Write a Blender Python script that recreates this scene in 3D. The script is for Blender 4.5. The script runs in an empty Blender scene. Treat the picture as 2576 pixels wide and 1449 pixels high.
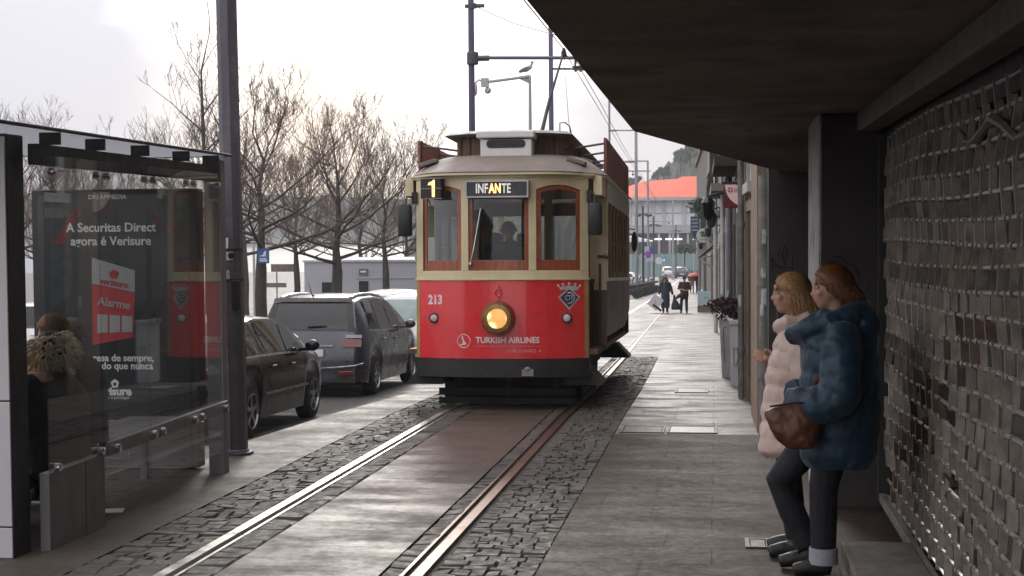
import bpy, bmesh, math, random
import numpy as np
from mathutils import Vector, Matrix, Euler
R = math.radians
PI = math.pi
SC = bpy.context.scene
COL = SC.collection
# ------------------------------------------------------------------ camera
CZ = 1.98
FPX = 3790.0                      # focal length in pixels of a 2576 px wide picture
YAW = math.atan2(512, FPX)
PIT = math.atan2(148.5, math.hypot(512, FPX))
ROLL = -.008
CAMROT = Matrix.Rotation(YAW, 3, 'Z') @ Matrix.Rotation(PI/2 - PIT, 3, 'X') @ Matrix.Rotation(ROLL, 3, 'Z')
cd = bpy.data.cameras.new('camera'); cam = bpy.data.objects.new('camera', cd); COL.objects.link(cam)
cam.location = (0, 0, CZ); cam.rotation_euler = CAMROT.to_euler()
cd.sensor_width = 36; cd.lens = 36*FPX/2576; cd.clip_start = .05; cd.clip_end = 4000
SC.camera = cam
# ------------------------------------------------------------------ light
SUN_AZ, SUN_EL = R(-9), R(22)     # behind the clouds, ahead and a little to the left
w = bpy.data.worlds.new('World'); SC.world = w; w.use_nodes = True
nt = w.node_tree; N = nt.nodes; L = nt.links; N.clear()
def wn(t, **k):
    n = N.new(t)
    for a, b in k.items(): setattr(n, a, b)
    return n
def wmath(op, a, b=None, c=None, clamp=False):
    n = wn('ShaderNodeMath', operation=op, use_clamp=clamp)
    for i, v in enumerate((a, b, c)):
        if v is None: continue
        if isinstance(v, (int, float)): n.inputs[i].default_value = v
        else: L.new(v, n.inputs[i])
    return n.outputs[0]
def wmix(f, a, b):
    n = wn('ShaderNodeMix', data_type='RGBA')
    if isinstance(f, (int, float)): n.inputs[0].default_value = f
    else: L.new(f, n.inputs[0])
    for i, v in ((6, a), (7, b)):
        if isinstance(v, tuple): n.inputs[i].default_value = v
        else: L.new(v, n.inputs[i])
    return n.outputs[2]
sky = wn('ShaderNodeTexSky', sky_type='NISHITA', sun_disc=False, sun_elevation=SUN_EL, sun_rotation=SUN_AZ)
tc = wn('ShaderNodeTexCoord')
mp = wn('ShaderNodeMapping'); mp.inputs['Scale'].default_value = (3.2, 3.2, 11); mp.inputs['Location'].default_value = (1.3, .4, 2.1)
L.new(tc.outputs['Generated'], mp.inputs[0])
nz = wn('ShaderNodeTexNoise'); nz.inputs['Scale'].default_value = 1.0; nz.inputs['Detail'].default_value = 6; nz.inputs['Roughness'].default_value = .55
nz.inputs['Distortion'].default_value = .4
L.new(mp.outputs[0], nz.inputs[0])
dt = wn('ShaderNodeVectorMath', operation='DOT_PRODUCT')
gdir = Vector((math.sin(R(-12))*math.cos(R(8)), math.cos(R(-12))*math.cos(R(8)), math.sin(R(8))))
dt.inputs[1].default_value = gdir; L.new(tc.outputs['Generated'], dt.inputs[0])
ang = wmath('ARCCOSINE', wmath('MINIMUM', dt.outputs['Value'], .99999))
glow = wmath('SUBTRACT', 1.0, wmath('DIVIDE', ang, .2), clamp=True)          # 1 at the bright break, 0 some 20 deg off
f1 = wmath('ADD', wmath('MULTIPLY', glow, 1.3), wmath('MULTIPLY', wmath('SUBTRACT', nz.outputs[0], .5), 1.3))
ramp = wn('ShaderNodeValToRGB'); L.new(f1, ramp.inputs[0])
ramp.color_ramp.elements[0].position = .16; ramp.color_ramp.elements[0].color = (3.8, 3.88, 4.5, 1)
ramp.color_ramp.elements[1].position = .52; ramp.color_ramp.elements[1].color = (10, 9.9, 9.9, 1)
e = ramp.color_ramp.elements.new(.34); e.color = (5.6, 5.6, 6.1, 1)
hd = Vector((math.sin(R(-15.3))*math.cos(R(3.6)), math.cos(R(-15.3))*math.cos(R(3.6)), math.sin(R(3.6))))
dt2 = wn('ShaderNodeVectorMath', operation='DOT_PRODUCT'); dt2.inputs[1].default_value = hd; L.new(tc.outputs['Generated'], dt2.inputs[0])
ang2 = wmath('ARCCOSINE', wmath('MINIMUM', dt2.outputs['Value'], .99999))
halo = wmath('POWER', wmath('SUBTRACT', 1.0, wmath('DIVIDE', ang2, .13), clamp=True), 1.4)
cl = wmix(halo, ramp.outputs[0], (10.5, 8.6, 7.0, 1))
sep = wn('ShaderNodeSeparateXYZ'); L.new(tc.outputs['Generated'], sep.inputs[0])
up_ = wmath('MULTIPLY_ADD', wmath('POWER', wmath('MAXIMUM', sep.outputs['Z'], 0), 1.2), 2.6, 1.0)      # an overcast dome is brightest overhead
up = wmath('MULTIPLY_ADD', wmath('MAXIMUM', wmath('MULTIPLY', sep.outputs['Y'], -1), 0), .9, up_)  # sky behind the camera brightened to light the tram front
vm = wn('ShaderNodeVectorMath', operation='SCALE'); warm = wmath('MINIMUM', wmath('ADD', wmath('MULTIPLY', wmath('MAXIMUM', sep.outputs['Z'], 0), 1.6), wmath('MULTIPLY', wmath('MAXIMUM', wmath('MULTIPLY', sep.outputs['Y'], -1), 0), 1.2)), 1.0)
tint = wmix(warm, (1, 1, 1, 1), (1.06, .985, .87, 1))      # warm tint added to the sky overhead and behind, to warm the foreground
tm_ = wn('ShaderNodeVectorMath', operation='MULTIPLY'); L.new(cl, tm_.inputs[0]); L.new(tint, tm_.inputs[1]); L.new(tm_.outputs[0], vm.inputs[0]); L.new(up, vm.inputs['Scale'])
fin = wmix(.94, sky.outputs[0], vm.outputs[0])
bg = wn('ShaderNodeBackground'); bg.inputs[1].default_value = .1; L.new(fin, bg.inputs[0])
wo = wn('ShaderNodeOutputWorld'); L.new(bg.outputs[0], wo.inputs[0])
sl = bpy.data.lights.new('sun', 'SUN'); sl.energy = .7; sl.angle = R(14); sl.color = (1, .95, .88)
so = bpy.data.objects.new('sun', sl); COL.objects.link(so)
sd = Vector((math.sin(SUN_AZ)*math.cos(SUN_EL), math.cos(SUN_AZ)*math.cos(SUN_EL), math.sin(SUN_EL)))
so.rotation_euler = sd.to_track_quat('Z', 'Y').to_euler()
vs = SC.view_settings; SC.display_settings.display_device = 'sRGB'
vs.view_transform = 'Standard'; vs.look = 'None'; vs.gamma = 1; vs.exposure = .7
try: vs.use_curve_mapping = False
except Exception: pass
SC.cycles.max_bounces = 8; SC.cycles.transparent_max_bounces = 16; SC.cycles.glossy_bounces = 4
SC.cycles.caustics_reflective = False; SC.cycles.caustics_refractive = False
# ------------------------------------------------------------------ lie of the land
ZP = [(-30, .7), (-5, .245), (8.6, 0), (17, -.15), (24, -.37), (72, -2.0), (120, -3.1), (210, -4.6), (400, -6), (1500, -6)]
def zg(y): return float(np.interp(y, [a for a, b in ZP], [b for a, b in ZP]))
def bend(y): return float(np.interp(y, [0, 22, 30, 72, 120, 200, 400], [0, 0, -.1, -.83, -1.0, -1.1, -1.1]))
def ray(u, v): return CAMROT @ Vector(((u-1288)/FPX, -(v-724.5)/FPX, -1))
def atY(u, v, Y): d = ray(u, v); return Vector((0, 0, CZ)) + d*(Y/d.y)
def atX(u, v, X): d = ray(u, v); return Vector((0, 0, CZ)) + d*(X/d.x)
def atG(u, v, off=0):
    d = ray(u, v); lo, hi = 1, 900
    for _ in range(50):
        m = (lo+hi)/2; p = d*(m/d.y)
        if p.z+CZ > zg(m)+off: lo = m
        else: hi = m
    return Vector((0, 0, CZ)) + d*(m/d.y)
# ------------------------------------------------------------------ materials
def new_mat(name):
    m = bpy.data.materials.new(name); m.use_nodes = True
    n = m.node_tree.nodes; n.clear()
    o = n.new('ShaderNodeOutputMaterial'); b = n.new('ShaderNodeBsdfPrincipled')
    m.node_tree.links.new(b.outputs[0], o.inputs[0])
    return m, n, m.node_tree.links, b, o
def mixc(n, l, f, a, b, mode='MIX'):
    x = n.new('ShaderNodeMix'); x.data_type = 'RGBA'; x.blend_type = mode
    for i, v in ((0, f), (6, a), (7, b)):
        if isinstance(v, (int, float)): x.inputs[i].default_value = v
        elif isinstance(v, (tuple, list)): x.inputs[i].default_value = (*v[:3], 1)
        else: l.new(v, x.inputs[i])
    return x.outputs[2]
def rampf(n, l, src, p0, p1, v0=0, v1=1):
    r = n.new('ShaderNodeMapRange'); r.inputs[1].default_value = p0; r.inputs[2].default_value = p1
    r.inputs[3].default_value = v0; r.inputs[4].default_value = v1; r.clamp = True
    l.new(src, r.inputs[0]); return r.outputs[0]
def noise(n, l, scale, detail=4, vec=None, stretch=None, rough=.55):
    t = n.new('ShaderNodeTexNoise'); t.inputs['Scale'].default_value = scale; t.inputs['Detail'].default_value = detail
    t.inputs['Roughness'].default_value = rough
    if vec is None:
        c = n.new('ShaderNodeTexCoord'); vec = c.outputs['Object']
    if stretch:
        mpp = n.new('ShaderNodeMapping'); mpp.inputs['Scale'].default_value = stretch; l.new(vec, mpp.inputs[0]); vec = mpp.outputs[0]
    l.new(vec, t.inputs['Vector']); return t.outputs[0]
_mc = {}
def mat(name, col, rough=.6, metal=0, var=.25, scale=6, bump=.1, bscale=60, coat=0, spec=.5, dirt=0, dirtcol=(.05, .045, .04), rvar=.1, stretch=None, emit=0, emitcol=None, sheen=0):
    if name in _mc: return _mc[name]
    m, n, l, b, o = new_mat(name)
    nn = noise(n, l, scale, 5, stretch=stretch)
    f = rampf(n, l, nn, .3, .7)
    dk = [max(0, c*(1-var)) for c in col]; lt = [min(1, c*(1+var*.6)) for c in col]
    c = mixc(n, l, f, dk, lt)
    if dirt:
        d = rampf(n, l, noise(n, l, scale*.45+1, 7, rough=.68), .5, .72, 0, dirt)
        c = mixc(n, l, d, c, dirtcol)
    l.new(c, b.inputs['Base Color'])
    rr = rampf(n, l, noise(n, l, scale*1.7, 4), .3, .7, max(.02, rough-rvar), min(1, rough+rvar)); l.new(rr, b.inputs['Roughness'])
    b.inputs['Metallic'].default_value = metal; b.inputs['Specular IOR Level'].default_value = spec
    b.inputs['Coat Weight'].default_value = coat; b.inputs['Coat Roughness'].default_value = .06
    if sheen: b.inputs['Sheen Weight'].default_value = sheen
    if emit:
        b.inputs['Emission Color'].default_value = (*(emitcol or col)[:3], 1); b.inputs['Emission Strength'].default_value = emit
    if bump:
        bp = n.new('ShaderNodeBump'); bp.inputs['Strength'].default_value = bump; bp.inputs['Distance'].default_value = .01
        l.new(noise(n, l, bscale, 5, stretch=stretch), bp.inputs['Height']); l.new(bp.outputs[0], b.inputs['Normal'])
    _mc[name] = m; return m
def glass(name, tint=(.9, .93, .92), refl=.06, edge=.75, rough=.015, dirt=.03):
    """clear pane: transparent with a glossy coat whose share follows the viewing angle, and a film of dust"""
    if name in _mc: return _mc[name]
    m, n, l, b, o = new_mat(name); n.remove(b)
    tr = n.new('ShaderNodeBsdfTransparent'); tr.inputs[0].default_value = (*tint, 1)
    gl = n.new('ShaderNodeBsdfGlossy'); gl.inputs['Roughness'].default_value = rough; gl.inputs[0].default_value = (.95, .97, 1, 1)
    lw = n.new('ShaderNodeLayerWeight'); lw.inputs[0].default_value = .35
    f = rampf(n, l, lw.outputs['Facing'], 0, 1, refl, edge)
    mx = n.new('ShaderNodeMixShader'); l.new(f, mx.inputs[0]); l.new(tr.outputs[0], mx.inputs[1]); l.new(gl.outputs[0], mx.inputs[2])
    df = n.new('ShaderNodeBsdfDiffuse'); df.inputs[0].default_value = (.6, .6, .6, 1)
    d = rampf(n, l, noise(n, l, 3, 6, rough=.7), .35, .8, dirt*.3, dirt*2)
    m2 = n.new('ShaderNodeMixShader'); l.new(d, m2.inputs[0]); l.new(mx.outputs[0], m2.inputs[1]); l.new(df.outputs[0], m2.inputs[2])
    l.new(m2.outputs[0], o.inputs[0]); _mc[name] = m; return m
def slab_mat(name, col, bw, bh, mortar=.012, off=.5, wet=.5, col2=None, rot=0, spec=.3):
    """stone flags laid in courses, damp: joints, tone per flag, wet patches that lower the roughness"""
    m, n, l, b, o = new_mat(name)
    g = n.new('ShaderNodeTexCoord'); br = n.new('ShaderNodeTexBrick')
    mpp = n.new('ShaderNodeMapping'); mpp.inputs['Rotation'].default_value = (0, 0, rot); l.new(g.outputs['Object'], mpp.inputs[0])
    wob = n.new('ShaderNodeVectorMath'); wob.operation = 'ADD'
    wn_ = n.new('ShaderNodeTexNoise'); wn_.inputs['Scale'].default_value = 2; l.new(mpp.outputs[0], wn_.inputs['Vector'])
    sc = n.new('ShaderNodeVectorMath'); sc.operation = 'SCALE'; sc.inputs['Scale'].default_value = .035; l.new(wn_.outputs['Color'], sc.inputs[0])
    l.new(mpp.outputs[0], wob.inputs[0]); l.new(sc.outputs[0], wob.inputs[1]); l.new(wob.outputs[0], br.inputs['Vector'])
    br.inputs['Scale'].default_value = 1; br.inputs['Brick Width'].default_value = bw; br.inputs['Row Height'].default_value = bh
    br.inputs['Mortar Size'].default_value = mortar; br.inputs['Mortar Smooth'].default_value = .3; br.offset = off; br.squash = .7; br.squash_frequency = 3
    c2 = col2 or [c*.78 for c in col]
    br.inputs['Color1'].default_value = (*col, 1); br.inputs['Color2'].default_value = (*c2, 1); br.inputs['Mortar'].default_value = (.03, .027, .024, 1)
    n1 = noise(n, l, .9, 6, g.outputs['Object'], rough=.65); n2 = noise(n, l, 14, 5, g.outputs['Object'], rough=.7)
    c = mixc(n, l, rampf(n, l, n1, .35, .7, 0, .75), br.outputs['Color'], [x*.45 for x in col])
    c = mixc(n, l, rampf(n, l, n2, .35, .75, 0, .45), c, [x*.55 for x in col])
    n3 = noise(n, l, 90, 3, g.outputs['Object'])
    c = mixc(n, l, rampf(n, l, n3, .45, .7, 0, .3), c, [min(1, x*1.5) for x in col])
    l.new(c, b.inputs['Base Color']); b.inputs['Specular IOR Level'].default_value = spec
    r = rampf(n, l, noise(n, l, 1.5, 5, g.outputs['Object'], stretch=(.8, 1.6, 1)), .36, .64, .62-.36*wet, .66)
    r2 = n.new('ShaderNodeMath'); r2.operation = 'ADD'; l.new(r, r2.inputs[0]); l.new(rampf(n, l, n2, .3, .7, -.07, .1), r2.inputs[1])
    l.new(r2.outputs[0], b.inputs['Roughness'])
    bp = n.new('ShaderNodeBump'); bp.inputs['Strength'].default_value = .35; bp.inputs['Distance'].default_value = .006
    h = n.new('ShaderNodeMath'); h.operation = 'MULTIPLY_ADD'; l.new(br.outputs['Fac'], h.inputs[0]); h.inputs[1].default_value = -1.2
    h2 = n.new('ShaderNodeMath'); h2.operation = 'ADD'; l.new(n2, h2.inputs[0]); l.new(n3, h2.inputs[1])
    l.new(h2.outputs[0], h.inputs[2]); l.new(h.outputs[0], bp.inputs['Height']); l.new(bp.outputs[0], b.inputs['Normal'])
    return m
# ------------------------------------------------------------------ mesh builder
class MB:
    def __init__(s): s.v = []; s.f = []; s.mi = []; s.cur = 0
    def add(s, vs, fs):
        o = len(s.v); s.v.extend([tuple(p) for p in vs]); s.f.extend([tuple(i+o for i in f) for f in fs]); s.mi.extend([s.cur]*len(fs)); return s
    def box(s, x0, x1, y0, y1, z0, z1):
        v = [(x, y, z) for z in (z0, z1) for y in (y0, y1) for x in (x0, x1)]
        return s.add(v, [(0, 2, 3, 1), (4, 5, 7, 6), (0, 1, 5, 4), (2, 6, 7, 3), (0, 4, 6, 2), (1, 3, 7, 5)])
    def obox(s, c, size, rot=(0, 0, 0)):
        m = Euler(rot).to_matrix(); c = Vector(c); hx, hy, hz = [q/2 for q in size]
        v = [c + m @ Vector((x, y, z)) for z in (-hz, hz) for y in (-hy, hy) for x in (-hx, hx)]
        return s.add(v, [(0, 2, 3, 1), (4, 5, 7, 6), (0, 1, 5, 4), (2, 6, 7, 3), (0, 4, 6, 2), (1, 3, 7, 5)])
    def tube(s, pts, r, n=8, cap=True, flat=1.0):
        pts = [Vector(p) for p in pts]; k = len(pts); rr = r if isinstance(r, (list, tuple)) else [r]*k
        vs = []; fs = []; up = None
        for i, p in enumerate(pts):
            d = (pts[min(i+1, k-1)] - pts[max(i-1, 0)]).normalized()
            if up is None: up = Vector((0, 0, 1)) if abs(d.z) < .9 else Vector((0, 1, 0))
            a = (up - d*up.dot(d))
            if a.length < 1e-5: a = d.orthogonal()
            a.normalize(); bb = d.cross(a); up = a
            for j in range(n):
                t = 2*PI*j/n; vs.append(p + (a*math.cos(t)*flat + bb*math.sin(t))*rr[i])
        for i in range(k-1):
            for j in range(n): fs.append((i*n+j, i*n+(j+1) % n, (i+1)*n+(j+1) % n, (i+1)*n+j))
        if cap: fs.append(tuple(range(n-1, -1, -1))); fs.append(tuple((k-1)*n+j for j in range(n)))
        return s.add(vs, fs)
    def loft(s, rings, cap=True):
        """rings: list of lists of points, all the same length, closed"""
        n = len(rings[0]); vs = [p for r in rings for p in r]; fs = []
        for i in range(len(rings)-1):
            for j in range(n): fs.append((i*n+j, i*n+(j+1) % n, (i+1)*n+(j+1) % n, (i+1)*n+j))
        if cap: fs.append(tuple(range(n-1, -1, -1))); fs.append(tuple((len(rings)-1)*n+j for j in range(n)))
        return s.add(vs, fs)
    def ell(s, c, rx, ry, rz, n=16, m=10, rot=(0, 0, 0)):
        mt = Euler(rot).to_matrix(); c = Vector(c); vs = [c + mt @ Vector((0, 0, -rz))]; fs = []
        for i in range(1, m):
            t = PI*i/m - PI/2
            for j in range(n):
                a = 2*PI*j/n; vs.append(c + mt @ Vector((rx*math.cos(t)*math.cos(a), ry*math.cos(t)*math.sin(a), rz*math.sin(t))))
        vs.append(c + mt @ Vector((0, 0, rz)))
        for j in range(n): fs.append((0, 1+(j+1) % n, 1+j))
        for i in range(m-2):
            for j in range(n): fs.append((1+i*n+j, 1+i*n+(j+1) % n, 1+(i+1)*n+(j+1) % n, 1+(i+1)*n+j))
        b = 1+(m-2)*n
        for j in range(n): fs.append((b+j, b+(j+1) % n, len(vs)-1))
        return s.add(vs, fs)
    def prism(s, poly, axis, a, b):
        """polygon in the plane across axis ('x': y,z; 'y': x,z; 'z': x,y) extruded from a to b"""
        mk = {'x': lambda p, t: (t, p[0], p[1]), 'y': lambda p, t: (p[0], t, p[1]), 'z': lambda p, t: (p[0], p[1], t)}[axis]
        n = len(poly); vs = [mk(p, a) for p in poly] + [mk(p, b) for p in poly]
        fs = [(j, (j+1) % n, n+(j+1) % n, n+j) for j in range(n)] + [tuple(range(n-1, -1, -1)), tuple(range(n, 2*n))]
        return s.add(vs, fs)
    def lathe(s, prof, c=(0, 0, 0), axis='z', n=24):
        """prof: (radius, along) pairs"""
        vs = []; fs = []; c = Vector(c); k = len(prof)
        for r, h in prof:
            for j in range(n):
                a = 2*PI*j/n; x, y = r*math.cos(a), r*math.sin(a)
                vs.append(c + Vector({'z': (x, y, h), 'y': (x, h, y), 'x': (h, x, y)}[axis]))
        for i in range(k-1):
            for j in range(n): fs.append((i*n+j, i*n+(j+1) % n, (i+1)*n+(j+1) % n, (i+1)*n+j))
        fs.append(tuple(range(n-1, -1, -1))); fs.append(tuple((k-1)*n+j for j in range(n)))
        return s.add(vs, fs)
    def grid(s, P):
        """P: rows of points"""
        n = len(P[0]); vs = [p for r in P for p in r]
        return s.add(vs, [(i*n+j, i*n+j+1, (i+1)*n+j+1, (i+1)*n+j) for i in range(len(P)-1) for j in range(n-1)])
    def build(s, name, m, parent=None, smooth=False, bevel=0, loc=None, rot=None, recalc=True, ang=40):
        me = bpy.data.meshes.new(name); me.from_pydata(s.v, [], s.f)
        for q in (m if isinstance(m, (list, tuple)) else [m]): me.materials.append(q)
        if isinstance(m, (list, tuple)): me.polygons.foreach_set('material_index', s.mi)
        if recalc:
            bm = bmesh.new(); bm.from_mesh(me); bmesh.ops.recalc_face_normals(bm, faces=bm.faces); bm.to_mesh(me); bm.free()
        if smooth:
            me.polygons.foreach_set('use_smooth', [True]*len(me.polygons))
            if ang < 180:
                try: me.set_sharp_from_angle(angle=R(ang))
                except Exception: pass
        o = bpy.data.objects.new(name, me); COL.objects.link(o)
        if parent: o.parent = parent
        if loc is not None: o.location = loc
        if rot is not None: o.rotation_euler = rot
        if bevel:
            b = o.modifiers.new('bevel', 'BEVEL'); b.width = bevel; b.segments = 2; b.limit_method = 'ANGLE'; b.angle_limit = R(35); b.harden_normals = False
        return o
def remesh(o, vox=.012, it=3):
    r = o.modifiers.new('remesh', 'REMESH'); r.mode = 'VOXEL'; r.voxel_size = vox; r.use_smooth_shade = True
    sm = o.modifiers.new('smooth', 'SMOOTH'); sm.factor = .5; sm.iterations = it
    return o
def tag(o, label=None, cat=None, group=None, kind=None):
    if label: o['label'] = label
    if cat: o['category'] = cat
    if group: o['group'] = group
    if kind: o['kind'] = kind
    return o
def thing(name, label, cat, loc=(0, 0, 0), rot=(0, 0, 0), group=None):
    o = bpy.data.objects.new(name, None); COL.objects.link(o); o.empty_display_size = .2
    o.location = loc; o.rotation_euler = rot
    return tag(o, label, cat, group)
def copy_tree(o, parent=None):
    c = o.copy(); COL.objects.link(c); c.parent = parent
    for ch in list(o.children): copy_tree(ch, c)
    return c
def text(body, size, m, parent, loc, rot=(PI/2, 0, 0), align='CENTER', bold=0, extr=.001, name='lettering', sx=1, spacing=1):
    cu = bpy.data.curves.new(name, 'FONT'); cu.body = body; cu.size = size; cu.align_x = align; cu.align_y = 'CENTER'
    cu.offset = bold; cu.extrude = extr; cu.space_character = spacing; cu.resolution_u = 3
    o = bpy.data.objects.new(name, cu); COL.objects.link(o); bpy.context.view_layer.update()
    me = bpy.data.meshes.new_from_object(o.evaluated_get(bpy.context.evaluated_depsgraph_get()))
    bpy.data.objects.remove(o); bpy.data.curves.remove(cu); me.materials.clear(); me.materials.append(m); me.name = name
    q = bpy.data.objects.new(name, me); COL.objects.link(q); q.parent = parent; q.location = loc; q.rotation_euler = rot; q.scale = (sx, 1, 1)
    return q
def lerp(a, b, t): return a + (b-a)*t
RND = random.Random(7)
# ================================================================== SETTING
def ribbon(name, ys, xl, xr, zo, m, skirt=.0, kind='structure', nx=1):
    b = MB(); P = []
    for y in ys:
        a, c = xl(y), xr(y); P.append([(lerp(a, c, i/nx), y, zg(y)+zo) for i in range(nx+1)])
    b.grid(P)
    if skirt:
        b.grid([[(r[0][0], r[0][1], r[0][2]), (r[0][0], r[0][1], r[0][2]-skirt)] for r in P])
        b.grid([[(r[-1][0], r[-1][1], r[-1][2]), (r[-1][0], r[-1][1], r[-1][2]-skirt)] for r in P])
        for r in (P[0], P[-1]): b.grid([[p for p in r], [(p[0], p[1], p[2]-skirt) for p in r]])
    return tag(b.build(name, m), kind=kind)
def K(x): return lambda y: x + bend(y)
YS = [-8, -4, 0, 3, 6, 8.6, 10, 12, 14, 17, 19, 21, 24, 27, 30]
YF = [30, 35, 40, 45, 50, 55, 60, 66, 72, 80, 90, 100, 110, 120, 140, 160, 180, 210]
M_asph = slab_mat('damp_cobbled_lot', (.1, .096, .092), .22, .14, .018, wet=.55)
M_slab = slab_mat('damp_track_slab', (.1, .074, .061), 2.3, .42, .007, off=.3, wet=.75, spec=.28)
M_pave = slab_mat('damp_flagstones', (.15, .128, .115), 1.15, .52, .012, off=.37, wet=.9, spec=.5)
M_pavd = slab_mat('shade_toned_flagstones', (.064, .048, .038), 1.15, .52, .013, off=.37, wet=.25, spec=.1)  # same flags, dry and dull; canopy shade also put into the darker colour
M_plat = slab_mat('damp_platform_flags', (.085, .074, .06), .95, .6, .012, off=.5, wet=.4)
M_bed = mat('joint_dirt', (.075, .065, .05), .9, var=.4)
M_far = slab_mat('far_road_slabs', (.17, .158, .15), 1.6, .6, .012, wet=.8)
# terrain, reaching the far land; river beyond the quay
b = MB(); P = []
for y in [-30, -5, 8, 17, 24, 40, 72, 120, 180, 260]: P.append([(x, y, zg(y)-.3) for x in (-150, -60, -20, -6, 0, 3, 60, 500)])
b.grid(P); b.grid([[(-60-0*y, y, zg(y)-.3) for y in (260, 261)], [(-60, 260, -9), (-60, 261, -9)]])
b.grid([[(x, 260, zg(260)-.3) for x in (-150, -60, -20, 0, 60, 500)], [(x, 260, -9) for x in (-150, -60, -20, 0, 60, 500)]])
b.grid([[(-150, y, zg(y)-.3) for y in (-30, 40, 120, 260)], [(-150, y, -9) for y in (-30, 40, 120, 260)]])
tag(b.build('ground', M_asph), kind='structure')
b = MB(); b.grid([[(x, y, zg(y)-.35) for x in (-24, 500, 900)] for y in (259.5, 320, 420, 900, 1500)])
tag(b.build('far_ground', mat('far_earth', (.1, .1, .09), .9)), kind='structure')
m, n, l, bs, o = new_mat('river_water'); bs.inputs['Base Color'].default_value = (.08, .1, .11, 1); bs.inputs['Roughness'].default_value = .22
bp = n.new('ShaderNodeBump'); bp.inputs['Strength'].default_value = .3; bp.inputs['Distance'].default_value = .3
l.new(noise(n, l, .6, 4, stretch=(.4, 1.6, 1)), bp.inputs['Height']); l.new(bp.outputs[0], bs.inputs['Normal'])
b = MB(); b.grid([[(x, y, -7.4) for x in (-2600, -800, 0, 800, 2600)] for y in (-400, 200, 900, 2600)])
tag(b.build('river', m), kind='structure')
# wooded hills: far bank, and the bluff over the orange roof
def hills(name, pts, y, depth, m, seed):
    rr = random.Random(seed); b = MB(); x0, x1 = pts[0][0], pts[-1][0]; nxx = 220
    rows = [[] for _ in range(7)]
    ph = [rr.uniform(0, 6) for _ in range(6)]
    for i in range(nxx+1):
        x = lerp(x0, x1, i/nxx); h = float(np.interp(x, [p[0] for p in pts], [p[1] for p in pts]))
        jag = sum(math.sin(x*k/(x1-x0)*40+ph[j])/k**.7 for j, k in enumerate((1, 2.3, 4.7, 9.1, 17, 31)))*.02*h + rr.uniform(-.03, .03)*h
        for k in range(7):
            t = k/6; rows[k].append((x, y+depth*t+rr.uniform(-2, 2), -8 + (h+8+jag)*math.sin(t*PI/2)**.8 + rr.uniform(-.03, .03)*h*(k > 0)))
    b.grid(rows); return tag(b.build(name, m), kind='structure')
M_hill = mat('wooded_slope', (.055, .065, .05), .95, var=.5, scale=.25, bump=0)
hills('hills', [(-1500, 26), (-420, 30), (-260, 25), (-190, 22), (-130, 15), (-60, 12), (60, 14), (300, 20)], 900, 90, M_hill, 3)
hills('bluff_terrain', [(-70, 6), (-40, 9), (-25, 10.5), (-20, 11.2), (-16, 13), (-12, 17.5), (-8, 19), (-4, 21), (0, 23), (60, 30), (120, 26)], 330, 40, mat('bluff_slope', (.05, .068, .05), .95, var=.55, scale=.5, bump=0), 5)
# left platform, track bed, setts, slabs, rails, pavement
def platL(y): return float(np.interp(y, [-8, 13.9, 14.05, 20.5, 30, 60, 107, 210], [-6.4, -6.4, -4.66, -4.16, -4.25, -5.3, -7.0, -9]))
YP = [-8, -4, 0, 4, 8.6, 11, 13.9, 14.05, 17, 20.5, 24, 27, 30] + YF[1:]
ribbon('platform_pavement', YP, platL, lambda y: -3.74+bend(y) if y < 30.5 else -4.4+bend(y), .002, M_plat, skirt=.34)
ribbon('track_bed', YS, K(-3.76), K(-1.0), -.02, M_bed)
ribbon('track_slab', YS, K(-2.86), K(-1.92), .0, M_slab, skirt=.03)
ribbon('road', YF, lambda y: -4.42+bend(y), K(-1.0), -.004, M_far)
ribbon('shade_toned_pavement', [-40, -8, -4, 0, 3, 6, 8.6, 10, 12, 14, 15.3], K(-1.02), lambda y: 1.6+bend(y), .012, M_pavd, skirt=.1)
ribbon('pavement', [15.3]+YS[9:]+YF[1:], K(-1.02), lambda y: 1.6+bend(y), .012, M_pave, skirt=.1)
# stone setts in courses
m, n, l, bs, o = new_mat('granite_setts')
gi = n.new('ShaderNodeNewGeometry'); ri = gi.outputs['Random Per Island']
c = mixc(n, l, ri, (.055, .051, .046), (.098, .09, .08))
c = mixc(n, l, rampf(n, l, noise(n, l, 30, 5), .35, .75, 0, .6), c, (.035, .033, .031))
mo = rampf(n, l, noise(n, l, 1.3, 6, rough=.7), .56, .7, 0, .7)
c = mixc(n, l, mo, c, (.055, .06, .03))
l.new(c, bs.inputs['Base Color']); l.new(rampf(n, l, noise(n, l, 12, 4), .3, .7, .5, .85), bs.inputs['Roughness']); bs.inputs['Specular IOR Level'].default_value = .3
bp = n.new('ShaderNodeBump'); bp.inputs['Strength'].default_value = .6; bp.inputs['Distance'].default_value = .008
l.new(noise(n, l, 45, 5), bp.inputs['Height']); l.new(bp.outputs[0], bs.inputs['Normal']); M_sett = m
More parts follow.
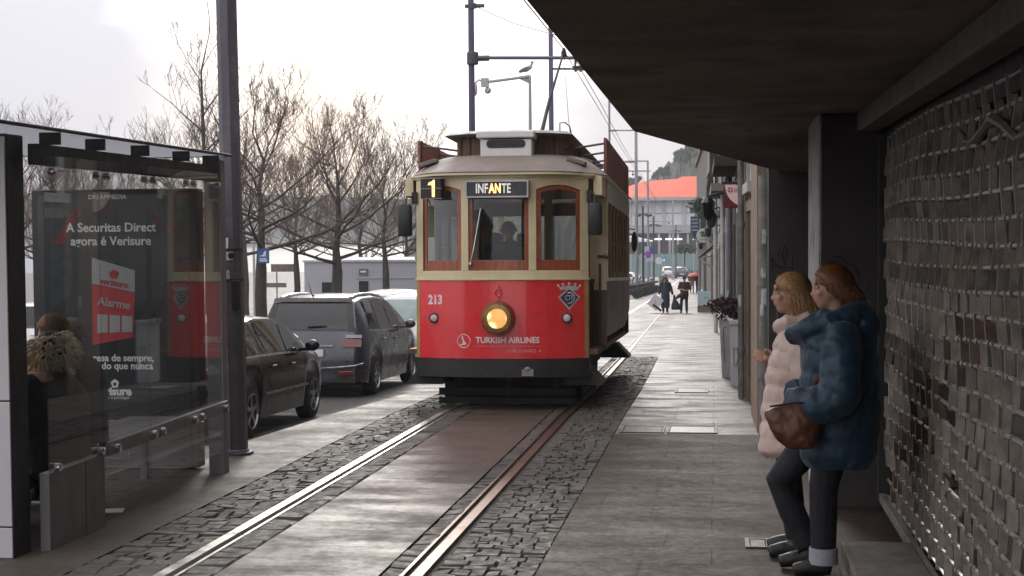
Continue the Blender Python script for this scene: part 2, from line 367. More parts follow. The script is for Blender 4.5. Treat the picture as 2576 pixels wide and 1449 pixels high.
def setts(name, xl, xr, y0, y1, ns, rl=.125):
    b = MB(); y = y0; rr = random.Random(int(-xl*100)+int(ns*10))
    while y < y1:
        ln = rl*rr.uniform(.8, 1.25); W = xr-xl; k = max(1, ns+rr.choice((-1, 0, 0, 1)) if ns > 2 else ns)
        cuts = [0]; ws = [rr.uniform(.8, 1.2) for _ in range(k)]; s = sum(ws)
        for q in ws: cuts.append(cuts[-1]+q/s*W)
        skew = rr.uniform(-.007, .007)
        for i in range(k):
            a, c = xl+cuts[i]+.0025, xl+cuts[i+1]-.0025; j = lambda q=.004: rr.uniform(-q, q)
            h = rr.uniform(-.009, .003); oy = rr.uniform(-.004, .004); tx, ty = j(.006), j(.006)
            z = zg(y)+h; B = bend(y)
            base = [(a+j(), y+.002+oy+j()-skew), (c+j(), y+.002+oy+j()+skew), (c+j(), y+ln-.002+oy+j()+skew), (a+j(), y+ln-.002+oy+j()-skew)]
            cx = (a+c)/2; cy = y+ln/2+oy; v = []
            for px, py in base: v.append((px+B, py, z-.045))
            for px, py in base: v.append((px+B, py, z-.012))
            sg = [(-1, -1), (1, -1), (1, 1), (-1, 1)]
            for (px, py), (sx, sy) in zip(base, sg): v.append((lerp(px, cx, .12)+B, lerp(py, cy, .12), z+.0+tx*sx+ty*sy))
            b.add(v, [(0, 1, 5, 4), (1, 2, 6, 5), (2, 3, 7, 6), (3, 0, 4, 7), (4, 5, 9, 8), (5, 6, 10, 9), (6, 7, 11, 10), (7, 4, 8, 11), (8, 9, 10, 11)])
        y += ln
    return tag(b.build(name, M_sett, recalc=False), kind='structure')
setts('cobbles', -3.74, -3.21, 6.5, 30, 4)
setts('cobbles', -3.07, -2.87, 6.5, 30, 1, .2)
setts('cobbles', -1.91, -1.78, 6.5, 30, 1, .17)
setts('cobbles', -1.62, -1.03, 6.5, 30, 5)
M_rail = mat('worn_rail_steel', (.7, .68, .66), .34, metal=1, var=.12, scale=3, bump=.02)
M_railr = mat('rusty_rail_steel', (.16, .105, .088), .38, metal=.7, var=.35, scale=4, bump=.03, stretch=(1, .15, 1))
M_groove = mat('rail_groove', (.012, .011, .01), .8)
def rail(label, x, inner, m):
    t = thing('tram_rail', label, 'rail', (0, 0, 0), group='grooved rails of the tram track')
    ys = [5, 7, 8.6, 10, 12, 14, 17, 19, 21, 24, 27, 30] + YF[1:]
    def strip(nm, a, c, za, zb, mm):
        b = MB(); rows = []
        for y in ys:
            q = x+bend(y); z = zg(y); rows.append([(q+a, y, z-.04), (q+a, y, z+za), (q+c, y, z+za), (q+c, y, z-.04)])
        b.grid(rows); return b.build(nm, mm, t)
    s = inner
    strip('rail_head', min(-.035*s, .035*s), max(-.035*s, .035*s), .008, 0, m)
    strip('flange_groove', min(.036*s, .078*s), max(.036*s, .078*s), -.028, 0, M_groove)
    strip('guard_lip', min(.079*s, .1*s), max(.079*s, .1*s), .004, 0, m)
    return t
rail('bright polished rail nearer the glass bus shelter, running under the tram', -3.165, 1, M_rail)
rail('rail nearer the right-hand pavement, brown with rust in the foreground', -1.695, -1, M_railr)
# metal and stone covers let into the pavement
M_gran = mat('pale_granite', (.4, .38, .36), .35, var=.2, scale=9, bump=.15)
M_iron = mat('cast_iron', (.09, .085, .08), .45, metal=.6, var=.3, scale=20, bump=.5, bscale=90)
def cover(label, x0, x1, y0, y1, m, rim=True):
    t = thing('access_cover', label, 'cover', ((x0+x1)/2, (y0+y1)/2, zg((y0+y1)/2)+.012), rot=(math.atan2(zg(y1)-zg(y0), y1-y0), 0, 0)); hx, hy = (x1-x0)/2, (y1-y0)/2
    MB().box(-hx+.035, hx-.035, -hy+.035, hy-.035, -.02, .008).build('lid', m, t, bevel=.003)
    b = MB()
    for q in ((-hx, -hx+.03, -hy, hy), (hx-.03, hx, -hy, hy), (-hx+.03, hx-.03, -hy, -hy+.03), (-hx+.03, hx-.03, hy-.03, hy)): b.box(*q, -.02, .012)
    b.build('frame', M_iron, t, bevel=.002)
    return t
cover('long pale stone access cover across the pavement, beside the kerb', -.5, .02, 15.35, 15.95, M_gran)
cover('dark grey access cover flush in the pavement, touching the sett edging', -.98, -.52, 15.35, 15.95, M_iron)
cover('pale drain cover farther up the pavement, left of the white planters', -.55, -.1, 20.4, 21.2, M_gran)
cover('small dark square cover in the flagstones near the women\'s shoes', .18, .34, 9.35, 9.65, M_iron)
# ================================================================== OVERHANGING BUILDING
M_conc = mat('stained_dark_concrete', (.27, .235, .205), .9, var=.4, scale=1.3, bump=1, bscale=55, dirt=.75, dirtcol=(.035, .03, .026))
M_dwall = mat('dark_wall', (.055, .05, .047), .8, var=.35, scale=2, bump=.3, dirt=.4)  # very dark base tone for pier, end wall and recess
M_plaster = mat('old_plaster', (.3, .28, .25), .8, var=.25, scale=1.2, bump=.3, dirt=.4)
M_glassd = mat('dark_window', (.02, .022, .025), .08, var=.2, bump=0, rvar=.02)
ob = thing('overhanging_building', 'dark concrete building whose underside roofs the pavement above the two women', 'building', (0, 0, 0))
FC = -.63
b = MB()
b.prism([(FC, -12), (1.9, -12), (1.9, 12.0), (.98, 11.8), (FC-.04, 12.6)], 'z', 2.79, 3.2)
# tapering end of the soffit, dipping towards the house wall
A = (FC-.04, 12.602, 2.79); Bq = (.98, 11.802, 2.79); Cq = (1.9, 12.002, 2.79); D = (.76, 14.7, 2.47); E = (1.9, 14.7, 2.45)
top = [(p[0], p[1], 3.2) for p in (A, Bq, Cq, E, D)]
b.add([A, Bq, Cq, E, D]+top, [(0, 1, 4), (1, 2, 3, 4), (5, 6, 7, 8, 9), (0, 4, 9, 5), (4, 3, 8, 9), (3, 2, 7, 8)])
b.build('soffit', M_conc, ob)
b = MB(); b.box(FC+.004, 8, -12, 12.55, 3.203, 13); b.build('upper_wall', mat('dark_render_wall', (.1, .095, .088), .85, var=.3, scale=1, bump=.3, dirt=.4), ob)
for k in range(5):
    for f in range(3):
        y0 = -6.3+k*3.8; z0 = 4.2+f*2.9
        wd = MB().box(FC-.05, FC+.02, y0, y0+1.3, z0, z0+1.9).build('window', M_glassd, ob)
        q = MB()
        for s in ((y0-.1, y0, z0-.1, z0+2), (y0+1.3, y0+1.4, z0-.1, z0+2), (y0, y0+1.3, z0-.1, z0), (y0, y0+1.3, z0+1.9, z0+2), (y0+.62, y0+.68, z0, z0+1.9)): q.box(FC-.09, FC+.03, *s)
        q.build('frame', M_plaster, wd)
MB().box(1.0, 1.16, 3.5, 10.997, 2.655, 2.787).build('lintel_beam', mat('grey_concrete_beam', (.17, .16, .15), .8, var=.25, bump=.3), ob, bevel=.012)
b = MB(); b.box(.755, 1.6, 11.0, 12.25, -.3, 2.786); b.build('pier', M_dwall, ob, bevel=.01)
b = MB(); b.box(.737, .753, 11.0, 12.25, -.3, 2.786); b.build('pier_lit_face', mat('skylit_pier_tone', (.42, .41, .4), .7, var=.3, scale=5, bump=.4, dirt=.75, dirtcol=(.06, .055, .05)), ob)  # pale street side: skylight put into the colour, dark patches at random
MB().box(.5, 1.9, 14.45, 14.72, -.4, 2.9).build('end_wall', M_dwall, ob)
MB().box(1.62, 1.9, 12.25, 14.45, -.4, 2.9).build('recess_wall', M_dwall, ob)
MB().box(1.7, 1.9, -12, 11.0, -.1, 2.786).build('inner_wall', mat('black_interior', (.03, .028, .026), .9, bump=.2), ob)
b = MB(); b.box(.74, 1.155, 3, 9.15, -.2, .1); b.build('plinth_step', mat('worn_stone_step', (.13, .115, .1), .85, var=.3, bump=.5, dirt=.4), ob, bevel=.012)
# graffiti strokes scratched on the end wall and the pier
M_tag = mat('graffiti_grey', (.22, .22, .22), .7, bump=0); M_tagd = mat('graffiti_black', (.015, .015, .015), .5, bump=0)
def scribble(seed, c, w, h, mm, parent, axis='y', r=.006, n=3):
    rr = random.Random(seed); b = MB()
    for s in range(n):
        x = rr.uniform(-w, w)*.5; z = rr.uniform(-h, h)*.5; pts = []; a = rr.uniform(0, 6)
        for i in range(16):
            a += rr.uniform(-.2, 1.0); x += math.cos(a)*w*.12; z += math.sin(a)*h*.12
            x = max(-w/2, min(w/2, x)); z = max(-h/2, min(h/2, z))
            pts.append((c[0]+x, c[1], c[2]+z) if axis == 'y' else (c[0], c[1]+x, c[2]+z))
        b.tube(pts, r, 4)
    return b.build('graffiti', mm, parent)
scribble(4, (.62, 14.449, 1.75), .2, .3, M_tagd, ob, r=.005); scribble(9, (.66, 14.449, 1.15), .16, .75, M_tag, ob, r=.004)
scribble(12, (.95, 10.998, 1.62), .26, .3, M_tagd, ob, r=.004); scribble(17, (1.06, 10.998, 1.2), .12, .5, M_tag, ob, r=.003, n=1)
# ------------------------------------------------------------------ battered lattice shutter
sh = thing('lattice_shutter', 'battered grey lattice roller shutter closing the dark shopfront beside the women', 'shutter', (1.2, 7, 0))
M_sh = mat('dull_galvanised_strip', (.225, .195, .16), .7, metal=.1, var=.45, scale=9, bump=.2, dirt=.6, dirtcol=(.06, .04, .03))
M_rod = mat('bright_rod', (.5, .48, .45), .4, metal=.5, var=.2, bump=.05)
M_wire = mat('strip_edge_wire', (.35, .335, .31), .45, metal=.5, var=.2, bump=0)
M_back = mat('grimy_backing_board', (.13, .12, .108), .85, var=.6, scale=1.8, bump=.4, dirt=.95, dirtcol=(.03, .025, .02))
rr = random.Random(21)
def shz(r, y):      # rod height: lower rods sag in the middle and the torn band pulls them about
    z = .12 + r*.118
    return z + .015*math.sin(y*.9+r*.25) + .004*math.sin(y*2.3+r) - (.03*math.exp(-((y-7.5-(r-8)*.35)/.8)**2)*(r < 12)) + .03*math.sin(y*.8)*(r > 14)
def shx(r, y): return 0 + .007*math.sin(y*1.3+r*.6) - .016*math.exp(-((y-8.2-(r-8)*.4)/.7)**2)*(r < 13) + .003*math.sin(y*4+r*1.3)
b = MB(); bl = MB(); bw = MB(); NR = 22; yy = [4.2+.19*i for i in range(36)]
for r in range(NR):
    b.tube([(shx(r, y), y-7, shz(r, y)+zg(y)) for y in yy], .011, 6)
b.build('rods', M_rod, sh, smooth=True)
M_shr = mat('rusty_strip', (.085, .05, .034), .7, metal=.3, var=.5, scale=9, bump=.3, dirt=.5)
bl.cur = 0
for r in range(NR-1):
    y = 4.0 + (.135 if r % 2 else 0)
    while y < 10.72:
        y += .27*rr.uniform(.95, 1.05)
        band = abs(y-8.6+(r-7)*.33)
        if rr.random() < .03 or (band < .25 and r < 11 and rr.random() < .35): continue
        tl = .13*math.sin(r*1.25+.5)*(.5+.5*math.sin(y*.5+r*.2)) + rr.uniform(-.015, .015)
        z0, z1 = shz(r, y)+zg(y)-.012, shz(r+1, y+tl)+zg(y)+.012
        wd = .05*rr.uniform(.75, 1.25); a = -.72+rr.uniform(-.3, .3)
        dx, dy = wd*math.cos(a), wd*math.sin(a); x0, x1 = shx(r, y)-.018, shx(r+1, y+tl)-.018
        v = [(x0, y-7, z0), (x0+dx, y-7+dy, z0), (x1+dx, y+tl-7+dy, z1), (x1, y+tl-7, z1)]; nx, ny = math.sin(a)*.0015, -math.cos(a)*.0015
        bl.cur = 1 if (band < .5 and r < 12 and rr.random() < .7) else 0
        bl.add([(p[0]-nx, p[1]-ny, p[2]) for p in v]+[(p[0]+nx, p[1]+ny, p[2]) for p in v], [(0, 1, 2, 3), (7, 6, 5, 4), (0, 4, 5, 1), (1, 5, 6, 2), (2, 6, 7, 3), (3, 7, 4, 0)])
        if rr.random() < .85: bw.tube([v[0], v[3]], .0034, 5)
        b2_ = .017; bw.tube([(shx(r, y)+b2_*math.cos(t_), y-7, shz(r, y)+zg(y)+b2_*math.sin(t_)) for t_ in [PI*.5+PI*k/4 for k in range(5)]], .005, 4)
bl.build('strip_links', [M_sh, M_shr], sh); bw.build('link_edges', M_wire, sh)
b = MB(); rows = []
for i in range(30):
    y = 4.1+i*.235; rows.append([(.1+.03*math.sin(y*2+k)+.02*rr.random(), y-7, zg(y)+.02+k*.26) for k in range(11)])
b.grid(rows); b.build('backing_board', M_back, sh, smooth=True)
b = MB()
for s in range(7):     # torn cardboard and rag caught in the links
    y = 9.6-s*.42+rr.uniform(-.1, .1); z = zg(y)+1.15-s*.12+rr.uniform(-.06, .06)
    b.tube([(.015+rr.uniform(-.01, .01), y-7+i*.06*rr.uniform(.6, 1.4), z+i*.05*rr.uniform(-1, .4)) for i in range(5)], [.012+rr.random()*.03 for _ in range(5)], 5, flat=.3)
b.build('torn_cardboard', mat('brown_cardboard', (.1, .062, .04), .9, var=.5, bump=.3), sh)
b = MB(); b.tube([(-.02, 5.2+i*.24-7, zg(6)+2.28+.05*math.sin(i*1.3)+.01*i) for i in range(11)], [.012, .03, .02, .034, .022, .03, .04, .02, .03, .02, .01], 6, flat=.5)
b.build('torn_paper', mat('grey_paper', (.32, .3, .28), .9, var=.4, bump=.3), sh)
b = MB(); b.box(-.05, .0, 4-7, 10.96-7, .02, .085); b.build('bottom_rail', mat('grey_channel', (.24, .23, .22), .6, metal=.3, var=.3, bump=.2), sh, bevel=.006)
b = MB(); b.box(-.06, .06, 10.9-7, 10.985-7, .0, 2.64); b.build('side_guide', mat('dark_channel', (.05, .048, .046), .6, metal=.3), sh, bevel=.006)
b = MB(); b.box(.0, .2, 3.6-7, 10.9-7, 2.52, 2.78); b.build('roller_housing', mat('black_housing', (.03, .03, .03), .7), sh)
# round downpipe at the corner of the recess
dp = thing('downpipe', 'thick grey downpipe with torn stickers, at the corner left of the dark recess', 'pipe', (.49, 15.3, zg(15.3)))
M_pipe = mat('weathered_grey_pipe', (.2, .195, .185), .6, var=.35, scale=7, bump=.25, dirt=.7, dirtcol=(.05, .045, .04))
b = MB(); b.tube([(0, 0, 0), (0, 0, 2.62)], .062, 16); b.build('pipe', M_pipe, dp, smooth=True)
for z in (.62, 1.55): b = MB(); b.lathe([(.062, z-.04), (.07, z-.04), (.07, z+.04), (.062, z+.04)], n=16); b.build('collar', M_pipe, dp, smooth=True)
M_stick = mat('torn_sticker', (.55, .55, .54), .6, var=.35, scale=14, bump=.1, dirt=.5)
for a0, z, h, wd in ((-105, 1.6, .09, .8), (-100, 1.33, .16, .9), (-120, 1.22, .12, .6), (-95, 2.02, .06, .7), (-100, 1.94, .08, .6)):
    b = MB(); b.grid([[(.064*math.cos(R(a0)+wd*(j/6-.5)), .064*math.sin(R(a0)+wd*(j/6-.5)), z+q*h+.012*math.sin(j*2.1+q*3)) for j in range(7)] for q in (0, .5, 1)]); b.build('sticker', M_stick, dp)
# ================================================================== TRAM
TX, TY = -2.545, 17.6
tram = thing('tram', 'vintage red and cream tram number 213 coming down the track with its round headlamp lit', 'tram', (TX, TY, zg(TY)), rot=(-.0314, 0, R(.25)))
M_red = mat('tram_red', (.74, .033, .04), .3, var=.06, scale=3, bump=.02, coat=.6, dirt=.08, dirtcol=(.2, .03, .03))
M_cream = mat('tram_cream', (.68, .595, .37), .4, var=.08, scale=4, bump=.03, coat=.25, dirt=.22, dirtcol=(.25, .2, .11))
M_wood = mat('tram_varnished_wood', (.3, .08, .028), .35, var=.35, scale=5, bump=.08, stretch=(6, 6, 1), coat=.4)
M_woodd = mat('tram_clerestory_wood', (.13, .06, .03), .55, var=.3, scale=5, bump=.1, stretch=(6, 6, 1), dirt=.3)
M_roof = mat('tram_roof_canvas', (.2, .17, .148), .65, var=.2, scale=2.5, bump=.2, dirt=.35, dirtcol=(.12, .11, .11))
M_black = mat('tram_black_iron', (.018, .017, .016), .55, var=.4, scale=9, bump=.2, dirt=.3, dirtcol=(.07, .06, .05))
M_under = mat('tram_underside', (.008, .008, .008), .8, bump=.1)
M_tglass = glass('tram_glass', (.46, .49, .48), .035, .7, dirt=.004)
M_brass = mat('aged_brass', (.33, .23, .1), .38, metal=.85, var=.3, scale=12, bump=.1, dirt=.3)
M_chrome = mat('bright_metal', (.6, .6, .6), .22, metal=1, var=.1, bump=0)
M_white = mat('white_paint', (.75, .75, .74), .5, var=.08, bump=.05, dirt=.15, dirtcol=(.4, .38, .33))
M_lett = mat('white_lettering', (.8, .78, .77), .5, var=.05, bump=0)
M_blk = mat('matt_black', (.012, .012, .012), .5, bump=.05)
def yf(x): return .30*min(1.3, abs(x)/1.02)**2.6
XS = [-1.02+2.04*i/32 for i in range(33)]
def fgrid(xs, zs, off, flare=0):
    return [[(x, yf(x)-off - flare*max(0, (1-z)), z) for x in xs] for z in zs]
def slabf(b, xs, z0, z1, off, th, zt=None, zb=None):
    """panel following the curved front, with thickness; zt/zb let the top or bottom edge vary"""
    vs = []
    for x in xs:
        a = zb(x) if zb else z0; c = zt(x) if zt else z1
        vs.append([(x, yf(x)-off, a), (x, yf(x)-off, c), (x, yf(x)-off+th, c), (x, yf(x)-off+th, a)])
    b.loft(vs)
def xr(a, c, n=8): return [lerp(a, c, i/n) for i in range(n+1)]
# apron
b = MB(); slabf(b, xr(-1.0, 1.0, 30), .62, 1.545, .012, .03); ap = b.build('apron', M_red, tram, smooth=True)
b = MB()
for s in (-1, 1): slabf(b, sorted([s*1.0, s*1.045]), .62, 1.545, .016, .05)
b.build('apron_edge', mat('ochre_edge', (.42, .27, .1), .5, var=.2, dirt=.3), tram)
# cream front: sill, posts, arched header
b = MB()
slabf(b, xr(-1.06, 1.06, 24), 1.55, 1.575, .03, .05); slabf(b, xr(-1.045, 1.045, 24), 1.575, 1.665, .012, .04)
for a, c in ((-1.045, -.95), (-.45, -.36), (.36, .45), (.95, 1.045)): slabf(b, xr(a, c, 3), 1.665, 2.62, .014, .05)
def arch(x):
    ax = abs(x)
    if .45 < ax < .95: return 2.62 + .06*(1-((ax-.70)/.25)**2)
    return 2.62
slabf(b, xr(-1.045, 1.045, 42), 2.62, 2.79, .013, .05, zb=arch)
slabf(b, xr(-1.12, 1.12, 24), 2.79, 2.815, .06, .1); slabf(b, xr(-1.1, 1.1, 24), 2.765, 2.79, .035, .06)
b.build('front_frame', M_cream, tram, bevel=.004)
# three front windows: brown sash, pane
for nm, a, c in (('l', -.95, -.45), ('c', -.36, .36), ('r', .45, .95)):
    b = MB(); rs = .052
    slabf(b, xr(a, a+rs, 2), 1.665, 2.66, -.01, .03); slabf(b, xr(c-rs, c, 2), 1.665, 2.66, -.01, .03)
    slabf(b, xr(a+rs, c-rs, 8), 1.665, 1.79, -.01, .03)
    slabf(b, xr(a+rs, c-rs, 8), 2.57, 2.67, -.01, .03, zb=lambda x: arch(x)-.055)
    wn_ = b.build('front_window', M_wood, tram, bevel=.004)
    b = MB(); b.grid(fgrid(xr(a+rs, c-rs, 10), [1.785, 2.1, 2.4, 2.64], -.022)); b.build('pane', M_tglass, wn_, smooth=True)
b = MB(); b.tube([(-.335, yf(.33)-.03, 1.76), (-.29, yf(.3)-.05, 1.9), (-.2, -.045, 2.4)], [.006, .012, .011], 6); b.tube([(-.335, yf(.33), 1.75), (-.335, yf(.33)-.06, 1.75)], .018, 8)
b.build('wiper', M_chrome, tram)
# destination and route boards
def ctext(body, size, m, parent, x, z, off, bold=0, sx=1, name='lettering', align='CENTER', flat=None, spacing=1):
    o = text(body, size, m, None, (0, 0, 0), (0, 0, 0), align, bold, .0015, name, 1, spacing); me = o.data; bpy.data.objects.remove(o)
    for v in me.vertices:
        X, Z, d = v.co.x*sx+x, v.co.y+z, v.co.z
        v.co = (X, (yf(X) if flat is None else flat)-off-d, Z)
    q = bpy.data.objects.new(name, me); COL.objects.link(q); q.parent = parent
    if not me.materials: me.materials.append(m)
    return q
sb = MB().box(-.375, .375, -.11, .02, 2.525, 2.725).build('destination_board', mat('board_grey_frame', (.2, .2, .2), .5), tram, bevel=.006)
MB().box(-.36, .36, -.114, -.109, 2.54, 2.71).build('board_face', mat('board_dark_face', (.03, .032, .036), .35, var=.3, bump=.02), sb)
b = MB()
for q in ((-.375, .375, 2.708, 2.727), (-.375, .375, 2.523, 2.542), (-.375, -.357, 2.542, 2.708), (.357, .375, 2.542, 2.708)): b.box(q[0], q[1], -.125, -.108, q[2], q[3])
b.build('board_rim', mat('pale_rim', (.45, .45, .46), .4, metal=.4), sb)
M_ltW = mat('board_white_letters', (.8, .78, .76), .5, bump=0, emit=.25); M_ltO = mat('board_lit_letters', (1, .45, .16), .5, bump=0, emit=2.2, emitcol=(1, .42, .13))
ctext('INF', .155, M_ltW, sb, -.253, 2.627, .1155, .004, .62, align='LEFT', flat=0, spacing=1.05)
ctext('AN', .155, M_ltO, sb, -.092, 2.627, .1155, .004, .62, align='LEFT', flat=0, spacing=1.05)
ctext('TE', .155, M_ltW, sb, .058, 2.627, .1155, .004, .62, align='LEFT', flat=0, spacing=1.05)
rb = MB().obox((-.80, .06, 2.645), (.27, .1, .235), (0, 0, R(-16))).build('route_board', M_blk, tram, bevel=.006)
b = MB()
for dz in (-.12, .0, .12): b.obox((-.80+.0, .004, 2.645+dz), (.27, .012, .008), (0, 0, R(-16)))
b.build('board_rim', mat('grey_rim', (.3, .3, .3), .5), rb)
b = MB(); c_, s__ = math.cos(R(-16)), math.sin(R(-16)); one = [(-.055, .04), (-.045, .07), (.0, .085), (.02, .105), (.035, .1), (.035, -.1), (.0, -.1), (-.002, .04), (-.03, .045)]
b.add([(-.795+x*c_, .003+x*s__, 2.645+z) for x, z in one], [tuple(range(9))]); b.build('lettering', M_ltO, rb)
# roof: hood, clerestory, boards, vent, trolley
LT = 7.6
def loop(hx, y0, bul, z, n=20, p=2.4):
    pts = []
    for i in range(n+1): x = lerp(-hx, hx, i/n); pts.append((x, y0+bul*(abs(x)/hx)**p, z))
    for i in range(1, 6): pts.append((hx, lerp(y0+bul, LT-y0-bul, i/6), z))
    for i in range(n+1): x = lerp(hx, -hx, i/n); pts.append((x, LT-y0-bul*(abs(x)/hx)**p, z))
    for i in range(1, 6): pts.append((-hx, lerp(LT-y0-bul, y0+bul, i/6), z))
    return pts
rings = [loop(1.235, -.07, 1.0, 2.80, p=5), loop(1.245, -.08, 1.0, 2.835, p=5)]
for i in range(1, 9):
    t = i/8; rings.append(loop(lerp(1.24, .70, t), lerp(-.07, .86, t**.9), lerp(1.0, .22, t), 2.835+.27*math.sin(t*PI/2)**.9, p=lerp(5, 2.4, t)))
b = MB(); b.loft(rings); roof = b.build('roof', M_roof, tram, smooth=True, ang=60)
b = MB(); b.loft([loop(1.255, -.09, 1.0, 2.795, p=5), loop(1.255, -.09, 1.0, 2.818, p=5)]); b.build('gutter', M_cream, roof)
b = MB(); b.loft([loop(.67, .88, .2, 3.0), loop(.67, .88, .2, 3.34)]); cl = b.build('clerestory', M_woodd, tram)
b = MB(); b.loft([loop(.78, .66, .3, 3.335), loop(.8, .63, .3, 3.355), loop(.72, .74, .3, 3.40), loop(.5, 1.1, .3, 3.425), loop(.2, 1.6, .1, 3.435)]); b.build('clerestory_roof', mat('tram_upper_roof', (.13, .125, .14), .6, var=.2, scale=3, bump=.2, dirt=.3), tram, smooth=True, ang=50)
b = MB()
for x in (-.62, -.5, .36, .48, .6): b.box(x-.012, x+.012, .87+.2*(abs(x)/.67)**2.4-.015, .9+.2*(abs(x)/.67)**2.4, 3.05, 3.34)
for k in range(9):
    for s in (-1, 1): b.box(s*.665-.01*(s < 0), s*.665+.01*(s > 0)+.001, 1.4+k*.62, 1.45+k*.62, 3.06, 3.33)
b.build('glazing_bars', M_woodd, cl)
vb = MB().box(-.295, .335, .56, .88, 3.055, 3.27).build('vent_box', M_white, tram, bevel=.012)
MB().box(-.34, .37, .52, .9, 3.285, 3.37).build('vent_lid', M_white, vb, bevel=.015)
b = MB(); pr = []
for i in range(9): a = PI/2+PI*i/8; pr.append((-.17+.05*math.cos(a), 3.215+.05*math.sin(a)))
for i in range(9): a = -PI/2+PI*i/8; pr.append((.21+.05*math.cos(a), 3.215+.05*math.sin(a)))
b.prism(pr, 'y', .553, .562); b.build('vent_grille', M_blk, vb)
b = MB()
for k in range(5): b.box(-.2, .24, .549, .5535, 3.175+k*.018, 3.179+k*.018)
b.build('grille_bars', mat('dark_mesh', (.07, .07, .07), .5), vb)
MB().box(-.29, .33, .62, .9, 2.99, 3.05).build('vent_base', M_blk, vb)
M_bord = mat('roof_board_rust', (.3, .085, .05), .6, var=.25, scale=2, bump=.1, stretch=(1, 1, .4), dirt=.3)
for s in (-1, 1):
    b = MB(); b.box(s*1.19-.012, s*1.19+.012, 1.25, 6.5, 2.86, 3.33); rbd = b.build('advert_board', M_bord, tram)
    b = MB()
    for k in range(5):
        y = 1.35+k*1.25
        b.tube([(s*1.18, y, 3.27), (s*.66, y+.05, 3.2)], .014, 6); b.tube([(s*1.18, y, 3.0), (s*.8, y, 3.0)], .012, 6); b.tube([(s*1.17, y, 2.86), (s*1.17, y, 3.34)], .012, 6)
    b.build('board_struts', mat('strut_iron', (.1, .09, .09), .6), rbd)
b = MB(); b.box(-.12, .12, 4.0, 4.7, 3.42, 3.5); b.tube([(0, 4.3, 3.5), (.06, 5.3, 4.3), (.16, 6.6, 5.22)], [.035, .024, .016], 8); tp = b.build('trolley_pole', M_black, tram)
b = MB(); b.lathe([(.02, -.03), (.045, -.02), (.045, .02), (.02, .03)], (.16, 6.6, 5.24), 'x', 12); b.box(.12, .2, 6.54, 6.66, 5.14, 5.22); b.build('trolley_head', M_black, tp)
b = MB(); b.tube([(.16, 6.6, 5.15), (.2, 6.9, 4.2), (.26, 7.3, 3.3)], .004, 4); b.build('trolley_rope', M_black, tp)
b = MB(); b.tube([(.62, 1.2, 3.4), (.62, 1.2, 3.52), (.68, 1.22, 3.53), (.74, 1.24, 3.48), (.76, 1.24, 3.38)], .008, 6); b.build('roof_hook', M_black, tram)
b = MB()
for x in (-.95, .88): b.obox((x, .62, 2.99), (.24, .2, .05), (0, R(16 if x > 0 else -16), 0))
b.obox((.95, 1.6, 3.02), (.16, .8, .1), (0, R(20), 0)); b.build('roof_hatch', M_roof, roof, bevel=.01)
# bodyside
M_panel = mat('tram_side_panel', (.26, .15, .125), .45, var=.15, scale=3, bump=.03, coat=.0)
for s in (-1, 1):
    b = MB(); prof = [(1.215, 1.53), (1.22, 1.3), (1.215, 1.1), (1.19, .95), (1.14, .80)]
    b.grid([[(s*x, y, z) for x, z in prof] for y in (1.2, 2.4, 3.9, 5.2, 6.4)]); b.grid([[(s*(x-.03), y, z) for x, z in prof] for y in (1.2, 6.4)])
    for y in (1.2, 6.4): b.grid([[(s*x, y, z) for x, z in prof], [(s*(x-.03), y, z) for x, z in prof]])
    sp = b.build('side_panel', M_panel, tram, smooth=True)
    b = MB()
    for y in (2.9, 4.55):
        for (xa, za), (xb, zb) in zip(prof[:-1], prof[1:]): b.add([(s*(xa+.004), y, za), (s*(xa+.004), y+.045, za), (s*(xb+.004), y+.045, zb), (s*(xb+.004), y, zb)], [(0, 1, 2, 3)])
    b.build('panel_joint', M_blk, sp)
    b = MB(); b.box(min(s*1.17, s*1.225), max(s*1.17, s*1.225), 1.2, 6.4, 1.532, 1.575); b.box(min(s*1.17, s*1.215), max(s*1.17, s*1.215), 1.2, 6.4, 2.53, 2.8)
    for y in (1.2, 6.33): b.box(min(s*1.16, s*1.218), max(s*1.16, s*1.218), y, y+.07, 1.575, 2.53)
    b.build('side_frame', M_cream, tram)
    b = MB()
    for k in range(1, 7): y = 1.2+k*5.2/7; b.box(min(s*1.16, s*1.212), max(s*1.16, s*1.212), y-.045, y+.045, 1.577, 2.528)
    b.build('window_pillars', mat('pillar_cream', (.4, .33, .2), .5, var=.2, dirt=.4), tram)
    for k in range(7):
        y0 = 1.2+k*5.2/7+.047; y1 = 1.2+(k+1)*5.2/7-.047; b = MB()
        for q in ((y0, y0+.04, 1.58, 2.525), (y1-.04, y1, 1.58, 2.525), (y0+.04, y1-.04, 1.58, 1.64), (y0+.04, y1-.04, 2.45, 2.525), (y0+.04, y1-.04, 2.02, 2.05)): b.box(min(s*1.165, s*1.19), max(s*1.165, s*1.19), *q)
        sw = b.build('side_window', M_wood, tram)
        MB().box(min(s*1.174, s*1.18), max(s*1.174, s*1.18), y0+.03, y1-.03, 1.62, 2.46).build('pane', M_tglass, sw)
